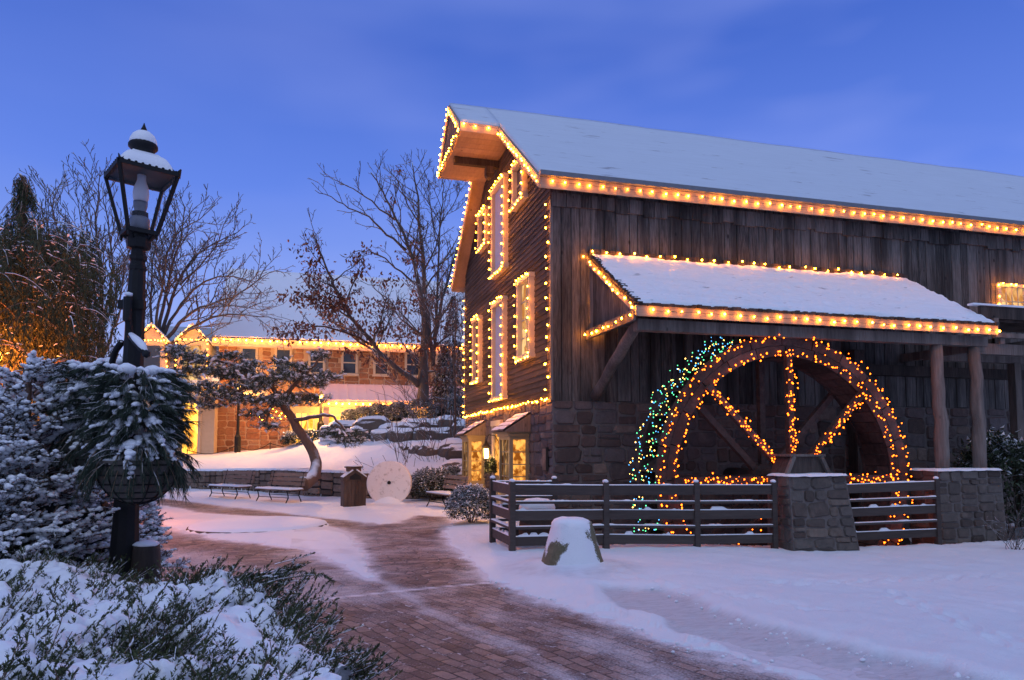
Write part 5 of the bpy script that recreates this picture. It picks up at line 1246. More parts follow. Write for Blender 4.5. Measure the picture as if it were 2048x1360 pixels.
# far lamp posts
def lamp_far(px, ytop, ybase, dep, label):
    p = at(px, ybase, dep); q = at(px, ytop, dep); t = thing('lamp_post', label, 'lamp post', p, 'black lamp posts on the far path'); h = q[2]-p[2]
    mb = MB(); mb.lathe([(.16, -.3), (.16, .5), (.10, .6), (.075, .8), (.06, h-.7), (.09, h-.66)], (p[0], p[1], p[2]), 10); mb.build('pole', BLACK, t)
    lantern((p[0], p[1], p[2]+h-.66), .15, .42, t)
    l2 = bpy.data.lights.new('lamp_glow', 'POINT'); l2.energy = 600; l2.color = (1, .45, .12); l2.shadow_soft_size = .12; o2 = bpy.data.objects.new('lamp_glow', l2); col.objects.link(o2); o2.parent = t; o2.location = (0, -.45, h-.42); return t
lamp_far(475, 755, 893, 37, 'glowing black lamp post against the stone wall, seen through the pine boughs')
lamp_far(641, 780, 868, 34, 'black lamp post at the foot of the bank, in front of the glowing shop front')
# cord barrier at the lawn edge
cb = thing('rope_barrier', 'thin rope slung on small stakes along the far edge of the lawn', 'rope barrier', at(377, 905, 37))
st_ = [at(374, 912, 36), at(377+95, 903, 36.4), at(540, 898, 36.6), at(640, 893, 36)]
mb = MB()
for p in st_: mb.tube([p-(0, 0, .2), p+(0, 0, .35)], .025, 5)
mb.build('stake', BLACK, cb); mb = MB()
for a, b in zip(st_[:-1], st_[1:]):
    t = np.linspace(0, 1, 9)[:, None]; pts = a+(b-a)*t+np.array([0, 0, .3]); pts[:, 2] -= .3*np.sin(t[:, 0]*math.pi); mb.tube(pts, .018, 4)
mb.build('rope', BLACK, cb)

# ================================================================== VEGETATION HELPERS
def frame_of(D):
    D = D/np.linalg.norm(D, axis=1)[:, None]; a = np.where(np.abs(D[:, 2:3]) < .9, np.array([[0, 0, 1.]]), np.array([[1., 0, 0]]))
    S = np.cross(D, a); S /= np.linalg.norm(S, axis=1)[:, None]; U = np.cross(S, D); return D, S, U
def blades(mb, P, D, L, Wd, mi=0, rnd=None):
    """thin pointed blades: base P, direction D, length L, width Wd"""
    n = len(P); D, S, U = frame_of(D); th = rng.random(n)*math.pi*2; side = S*np.cos(th)[:, None]+U*np.sin(th)[:, None]
    L = np.broadcast_to(L, n)[:, None]; Wd = np.broadcast_to(Wd, n)[:, None]
    T = np.stack([P-side*Wd/2, P+side*Wd/2, P+D*L], 1)
    mb.tris(T, rng.random(n) if rnd is None else rnd, mi)
def needles_along(mb, pts, n, L, Wd, spread=.9, mi=0, droop=0, start=0.0):
    pts = np.asarray(pts, float); m = len(pts); t = start+rng.random(n)*(1-start); f = t*(m-1); i = np.minimum(f.astype(int), m-2); w = (f-i)[:, None]
    P = pts[i]*(1-w)+pts[i+1]*w; T = pts[i+1]-pts[i]; T, S, U = frame_of(T); th = rng.random(n)*2*math.pi
    side = S*np.cos(th)[:, None]+U*np.sin(th)[:, None]; D = T*(1-spread*.5)+side*spread; D[:, 2] -= droop
    blades(mb, P, D, L*rng.uniform(.7, 1.15, n), Wd, mi)
def snow_on(mb, pts, r, mi, lift=.6, sz=.65, n=6, jit=.35):
    pts = np.asarray(pts, float).copy(); m = len(pts); rr = r*rng.uniform(1-jit, 1+jit, m); rr[0] *= .55; rr[-1] *= .5
    pts[:, 2] += lift*rr; mb.tube(pts, rr, n, .5, mi, True, sz)
def snow_clumps(mb, pts, r, mi=0, fill=1.5, sub=1):
    pts = np.asarray(pts, float); L = np.linalg.norm(np.diff(pts, axis=0), axis=1).sum(); n = max(2, int(L/r*fill*.8)); v, f = ICO[sub]
    for t in (np.arange(n)+.5)/n:
        q = t*(len(pts)-1); i = min(int(q), len(pts)-2); c = pts[i]+(pts[i+1]-pts[i])*(q-i); rr = r*random.uniform(.55, 1.25)*(1.15-.5*t)
        a = random.random()*6.28; ca, sa = math.cos(a), math.sin(a); w = v*np.array([rr*random.uniform(.9, 1.5), rr, rr*random.uniform(.6, .9)])*rng.uniform(.85, 1.15, v.shape)
        w = np.stack([w[:, 0]*ca-w[:, 1]*sa, w[:, 0]*sa+w[:, 1]*ca, w[:, 2]], 1); mb.add(w+c+(random.gauss(0, rr*.25), random.gauss(0, rr*.25), rr*.45), f, .5, mi)
def arcpts(p, d, L, n=5, droop=0.0, jit=.03):
    p = np.asarray(p, float); d = np.asarray(d, float); d = d/np.linalg.norm(d); out = [p]; 
    for k in range(n-1):
        d = d+np.array([rng.normal(0, jit), rng.normal(0, jit), rng.normal(0, jit)-droop/n]); d /= np.linalg.norm(d); out.append(out[-1]+d*L/(n-1))
    return np.array(out)

def branch_tree(mb, pts, r0, r1, lvl, maxl, dens, ratio, rnd_, leaf=None, up=.25, sides=(8, 6, 4, 3, 3), spread=.8, minr=.005, jit=.16):
    pts = np.asarray(pts, float); L = np.r_[0, np.cumsum(np.linalg.norm(np.diff(pts, axis=0), axis=1))]; Lt = L[-1]
    rad = r0+(r1-r0)*(L/Lt)**.8
    mb.tube(pts, np.maximum(rad, minr), sides[min(lvl, 4)], .5, 0, lvl < 2)
    if leaf is not None and lvl >= maxl-1: leaf.append(pts)
    if lvl >= maxl: return
    n = max(1, int(Lt*dens[lvl]+rnd_.random()))
    for k in range(n):
        t = .18+.80*(k+rnd_.random())/n if lvl else .28+.7*(k+rnd_.random())/n
        s = t*Lt; i = min(len(pts)-2, int(np.searchsorted(L, s)-1)); i = max(i, 0); w = (s-L[i])/(L[i+1]-L[i]+1e-9); P = pts[i]*(1-w)+pts[i+1]*w
        T = pts[i+1]-pts[i]; T /= np.linalg.norm(T); 
        v = np.array([rnd_.gauss(0, 1), rnd_.gauss(0, 1), rnd_.gauss(0, 1)]); v -= T*(v@T); v /= np.linalg.norm(v)
        d = T*(1-spread*.45)+v*spread*.8+np.array([0, 0, up]); d /= np.linalg.norm(d)
        cl = Lt*ratio*(1.05-.6*t)*rnd_.uniform(.6, 1.15)
        if cl < .12: continue
        m = 5 if lvl < 2 else 4; q = [P]; dd = d
        for j in range(m): dd = dd+np.array([rnd_.gauss(0, jit), rnd_.gauss(0, jit), rnd_.gauss(0, jit)+up*.18]); dd /= np.linalg.norm(dd); q.append(q[-1]+dd*cl/m)
        rr = np.interp(s, L, rad)*rnd_.uniform(.45, .7)
        branch_tree(mb, q, rr, max(minr, rr*.25), lvl+1, maxl, dens, ratio, rnd_, leaf, up, sides, spread, minr, jit)
def smooth(pts, k=4, jit=.02):
    pts = np.asarray(pts, float); t = np.arange(len(pts)); tt = np.linspace(0, len(pts)-1, (len(pts)-1)*k+1); out = np.stack([np.interp(tt, t, pts[:, j]) for j in range(3)], 1)
    for _ in range(2): out[1:-1] = (out[:-2]+2*out[1:-1]+out[2:])/4
    out[1:-1] += rng.normal(0, jit, out[1:-1].shape); return out
def bare_tree(label, dep, limbs, dens, ratio, maxl, r, seed, group=None, kind='tree', name='bare_tree', up=.25, leafy=None, minr=.008, spread=.8):
    """limbs: list of (pixel polyline with depth offset, r0, r1); the first is the trunk"""
    rd = random.Random(seed)
    P0 = at(limbs[0][0][0][0], limbs[0][0][0][1], dep)
    t = thing(name, label, kind, P0, group); tk = MB(); cr = MB(); leaves = [] 
    for k, (pl, r0, r1) in enumerate(limbs):
        pts = np.array([at(a, b, dep+(c[0] if c else 0)) for a, b, *c in pl]); pts = smooth(pts, 3, .03); r0 *= .86; r1 *= .8
        if k == 0:
            L = np.linalg.norm(np.diff(pts, axis=0), axis=1).sum(); m0 = MB(); branch_tree(m0, pts, r0, r1, 0, 0, dens, ratio, rd); m0.build('trunk', BARK, t, True)
            branch_tree(cr, pts[len(pts)//2:], r0*.01+r1, r1*.8, 1, maxl, dens, ratio*.8, rd, leaves, up, spread=spread, minr=minr)
        else: branch_tree(cr, pts, r0, r1, 0, maxl, dens, ratio, rd, leaves, up, spread=spread, minr=minr)
    cr.build('crown', BARK, t, True)
    if leafy is not None: leafy(leaves, t)
    return t

# ================================================================== TREES
# oak by the barn, dry leaves still on the lower left
def oak_leaves(paths, t):
    mb = MB(); n = 0
    for pts in paths:
        s, d = sdp(pts[-1]); px = 1024+F*s/d; z = pts[-1][2]
        low = ss((12.6-z)/3.5)*ss((905-px)/60)
        cl = noisev(pts[0]*.9, 3)+.5*noisev(pts[0]*2.1, 7)
        if rng.random() > low*np.clip(.55+cl*1.6, .03, 1)*(.5 if px > 740 else 1)+.012: continue
        k = rng.integers(6, 15); P = pts[rng.integers(1, len(pts), k)]+rng.normal(0, .11, (k, 3)); D = rng.normal(0, .6, (k, 3))+np.array([0, 0, -.9]); L = rng.uniform(.15, .28, k)
        D, S, U = frame_of(D); L = L[:, None]; Wd = L*.45
        for q in range(k): mb.add([P[q], P[q]+D[q]*L[q]*.45+S[q]*Wd[q]/2, P[q]+D[q]*L[q]+U[q]*.03, P[q]+D[q]*L[q]*.45-S[q]*Wd[q]/2], [(0, 1, 2, 3)], rng.random())
    for cx, cy, dd, n_, sp_ in [(600, 492, -3.9, 26, .35), (622, 520, -3.8, 40, .4), (640, 560, -3.7, 60, .5), (592, 592, -4.2, 60, .5), (620, 598, -4, 70, .5), (655, 610, -3.6, 80, .5), (690, 612, -3.2, 80, .55), (575, 668, -4, 60, .5), (605, 655, -3.6, 80, .5),
        (645, 660, -3, 60, .5), (668, 590, -3.5, 60, .5), (715, 648, -2.8, 70, .55), (740, 610, -2, 70, .6), (765, 655, -2, 80, .6), (700, 700, -2.6, 36, .4), (745, 715, -1.8, 40, .45), (772, 560, -1.6, 50, .5), (800, 610, -1.2, 60, .55), (812, 665, -1, 90, .6), (835, 705, -.8, 80, .5),
        (870, 690, -.4, 70, .5), (890, 650, -.8, 60, .5), (740, 498, -2.2, 24, .35), (712, 520, -2.6, 26, .35), (850, 610, 0, 60, .55), (775, 720, -1.4, 50, .4), (880, 735, -.4, 50, .4), (800, 745, -1, 40, .4), (868, 765, 0, 40, .35), (905, 610, -.9, 40, .45)]:
        c_ = at(cx, cy, 35+dd); n_ = int(n_*1.5); A = rng.normal(0, 1, (n_, 3))*sp_*.75*np.array([1, 1, .5])+c_; sub = A+0
        for q in range(n_):
            D = rng.normal(0, .6, 3)+np.array([0, 0, -.9]); D /= np.linalg.norm(D); S = np.cross(D, rng.normal(0, 1, 3)); S /= np.linalg.norm(S); L = rng.uniform(.13, .25)
            mb.add([A[q], A[q]+D*L*.5+S*L*.25, A[q]+D*L, A[q]+D*L*.5-S*L*.25], [(0, 1, 2, 3)], rng.random())
    mb.build('leaves', OAKL, t)
oak_l = [
 ([(845, 812), (846, 760), (848, 700), (852, 640), (848, 590)], .36, .20),
 ([(848, 690), (852, 600), (848, 520, .5), (838, 440, .8), (832, 370, 1), (824, 325, 1.2)], .20, .03),
 ([(850, 640), (838, 570, -.5), (825, 510, -.8), (800, 450, -1), (778, 410, -1.2), (758, 372, -1.3), (742, 345, -1.4)], .17, .03),
 ([(838, 770), (805, 745, -.8), (775, 722, -1.6), (748, 690, -2.2), (720, 655, -2.8), (690, 620, -3.2), (672, 580, -3.5), (655, 545, -3.7), (640, 500, -3.8), (626, 465, -3.9)], .20, .03),
 ([(745, 690, -2.2), (700, 668, -2.6), (665, 655, -3), (620, 652, -3.4), (590, 662, -3.8), (560, 672, -4)], .09, .02),
 ([(690, 620, -3.2), (655, 608, -3.6), (620, 590, -4), (590, 592, -4.2)], .06, .015),
 ([(835, 570, -.5), (800, 545, -1.2), (770, 515, -1.8), (740, 500, -2.2), (705, 505, -2.6), (690, 520, -2.8)], .07, .015),
 ([(812, 500, -.8), (775, 468, -1.3), (735, 430, -1.8), (700, 418, -2.1), (660, 392, -2.4), (630, 380, -2.6)], .08, .02),
 ([(790, 440, -1), (745, 405, -1.2), (705, 375, -1.4), (670, 360, -1.6), (640, 345, -1.8)], .06, .015),
 ([(855, 600), (866, 800, .4), (880, 450, .6), (886, 380, .8), (888, 370, 1), (882, 350, 1.1)], .14, .025),
 ([(868, 680), (885, 600, .6), (905, 520, 1), (918, 490, 1.3), (925, 480, 1.5)], .13, .03),
 ([(850, 700), (872, 650, -.5), (895, 615, -.9), (920, 580, -1.2)], .07, .02),
 ([(846, 670), (800, 640, -1), (770, 600, -1.5), (745, 570, -1.9), (720, 560, -2)], .07, .015),
 ([(842, 740), (815, 700, -1.2), (790, 665, -1.8), (770, 640, -2.2)], .06, .015),
 ([(850, 745), (878, 740, -.3), (900, 728, -.5), (918, 715, -.7)], .07, .02),
 ([(845, 800), (872, 795, 0), (895, 800, 0)], .10, .03),
 ([(848, 460, .8), (815, 410, 1), (795, 360, 1.3), (775, 335, 1.5)], .06, .015)]
bare_tree('tall oak beside the barn, mostly bare with dry brown leaves on its lower left boughs', 35.0, oak_l, (1.6, 2.6, 4.2, 6, 6), .44, 4, .3, 21, None, 'tree', 'oak_tree', .24, oak_leaves, .011, .95)

bt = 'bare trees beyond the street lamp'
bare_tree('wide bare tree with many rising boughs, just right of the street lamp', 38, [
 ([(318, 920), (316, 790), (312, 740), (310, 700)], .30, .2),
 ([(311, 720), (350, 680, -.5), (395, 648, -1), (440, 628, -1.4), (490, 628, -1.8), (540, 636, -2), (565, 640, -2)], .14, .02),
 ([(310, 715), (345, 660, -.4), (385, 620, -.8), (430, 605, -1), (480, 590, -1.2), (530, 545, -1.4), (555, 540, -1.5)], .15, .02),
 ([(310, 705), (340, 640, .3), (375, 590, .6), (410, 560, .8), (450, 552, .9), (500, 558, 1), (530, 590, 1)], .13, .02),
 ([(310, 710), (335, 620, .5), (360, 550, 1), (395, 505, 1.3), (440, 480, 1.5), (478, 465, 1.6), (490, 440, 1.6)], .15, .02),
 ([(308, 700), (325, 610, 0), (345, 530, .3), (365, 460, .4), (370, 410, .4), (358, 385, .4)], .14, .02),
 ([(308, 705), (318, 600, -.4), (330, 530, -.8), (350, 460, -1), (400, 440, -1), (430, 410, -1)], .11, .02),
 ([(309, 700), (300, 600, 0), (305, 520, .5), (320, 450, .6), (330, 400, .6)], .10, .02),
 ([(360, 570, .8), (400, 530, .8), (430, 500, .8), (455, 430, .8), (470, 415, .8)], .07, .015),
 ([(330, 700, -1), (370, 690, -1.5), (410, 678, -2), (450, 650, -2.3), (485, 640, -2.4)], .06, .015)],
 (1.9, 2.8, 4.4, 6, 6), .42, 4, .3, 5, bt, 'tree', 'bare_tree', .22, None, .0135, .8)
bare_tree('slim bare tree with steep boughs, left of the street lamp beside the weeping evergreen', 34, [
 ([(202, 935), (201, 800), (200, 720), (202, 650)], .26, .17),
 ([(202, 680), (205, 600, 0), (198, 520, .3), (190, 450, .4), (196, 390, .5), (200, 335, .5)], .14, .02),
 ([(202, 660), (220, 590, .4), (228, 520, .6), (215, 440, .8), (205, 380, .9)], .10, .02),
 ([(200, 700), (175, 630, -.4), (150, 560, -.8), (120, 490, -1), (105, 420, -1.2), (95, 370, -1.3)], .12, .02),
 ([(202, 720), (230, 660, .5), (245, 600, .8), (248, 520, 1)], .10, .02),
 ([(203, 740), (175, 690, .5), (150, 660, .8), (130, 620, 1), (118, 560, 1.1)], .10, .02)],
 (2.0, 3.0, 4.4, 6, 6), .42, 4, .25, 9, bt, 'tree', 'bare_tree', .3, None, .0135, .75)
bare_tree('distant bare tree filling the gap between the weeping evergreen and the lamp post', 48, [
 ([(160, 930), (158, 790), (155, 700)], .3, .2),
 ([(155, 720), (130, 620, 0), (110, 530, .3), (95, 440, .4), (88, 370, .5)], .14, .02),
 ([(155, 720), (170, 620, 0), (172, 520, .3), (160, 430, .4), (148, 375, .5)], .14, .02),
 ([(156, 740), (215, 640, 0), (245, 560, .3), (262, 500, .4), (250, 440, .5)], .12, .02),
 ([(158, 760), (250, 690, 0), (290, 610, .3), (300, 540, .4), (280, 480, .5)], .12, .02)],
 (1.5, 2.2, 3.4, 5, 5), .42, 4, .25, 13, bt, 'tree', 'bare_tree', .3, None, .018, .75)
bare_tree('slender sapling standing against the barn edge above the far bay window', 27, [
 ([(911, 900), (910, 800), (908, 700), (912, 620)], .06, .03),
 ([(910, 850), (900, 780), (893, 1500), (880, 640)], .03, .012), ([(909, 760), (920, 690), (926, 620), (925, 570)], .03, .012)], (2.5, 3, 3), .4, 2, .1, 17, None, 'sapling', 'sapling', .3, None, .008, .7)

# dark evergreens behind the oak, beside the barn
def spruce_far(px, ybase, ytop, dep, rad, label, seed, n=900, name='spruce_tree', group='snowy evergreens beside the barn', lights=None, kind='tree'):
    rd = np.random.default_rng(seed); b = at(px, ybase, dep); tz = at(px, ytop, dep)[2]; h = tz-b[2]
    t = thing(name, label, kind, b, group); mb = MB(); mb.tube([b, b+(0, 0, h*.97)], [.12, .02], 6); mb.build('trunk', BARK, t, True)
    cr = MB(); 
    for k in range(n):
        f = rd.random()**1.25*.97+.02; a = rd.random()*2*math.pi; rr = rad*(1-f)**.85*rd.uniform(.75, 1.08)+.04
        p0 = b+np.array([0, 0, h*f]); d = np.array([math.cos(a), math.sin(a), rd.uniform(-.35, .05)]); pts = p0+d*rr*np.array([.25, .5, .75, 1.0])[:, None]; pts[:, 2] += np.array([0, .02, .0, -.05])
        m = int(10+rr*14); i = rd.random(m)*3; j = np.minimum(i.astype(int), 2); P = pts[j]+(pts[j+1]-pts[j])*(i-j)[:, None]
        D = np.tile(d, (m, 1))+rd.normal(0, .5, (m, 3)); D[:, 2] -= .35
        T, S, U = frame_of(D); L = rd.uniform(.10, .22, m)[:, None]; top = rd.random(m) < .36
        V = np.stack([P-S*.03, P+S*.03, P+T*L], 1); V[top] += np.array([0, 0, .03]); cr.tris(V, rd.random(m), [1 if q else 0 for q in top])
    cr.build('crown', [NEEDLE, SNOW], t)
    if lights:
        P = []
        for k in range(95):
            f = (k+.5)/95*.93; a = rd.random()*2*math.pi; rr = rad*(1-f)**.85*1.03+.05; P.append(b+np.array([rr*math.cos(a), rr*math.sin(a)-.05, h*f]))
        string_lights(lights, P, 99, 0, MMR, .004, 'red lights on the far tree'); root = [o for o in col.objects if o.get('label') == lights][0]
        for ch in list(root.children): bpy.data.objects.remove(ch)
        w = MB(); w.tube(P, .006, 3); w.build('wire', BLACK, root)
        for p in P: o = bpy.data.objects.new('bulb', MMR); col.objects.link(o); o.parent = root; o.location = p-np.array(root.location)
    return t
spruce_far(905, 862, 585, 37, 1.5, 'tall dark evergreen close to the far edge of the barn gable', 3, 700)
spruce_far(888, 850, 690, 36.5, 1.25, 'shorter snow-dusted evergreen in front of the tall one, right of the oak', 4, 1000)
spruce_far(404, 898, 700, 39.5, 1.15, 'conical evergreen covered in red lights before the cream sided house', 6, 520, 'lit_evergreen', None, 'string of red lights wound round the conical evergreen')

# clipped shrubs on the bank, foundation shrubs, bushes by the barn
def leaf_ball(label, c, r, n, size, seed, snow=.5, name='shrub', group=None, flat=.8, twig=True):
    rd = np.random.default_rng(seed); c = np.asarray(c, float); r = np.asarray(r, float)*np.ones(3)
    t = thing(name, label, 'shrub', c-(0, 0, r[2]), group); mb = MB()
    D = rd.normal(0, 1, (n, 3)); D /= np.linalg.norm(D, axis=1)[:, None]; D[:, 2] = np.where(D[:, 2] < -.5, -D[:, 2], D[:, 2])
    rad = np.clip(rd.normal(.95, .10, n), .35, 1.22); lump = np.array([1+.16*noisev(q*2.6, seed) for q in D]); P = c+D*r*(rad*lump)[:, None]
    A = D*.8+rd.normal(0, .7, (n, 3)); T, S, U = frame_of(A); L = (size*rd.uniform(.6, 1.2, n))[:, None]; 
    top = (D[:, 2]+rd.normal(0, .28, n)+.25*np.sin(P[:, 0]*21)*np.cos(P[:, 1]*19) > 1-2*snow) & (rad > .8)
    V = np.stack([P-S*L*.32, P+S*L*.32, P+T*L], 1); mb.tris(V, rd.random(n), [0]*n)
    k = top.sum(); V2 = V[top]+np.array([0, 0, size*.22]); fl = V2.mean(1, keepdims=True); V2 = fl+(V2-fl)*np.array([1.2, 1.2, .75]); mb.tris(V2, rd.random(k), [1]*k)
    mb.build('foliage', [SHRUBL, SNOW], t)
    tw = MB()
    for q in range(14): i = rd.integers(0, n); tw.tube([c-(0, 0, r[2]*.95), c+(P[i]-c)*.5, P[i]], [.012, .008, .003], 4)
    for q in range(40): i = rd.integers(0, n); tw.tube([P[i]-D[i]*size, P[i]+D[i]*size*.8+rd.normal(0, size*.3, 3)], [.006, .003], 3)
    tw.build('stems', BARK, t)
    return t
gs = 'snow-dusted round shrubs on the bank'
for k, (px, py, dp, r, lb) in enumerate([(700, 835, 35.5, .42, 'small round shrub at the left end of the row on the bank'), (727, 832, 35.6, .5, 'second round shrub from the left on the bank'), (757, 830, 35.7, .58, 'third round shrub from the left on the bank'),
     (795, 828, 35.6, .62, 'fourth round shrub on the bank, left of the largest'), (843, 825, 35.2, .74, 'largest round shrub, at the right end of the row on the bank'), (905, 815, 36, .7, 'loose snow-dusted shrub beside the barn edge, right of the row'), (775, 838, 36.6, .5, 'low round shrub tucked behind the gap of the row'), (816, 838, 36.8, .5, 'low round shrub behind the two largest')]):
    leaf_ball(lb, at(px, py, dp), (r, r, r*.86), 3400, .10, 30+k, .8, group=gs)
for k, (px, dp, lb) in enumerate([(452, 40, 'twiggy foundation shrub left of the far lamp post'), (505, 40.5, 'twiggy foundation shrub right of the far lamp post'), (548, 40.5, 'twiggy foundation shrub below the tiny swagged lights'), (590, 40, 'twiggy foundation shrub behind the leaning pine trunk')]):
    leaf_ball(lb, at(px, 880, dp), (.8, .6, .5), 1500, .12, 50+k, .3, group='foundation shrubs of the stone house')
leaf_ball('low spreading blue-green evergreen at the left foot of the bank', at(615, 878, 34), (1.15, .8, .36), 2600, .13, 61, .45)
leaf_ball('round snow-dusted bush at the foot of the fence corner beside the path', (*onz(942, 1050)[:2], .40), (.52, .5, .46), 6500, .06, 62, .55)
leaf_ball('straggly snow-speckled bush between the millstone and the slatted bench', (*onz(866, 1004)[:2], .5), (.74, .6, .56), 5200, .085, 63, .5)
leaf_ball('small snow-speckled bush behind the bench back by the far bay window', (*onz(905, 1000)[:2], .75), (.35, .35, .35), 2200, .08, 64, .5)
sw_ = leaf_ball('green swag hanging beneath the glowing wall lantern', (-.22, _ly+.1, 1.22), (.16, .22, .26), 1300, .08, 65, .12, name='swag'); sw_['category'] = 'swag'

# ---- leaning pine by the wall
pine = thing('leaning_pine', 'twisted pine leaning left over the low stone wall, snow on its needles', 'tree', (*fromsd(*[float(v) for v in sdp(at(625, 985, 23.8))]), 0))
D0 = 24.2
mb = MB()
tr = smooth([at(a, b, d) for a, b, d in ((606, 968, 23.3), (618, 962, 23.5), (630, 948, 24.0), (634, 925, 24.4), (624, 898, 24.6), (606, 872, 24.6), (588, 845, 24.5), (572, 818, 24.4), (560, 800, 24.3), (555, 782, 24.3))], 3, .01)
mb.tube(tr, np.interp(np.linspace(0, 1, len(tr)), [0, .12, .3, .7, 1], [.26, .22, .19, .15, .11]), 10); mb.build('trunk', BARKW, pine, True)
limbs = [[(560, 800, 24.3), (545, 770, 24.0), (520, 752, 23.7), (480, 735, 23.5), (440, 722, 23.3), (395, 712, 23.2), (350, 705, 23.2)],
         [(560, 800, 24.3), (590, 770, 24.3), (620, 740, 24.4), (645, 712, 24.5), (656, 700, 24.5)],
         [(585, 842, 24.5), (620, 835, 24.0), (650, 828, 23.7), (668, 832, 23.5), (690, 858, 23.4), (705, 872, 23.4)],
         [(545, 772, 24.0), (560, 745, 24.4), (600, 748, 24.8), (650, 752, 25), (672, 762, 25)],
         [(520, 752, 23.7), (490, 775, 23.3), (450, 795, 23.2), (420, 800, 23.2), (385, 780, 23.2)],
         [(550, 790, 24.2), (520, 800, 24.6), (500, 812, 24.8)], [(480, 735, 23.5), (500, 745, 24.2), (505, 740, 24.6)], [(555, 785, 24.2), (535, 830, 24.0), (530, 845, 24)]]
mb = MB(); LP = []
for l_ in limbs: p = smooth([at(*q) for q in l_], 3, .02); LP.append(p); mb.tube(p, np.linspace(.085, .02, len(p)), 6)
mb.build('branch', BARKW, pine, True)
pads = [(362, 712, 23.2, .50, .22), (395, 722, 23.2, .55, .28), (430, 745, 23.3, .6, .32), (470, 752, 23.4, .6, .30), (500, 735, 23.7, .5, .26), (445, 790, 23.2, .55, .3), (405, 775, 23.2, .5, .25), (410, 812, 23.3, .4, .2), (480, 800, 23.5, .55, .26),
        (530, 765, 23.8, .6, .3), (575, 755, 24.2, .6, .28), (620, 765, 24.6, .6, .28), (655, 755, 25.0, .45, .22), (640, 712, 24.5, .34, .16), (600, 738, 24.2, .45, .2), (545, 805, 24.0, .6, .3), (585, 800, 24.5, .55, .26), (515, 830, 24.0, .45, .2),
        (540, 855, 24.0, .36, .14), (688, 870, 23.4, .5, .18), (705, 885, 23.4, .42, .14), (668, 868, 23.5, .4, .16), (375, 745, 23.2, .45, .2), (350, 700, 23.2, .35, .16), (460, 715, 23.4, .45, .18), (625, 800, 24.7, .45, .2), (560, 725, 24, .35, .15), (500, 775, 23.6, .6, .28)]
cr = MB()
for (px, py, dp, r, hz) in pads:
    c = at(px, py, dp); n = int(120*(r/.5)**2)
    for k in range(n):
        o = rng.normal(0, .45, 3)*np.array([r*1.05, r, hz*.7]); P = c+o; d = o/np.array([r, r, hz])*.6+np.array([0, 0, .45])+rng.normal(0, .3, 3)
        pts = arcpts(P, d, .12, 3); m = 22; w3 = rng.random(m) < .13; t = rng.random(m)[:, None]; Q = pts[0]*(1-t)+pts[-1]*t; DD = (d/np.linalg.norm(d))*.6+rng.normal(0, .55, (m, 3)); blades(cr, Q[~w3], DD[~w3], rng.uniform(.08, .15, (~w3).sum()), .014, 0); blades(cr, Q[w3]+(0, 0, .012), DD[w3], rng.uniform(.07, .13, w3.sum()), .019, 1)
        if rng.random() < .2:
            kx = rng.uniform(.022, .06); snow_on(cr, arcpts(pts[-1]-(0, 0, .01), rng.normal(0, 1, 3)*(1, 1, .45), rng.uniform(.10, .26), 4), kx, 1, .5, .6, 5, .5)
    best = min(((np.linalg.norm(p-c, axis=1).min(), k) for k, p in enumerate(LP))); pth = LP[best[1]]; q = pth[np.argmin(np.linalg.norm(pth-c, axis=1))]
    for z_ in range(3): tgt = c+rng.normal(0, .35, 3)*np.array([r, r, hz]); cr.tube(smooth([q, (q+tgt)/2+rng.normal(0, .05, 3)+(0, 0, .04), tgt], 3, .01), np.linspace(.022, .006, 7), 4, .5, 2)
cr.build('foliage', [PINE, SNOW, BARKW], pine)

# ---- weeping evergreen at the left
wt = thing('weeping_evergreen', 'tall weeping evergreen at the left edge, its lower sprays glowing orange', 'tree', at(20, 900, 17.5))
D0 = 17.0
mb = MB(); tr = smooth([at(15, 920, D0), at(18, 760, D0), at(20, 640, D0), at(30, 520, D0), at(45, 420, D0), at(52, 362, D0), at(40, 348, D0)], 3, .02); mb.tube(tr, np.linspace(.2, .03, len(tr)), 8); mb.build('trunk', BARKW, wt, True)
cr = MB(); br = MB(); rd = np.random.default_rng(77); SOD = at(-14, 722, 15.7)
def top_y(px): return np.interp(px, [-160, -60, 0, 40, 90, 130, 165, 185, 200], [420, 440, 452, 430, 440, 452, 470, 540, 640])
for k in range(1600):
    px = rd.uniform(-170, 168); dp = D0+rd.normal(0, 1.1); yt = top_y(px); f = rd.random()**.9
    py = yt+f*(790-yt)*(1 if px < 150 else .75)+rd.normal(0, 8)
    P = at(px, py, dp)
    if np.linalg.norm(P-SOD) < 1.25: continue
    ang = rd.uniform(0, 2*math.pi); out = np.array([math.cos(ang), math.sin(ang), .15])
    arch = np.array([P+out*q*.75+np.array([0, 0, -.55*q*q]) for q in np.linspace(0, 1, 6)])
    br.tube(arch, [.014, .012, .01, .008, .006, .004], 3)
    for _ in range(2): q_ = arch[rd.integers(0, 5)]+rd.normal(0, .09, 3); dq = rd.normal(0, 1, 3); dq[2] = -.3; dq /= np.linalg.norm(dq); snow_on(cr, [q_, q_+dq*.05, q_+dq*.10], rd.uniform(.010, .022), 1, .6, .7, 4)
    for q in range(8):
        s = arch[rd.integers(1, 6)]+rd.normal(0, .07, 3); L = rd.uniform(.35, .95); m = int(L*36); t = np.sort(rd.random(m)); swing = rd.normal(0, .10, 2)
        Q = s+np.stack([t*L*swing[0], t*L*swing[1], -t*L], 1)+rd.normal(0, .018, (m, 3)); DD = np.stack([rd.normal(0, .45, m), rd.normal(0, .45, m), -np.ones(m)], 1); blades(cr, Q, DD, rd.uniform(.07, .13, m), .022, 0)
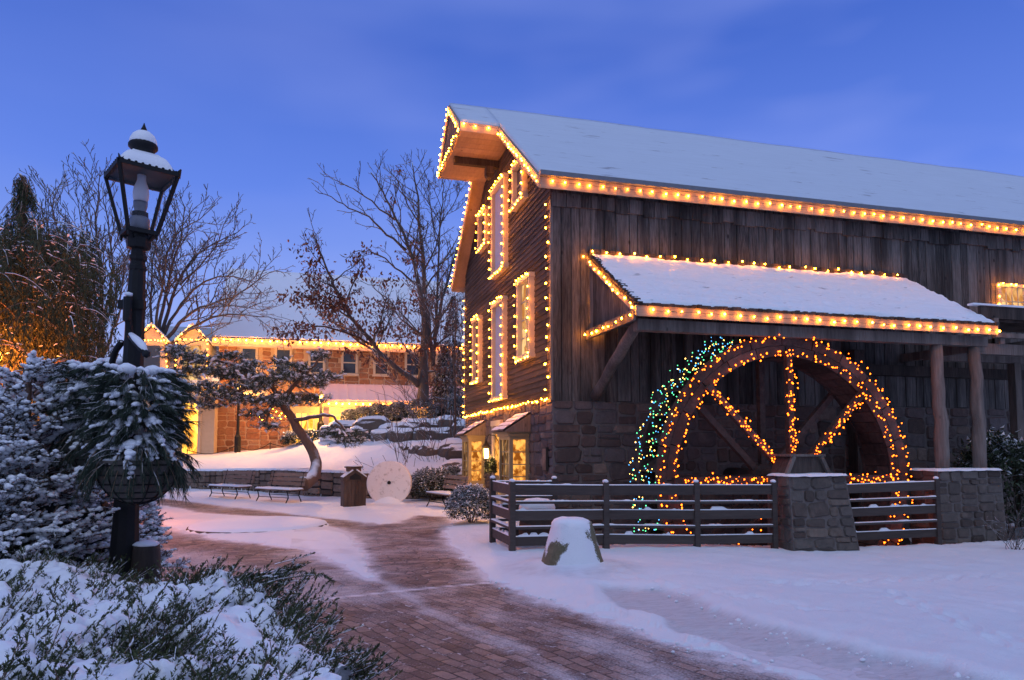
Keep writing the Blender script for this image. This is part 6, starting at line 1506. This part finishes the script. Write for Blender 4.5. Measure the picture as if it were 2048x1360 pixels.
for k in range(70):      # the nodding leader
    f = rd.random(); s = tr[int((.62+.38*f)*(len(tr)-1))]+rd.normal(0, .05, 3); a = rd.uniform(0, 6.28); L = .55*(1.25-f); o = np.array([math.cos(a)*L*.8, math.sin(a)*L*.8, 0])
    arch = np.array([s+o*q+np.array([0, 0, .12*q-.5*q*q]) for q in np.linspace(0, 1, 5)]); br.tube(arch, .008, 3)
    for q in range(5):
        s2 = arch[rd.integers(1, 5)]; L2 = rd.uniform(.2, .42); m = int(L2*46); t = rd.random(m); Q = s2+np.stack([0*t, 0*t, -t*L2], 1)+rd.normal(0, .015, (m, 3)); DD = np.stack([rd.normal(0, .4, m), rd.normal(0, .4, m), -np.ones(m)], 1); blades(cr, Q, DD, rd.uniform(.06, .1, m), .018, 0)
br.build('branches', BARKW, wt); cr.build('crown', [WEEP, SNOW], wt)

# sodium street lamp at the left edge
sl2 = thing('globe_lamp', 'orange glowing globe lamp at the left edge behind the weeping evergreen', 'street lamp', at(-6, 900, 15.9))
p = at(-6, 712, 15.9); mb = MB(); mb.lathe([(.12, 0), (.07, .5), (.05, p[2]-1.6)], (p[0], p[1], 1.2), 8); mb.build('pole', BLACK, sl2); mb = MB(); mb.blob(p, .12, 2, 0); mb.build('globe', SODIUM, sl2)
ld = bpy.data.lights.new('sodium_light', 'POINT'); ld.energy = 1500; ld.color = (1, .24, .03); ld.shadow_soft_size = .18; lo = bpy.data.objects.new('sodium_light', ld); col.objects.link(lo); lo.parent = sl2; q = at(-30, 775, 15.0); lo.location = Vector(q)-sl2.location

# ---- snow-laden spruces in the bed
def spruce_near(label, px, ybase, ytop, dep, rad, nb, seed, leader=True, clip=None):
    nb = int(nb*1.45)
    rd = np.random.default_rng(seed); b = at(px, ybase, dep); tz = at(px, ytop, dep)[2]; h = tz-b[2]
    t = thing('dwarf_spruce', label, 'shrub', b, 'snow-laden spruces behind the juniper'); mb = MB()
    mb.tube([b, b+(0, 0, h*.9), b+(0, 0, h)], [.05, .02, .012], 6); mb.build('trunk', BARKW, t, True)
    cr = MB(); sn = MB(); cr.blob(b+(0, 0, h*.16), (rad*.42, rad*.42, h*.30), 2, .3, 2.5, .0, 0) if leader else None
    if leader: needles_along(cr, [b+(0, 0, h*.65), b+(0, 0, h*1.0)], 380, .035, .005, 1.0); sn.blob(b+(0, 0, h*1.01), (.035, .035, .045), 1, .1)
    for k in range(nb):
        f = rd.random()**1.15; zz = h*(-.10+1.02*f); a = rd.random()*2*math.pi; L = rad*(1-f*.86)**.8*rd.uniform(.8, 1.12)
        d = np.array([math.cos(a), math.sin(a), rd.uniform(.05, .6)+.5*f]); p0 = b+np.array([0, 0, zz])+d*L*.15; main = arcpts(p0, d, L*.9, 7, .25, .04)
        if (main[-1]-CAM)@FH > (b-CAM)@FH+rad*.55 and rd.random() < .6: continue
        cr.tube(main, np.linspace(.011, .004, 7), 4, .9, 2); needles_along(cr, main[2:], int(L*260), .024, .0052, .95)
        snow_clumps(sn, main[2:], .033, 0)
        for q in range(int(5+L*11)):
            i = rd.integers(2, 6); sd = np.array([math.cos(a), math.sin(a), 0]); pr = np.array([-math.sin(a), math.cos(a), 0])*rd.choice([-1, 1]); dd = sd*rd.uniform(.4, .9)+pr*rd.uniform(.35, 1)+np.array([0, 0, rd.uniform(-.1, 1.0)])
            tw = arcpts(main[i], dd, rd.uniform(.07, .17), 6, .1, .07); cr.tube(tw, .005, 3, .9, 2); needles_along(cr, tw, 62, .022, .0052, .95)
            if rd.random() < .45: snow_clumps(sn, tw[rd.integers(0, 3):], rd.uniform(.017, .035), 0, 1.3)
    cr.build('needles', [NEEDLE, SNOW, BARKW], t); sn.build('snow', SNOW, t, True)
    return t
spruce_near('large snow-laden spruce with a tall bare leader at the left edge', 42, 1130, 722, 6.3, 1.15, 135, 1)
spruce_near('snow-laden spruce half way between the left edge and the lamp post', 150, 1130, 800, 6.8, .95, 110, 2)
spruce_near('low snow-laden spruce cut off by the left edge of the view', -60, 1150, 820, 5.7, .95, 120, 3, False)
spruce_near('small dark spruce just behind and right of the lamp post', 268, 1125, 985, 6.9, .34, 46, 4)
# dark cover of needles low in the bed behind the lamp
# ---- stump beside the lamp
sp0 = at(292, 1135, 6.1); stp = thing('stump', 'short snow-capped wooden stump at the right foot of the lamp post', 'stump', sp0-(0, 0, .1))
mb = MB(); mb.lathe([(.135, -.15), (.12, .0), (.11, .15), (.105, .19)], sp0, 14); mb.build('body', WOODD, stp, True); mb = MB(); mb.blob(sp0+(0, 0, .20), (.11, .11, .035), 2, .15); mb.build('snow_cap', SNOW, stp, True)

# ---- juniper and the snow lying on it
jun = thing('creeping_juniper', 'creeping juniper sprawling over the bed in the foreground, snow lying on its sprays', 'shrub', (*fromsd(-1.8, 3.6), .4))
_jout = np.array([fromsd(s, d) for s, d in [(-6, 6.2), (-3.45, 6.05), (-3.0, 5.8), (-2.55, 5.5), (-2.05, 5.3), (-1.5, 4.95), (-1.22, 4.4), (-1.0, 3.9), (-.72, 3.55), (-.62, 2.9), (-.55, 2.0), (-6, 2.0)]])
sg, dg = np.meshgrid(np.linspace(-4.6, -.3, 360), np.linspace(1.9, 6.4, 400)); xg, yg = fromsd(sg, dg)
inside = poly_sd(xg, yg, _jout)+(fbm(xg*3, yg*3, 3)-.5)*.35
def snow_mask(x, y): return fbm(x*3.0+31, y*3.0+7, 5, .62)+.14*(fbm(x*9, y*9, 2)-.5)
M = snow_mask(xg, yg)
big = np.exp(-(((sg+2.15)/.35)**2+((dg-4.7)/.45)**2))*.16+np.exp(-(((sg+2.0)/.7)**2+((dg-2.6)/.4)**2))*.14+np.exp(-(((sg+3.3)/.5)**2+((dg-5.2)/.35)**2))*.08
mm = M+big-.492; hsn = np.sign(mm)*np.minimum(np.abs(mm)/.10, 1)**.6
base_c = canopy(sg, dg)-.06
lift = (fbm(xg*1.6+5, yg*1.6, 3)-.5)*.20+(fbm(xg*5, yg*5, 3)-.5)*.17+(fbm(xg*13, yg*13, 2)-.5)*.035
Zc = base_c+lift+.075*np.clip(hsn, -1, 1); edge_f = ss(inside/.12); Zc = np.where(mm < -.03, Zc-.12, Zc)
keep = (mm > -.05) & (inside > .09)
idx = np.arange(sg.size).reshape(sg.shape); kq = keep[:-1, :-1] & keep[:-1, 1:] & keep[1:, 1:] & keep[1:, :-1]; Fq = np.stack([idx[:-1, :-1], idx[:-1, 1:], idx[1:, 1:], idx[1:, :-1]], -1)[kq]
used, inv = np.unique(Fq, return_inverse=True); V = np.stack([xg, yg, Zc], -1).reshape(-1, 3)[used]
mb = MB(); mb.add(V, inv.reshape(-1, 4).tolist()); mb.build('snow', SNOW, jun, True)
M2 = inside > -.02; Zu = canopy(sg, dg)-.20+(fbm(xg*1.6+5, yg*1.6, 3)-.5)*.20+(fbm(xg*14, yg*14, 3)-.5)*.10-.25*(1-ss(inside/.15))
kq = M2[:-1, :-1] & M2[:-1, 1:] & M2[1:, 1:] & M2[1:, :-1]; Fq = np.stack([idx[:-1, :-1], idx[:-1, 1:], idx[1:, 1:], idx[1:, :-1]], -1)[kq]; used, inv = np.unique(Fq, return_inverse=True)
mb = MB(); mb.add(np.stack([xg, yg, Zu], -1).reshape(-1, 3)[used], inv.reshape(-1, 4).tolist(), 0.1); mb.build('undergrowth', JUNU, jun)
rd = np.random.default_rng(12); cr = MB(); st_m = MB()
def spray(P, d, L):
    main = arcpts(P, d, L, 7, -.15, .06); st_m.tube(main, np.linspace(.005, .0015, 7), 3)
    for j in range(int(L*46)):
        t = rd.uniform(.12, 1)*6; i = min(int(t), 5); q = main[i]+(main[i+1]-main[i])*(t-i); T = main[i+1]-main[i]; T /= np.linalg.norm(T); side = np.cross(T, (0, 0, 1.)); side /= (np.linalg.norm(side)+1e-9)
        dd = T*.85+side*rd.choice([-1, 1])*rd.uniform(.4, .9)+np.array([0, 0, rd.uniform(.0, .6)]); l = rd.uniform(.035, .085)*(1.15-t/9); dd /= np.linalg.norm(dd); m = 11
        u = rd.random(m)[:, None]; Q = q+dd*l*u; DD = dd*.9+rd.normal(0, .42, (m, 3)); blades(cr, Q, DD, rd.uniform(.011, .021, m), .0066, 0 if rd.random() > .07 else 1)
cnt = 0
while cnt < 2500:
    s = rd.uniform(-4.3, -.45); d = rd.uniform(2.1, 6.1); x, y = fromsd(s, d); 
    if poly_sd(np.array([x]), np.array([y]), _jout)[0] < -.02: continue
    mv = float(snow_mask(np.array([x]), np.array([y]))[0])
    if mv > .50 and rd.random() < .88: continue
    if d < 3.2 and rd.random() < .15: continue
    z = float(canopy(np.array(s), np.array(d)))-.13+float((fbm(np.array([x*1.6+5]), np.array([y*1.6]), 3)[0]-.5)*.20)
    a = rd.normal(math.radians(20), 1.5); dv = RT*math.cos(a)+FH*math.sin(a)+np.array([0, 0, rd.uniform(.15, 1.3)]); spray(np.array([x, y, z]), dv, rd.uniform(.16, .34)); cnt += 1
for k in range(26): spray(at(690+rd.uniform(-40, 40), 1345+rd.uniform(-25, 25), 3.45+rd.uniform(-.15, .15)), RT*rd.uniform(.2, 1)-FH*rd.uniform(-.3, .8)+np.array([0, 0, rd.uniform(.1, .8)]), rd.uniform(.12, .24))
# the long spray reaching out over the path, and the fringe of the right edge
for k in range(46):
    f = k/45; P = at(400+150*f, 1180-22*f, 5.1-.15*f)+rd.normal(0, .03, 3); spray(P, RT*1.0+FH*rd.uniform(-.3, .3)+np.array([0, 0, rd.uniform(0, .35)]), rd.uniform(.2, .34))
mn = np.array([at(a, b, c) for a, b, c in ((430, 1190, 5.0), (500, 1176, 4.95), (560, 1158, 4.9), (610, 1150, 4.85), (648, 1150, 4.85), (668, 1164, 4.85))]); st_m.tube(mn, [.012, .009, .007, .004, .002, .001], 4); needles_along(cr, mn, 500, .03, .006, .8)
for k in range(150):
    j = rd.integers(3, 10); a, b = _jout[j], _jout[j+1]; w = rd.random(); x, y = a+(b-a)*w; s, d = sdp(np.array([x, y])); z = float(canopy(np.array(s), np.array(d)))-rd.uniform(.1, .4)
    spray(np.array([x, y, z]), RT*1.0+FH*rd.uniform(-.5, .3)+np.array([0, 0, rd.uniform(-.2, .4)]), rd.uniform(.15, .3))
cr.build('sprays', [JUN, SNOW], jun); st_m.build('stems', BARKW, jun)

# ---- twiggy shrub at the right edge and dark thicket behind the right pillar
def twig_shrub(label, c, n, L, seed, spread=.6, name='twiggy_shrub', thick=.006):
    rd_ = random.Random(seed); t = thing(name, label, 'shrub', c); mb = MB()
    for k in range(n):
        a = rd_.uniform(0, 6.28); d = np.array([math.cos(a)*spread*rd_.random(), math.sin(a)*spread*rd_.random(), 1.]); pts = arcpts(np.asarray(c)+(rd_.uniform(-.1, .1), rd_.uniform(-.1, .1), 0), d, L*rd_.uniform(.6, 1.1), 6, 0, .12)
        branch_tree(mb, pts, thick, .002, 1, 3, (3, 5, 5, 5), .45, rd_, None, .2, minr=.0022, spread=.9)
    mb.build('stems', BARK, t); return t
pr_ = onz(2030, 1105, -.25)
twig_shrub('bare twiggy shrub poking from the snow at the right edge', (pr_[0], pr_[1], -.25), 16, .75, 5, .9)
leaf_ball('dark tangled bush behind the right stone pillar, in the shade of the porch', (10.6, -1.5, .6), (1.25, .7, 1.35), 5200, .13, 71, .03, name='dark_bush')
twig_shrub('thin twigs with a few seed heads beside the right stone pillar', (9.75, -2.7, -.2), 10, 1.15, 8, .5)

# ================================================================== STREET LAMP WITH PLANTER
LD = 6.1
base = at(247, 1140, LD)
ltop = at(288, 258, LD)
lean = (ltop-base)
lp = thing('street_lamp', 'old black street lamp with a glass lantern, unlit, snow on its roof', 'street lamp', base)
def LL(f): return base+lean*f                 # along the axis, slight lean of the post
H = lean[2]
def fr(py): return (1140-py)/(1140-258.)
def lathe_at(mb, prof, n=16, a0=0.0):         # prof [(pixel half width, pixel row)]
    px2m = LD/F; prof2 = [(r*px2m, fr(y)) for r, y in prof]; V = []; th = a0+np.arange(n)*2*math.pi/n
    for r, f in prof2:
        c = LL(f); V += [(c[0]+r*math.cos(t), c[1]+r*math.sin(t), c[2]) for t in th]
    m = len(prof2); mb.add(V, [(i*n+j, i*n+(j+1) % n, (i+1)*n+(j+1) % n, (i+1)*n+j) for i in range(m-1) for j in range(n)]+[tuple(range(n))[::-1], tuple(range((m-1)*n, m*n))])
mb = MB(); lathe_at(mb, [(30, 1165), (28, 1120), (24, 1040), (21, 900), (19.5, 740), (17.5, 610), (15.5, 545), (14.5, 530)], 10)
mb.build('post', BLACK, lp)
mb = MB(); lathe_at(mb, [(14, 545), (17, 540), (17, 533), (14, 530), (14, 524), (17, 520), (17, 513), (14, 510), (13.5, 500), (22, 497), (23, 488), (23, 478), (20, 475), (17, 470), (17, 461), (15, 458), (14, 452), (16, 440), (15, 425)], 8); mb.build('collar', BLACK, lp)
# ladder bar
c = LL(fr(612)); mb = MB(); mb.beam(c-RT*.115+(0, 0, 0)-FH*.05, c+RT*.105-FH*.05, .05, .075); mb.tube([c-FH*.13+(0, 0, .05), c-FH*.13-(0, 0, .15)], .035, 8); mb.beam(c-FH*.12-(0, 0, .12), c-FH*.05-(0, 0, .3), .045, .035); lb = mb.build('ladder_bar', BLACK, lp)
mb = MB(); mb.blob(c-FH*.12+(0, 0, .075), (.036, .036, .022), 1, .1); mb.build('snow_cap', SNOW, lb, True)
# lantern: four tapering panes, rotated to the view as in the photo
cb_ = LL(fr(468)); ct = LL(fr(352)); ROT = YAW+R(42); wb, wt_ = .113, .228; LAX = np.array([0, 0, 1.])+FH*.02
def corner(k, w, c):
    a = ROT+math.pi/4+k*math.pi/2; v = np.array([math.cos(a)*w*1.414, math.sin(a)*w*1.414, 0]); v[2] = -(v@LAX)/LAX[2]; return c+v
mb = MB()
for k in range(4):
    mb.beam(corner(k, wb, cb_), corner(k, wt_, ct), .026, .026)
    for w, c in ((wb, cb_), (wt_, ct)): mb.beam(corner(k, w, c), corner(k+1, w, c), .028, .035)
mb.lathe([(.0, .0), (.045, -.02), (.03, -.05)], LL(fr(478)), 8)
for k in range(4):
    mb.tube([corner(k, wb*.98, cb_)-(0, 0, .055), corner(k, wb*.98, cb_)-(0, 0, .0)], .011, 6)
    mb.beam(LL(fr(500)), corner(k, wb*.9, cb_), .02, .02)
    mb.prism([corner(k, wt_*1.03, ct)-RT*.0+(0, 0, -.03), corner(k, wt_*1.06, ct)+(0, 0, .055), corner(k, wt_*.95, ct)+(0, 0, .03)], FH*.02)
# cresting along the gallery
for k in range(4):
    a, b = corner(k, wt_*1.03, ct), corner(k+1, wt_*1.03, ct)
    for j in range(9): q = a+(b-a)*(j+.5)/9; mb.blob(q+(0, 0, .02), .013, 1, 0)
frame_ = mb.build('lantern_frame', BLACK, lp)
mb = MB()
for k in range(4):
    a, b, c2, d2 = corner(k, wb, cb_), corner(k+1, wb, cb_), corner(k+1, wt_, ct), corner(k, wt_, ct); mb.add([a, b, c2, d2], [(0, 1, 2, 3)])
mb.build('glass_pane', CLEAR, frame_)
mb = MB(); cc = LL(fr(352))
pts_b = [corner(k, wt_*1.02, ct)+(0, 0, .004) for k in range(4)]; cm = LL(fr(312)); pts_t = [corner(k, .095, cm) for k in range(4)]
mb.add(pts_b+pts_t, [(0, 3, 2, 1), (4, 5, 6, 7)]+[(k, (k+1) % 4, 4+(k+1) % 4, 4+k) for k in range(4)]); lrf = mb.build('lantern_roof', BLACK, frame_)
mb = MB(); n = 22; V = []
for i, t in enumerate(np.linspace(0, 1, 9)):
    for k in range(4):
        for j in range(n):
            w = wt_*(.99-.03*t)*(1-t)+.10*t; c = ct+(cm-ct)*t+np.array([0, 0, (.045*math.sin(math.pi*min(1, t*.9+.18))) if i else -.004]); a, b = corner(k, w, c), corner(k+1, w, c); q = a+(b-a)*j/n; rr = 1-.10*(1-abs(2*j/n-1))*0
            ctr = c; q = ctr+(q-ctr)*(1-.06*(t > 0)*(1-t)*(abs(2*j/n-1)**6)*2); V.append(q+np.array([0, 0, .006*float(fbm(np.array(q[0]*14), np.array(q[1]*14), 2))]))
m4 = 4*n; mb.add(V, [(i*m4+j, i*m4+(j+1) % m4, (i+1)*m4+(j+1) % m4, (i+1)*m4+j) for i in range(8) for j in range(m4)]+[tuple(range(8*m4, 9*m4))]); mb.build('snow_cap', SNOW, lrf, True)
mb = MB(); lathe_at(mb, [(24, 316), (23, 312), (21, 304), (22, 301), (27, 296), (27, 291), (25, 288), (24, 284), (15, 270), (6, 264), (4, 262), (6, 260), (4.5, 257), (2.5, 252), (.6, 246)], 20); vent = mb.build('vent_cap', BLACK, lrf, True)
mb = MB(); lathe_at(mb, [(25, 292), (25.5, 286), (24, 279), (20, 271), (13, 265), (4, 263)], 22); mb.build('snow_cap', SNOW, vent, True)
# burner and glass chimney
mb = MB(); lathe_at(mb, [(19, 468), (19, 440), (17, 436), (11, 432), (11, 420), (13, 412), (13.5, 404), (11, 404)], 14); mb.build('burner', GUTTER, lp, True)
FROST = plain('frosted_glass', (.55, .5, .52), .35, nscale=4, var=.05)
mb = MB(); lathe_at(mb, [(11, 406), (14, 398), (15, 388), (13.5, 376), (9.5, 366), (8, 360), (8, 343)], 18); mb.build('glass_chimney', FROST, lp, True)

# hanging planters with pine boughs, strapped to the post
def planter(c, r, label, seed, nb, brk, down=.6):
    rd = np.random.default_rng(seed); t = thing('hanging_planter', label, 'planter', c-(0, 0, r), 'planters of pine boughs on the lamp post')
    mb = MB(); n = 28; prof = [(r*math.cos(a), -r*math.sin(a)*1.08) for a in np.linspace(0, math.pi/2*.97, 9)]; V = []
    mb.lathe(prof[::-1]+[(r, .02)], c, n); bowl = mb.build('bowl', LINER, t, True)
    mb = MB()
    for a in np.linspace(.05, 1.25, 6): mb.tube([c+np.array([r*1.015*math.cos(a)*math.cos(q), r*1.015*math.cos(a)*math.sin(q), -r*1.09*math.sin(a)]) for q in np.linspace(0, 2*math.pi, 30)], .0055, 4)
    for q in np.arange(12)*math.pi/6: mb.tube([c+np.array([r*1.02*math.cos(a)*math.cos(q), r*1.02*math.cos(a)*math.sin(q), -r*1.1*math.sin(a)]) for a in np.linspace(0, 1.5, 9)], .0055, 4)
    mb.build('wire_basket', BLACK, bowl)
    cr = MB(); sn = MB()
    for k in range(nb):
        a = rd.random()*2*math.pi; h = rd.uniform(.0, 1)**1.15*.74; p0 = c+np.array([math.cos(a)*r*.45, math.sin(a)*r*.45, h]); out = rd.uniform(.06, .20)*(1.2-h*.7)+(.09 if h < .2 else 0)
        d0 = np.array([math.cos(a), math.sin(a), rd.uniform(-.1, .8)]); path = arcpts(p0, d0, out+.12, 6, 1.3*down*rd.uniform(.5, 1.2)*(2.3 if h < .2 else 1), .05)
        cr.tube(path, np.linspace(.006, .002, 6), 4, .5, 2)
        m = 120; f = rd.random(m)*5; i = np.minimum(f.astype(int), 4); P = path[i]+(path[i+1]-path[i])*(f-i)[:, None]; T = path[i+1]-path[i]; T /= np.linalg.norm(T, axis=1)[:, None]
        DD = T*.9+rd.normal(0, .35, (m, 3)); DD[:, 2] -= .8*down; blades(cr, P, DD, rd.uniform(.055, .115, m), .0050, 0)
        if rd.random() < .62+.3*(h > .4) and d0[2] > .0: snow_clumps(sn, path[rd.integers(0, 2):rd.integers(3, 6)], rd.uniform(.020, .044), 0, 1.5, 2)
    cr.build('boughs', [BOUGH, SNOW, BARKW], t); sn.build('snow', SNOW, t, True)
    return t
LINER = plain('coco_liner', (.10, .085, .075), .95, 0, 30, .4, .6)
planter(at(276, 925, 5.72), .305, 'round wire planter of drooping pine boughs under snow, in front of the lamp post', 5, 380, True, .9)
planter(at(196, 885, 6.5), .28, 'second planter of drooping pine boughs, behind and left of the lamp post', 6, 230, True, .8)
# arms, upright plant stalks beside the post
for k, (pl, lb) in enumerate([([(262, 672, 5.98), (272, 684, 5.9), (284, 697, 5.84), (293, 708, 5.8)], 'short iron arm loaded with snow on the right of the lamp post'), ([(243, 685, 6.1), (232, 700, 6.2), (225, 722, 6.25), (222, 740, 6.25)], 'curved iron arm dusted with snow on the left of the lamp post')]):
    P_ = [at(*q) for q in pl]; mb = MB(); mb.tube(P_, .028, 8); mb.blob(P_[-1], .035, 1, .1); arm = mb.build('planter_arm', BLACK, lp, True); mb = MB(); snow_on(mb, P_, .036 if k == 0 else .018, 0, .75, .7, 8, .15); mb.build('snow', SNOW, arm, True)
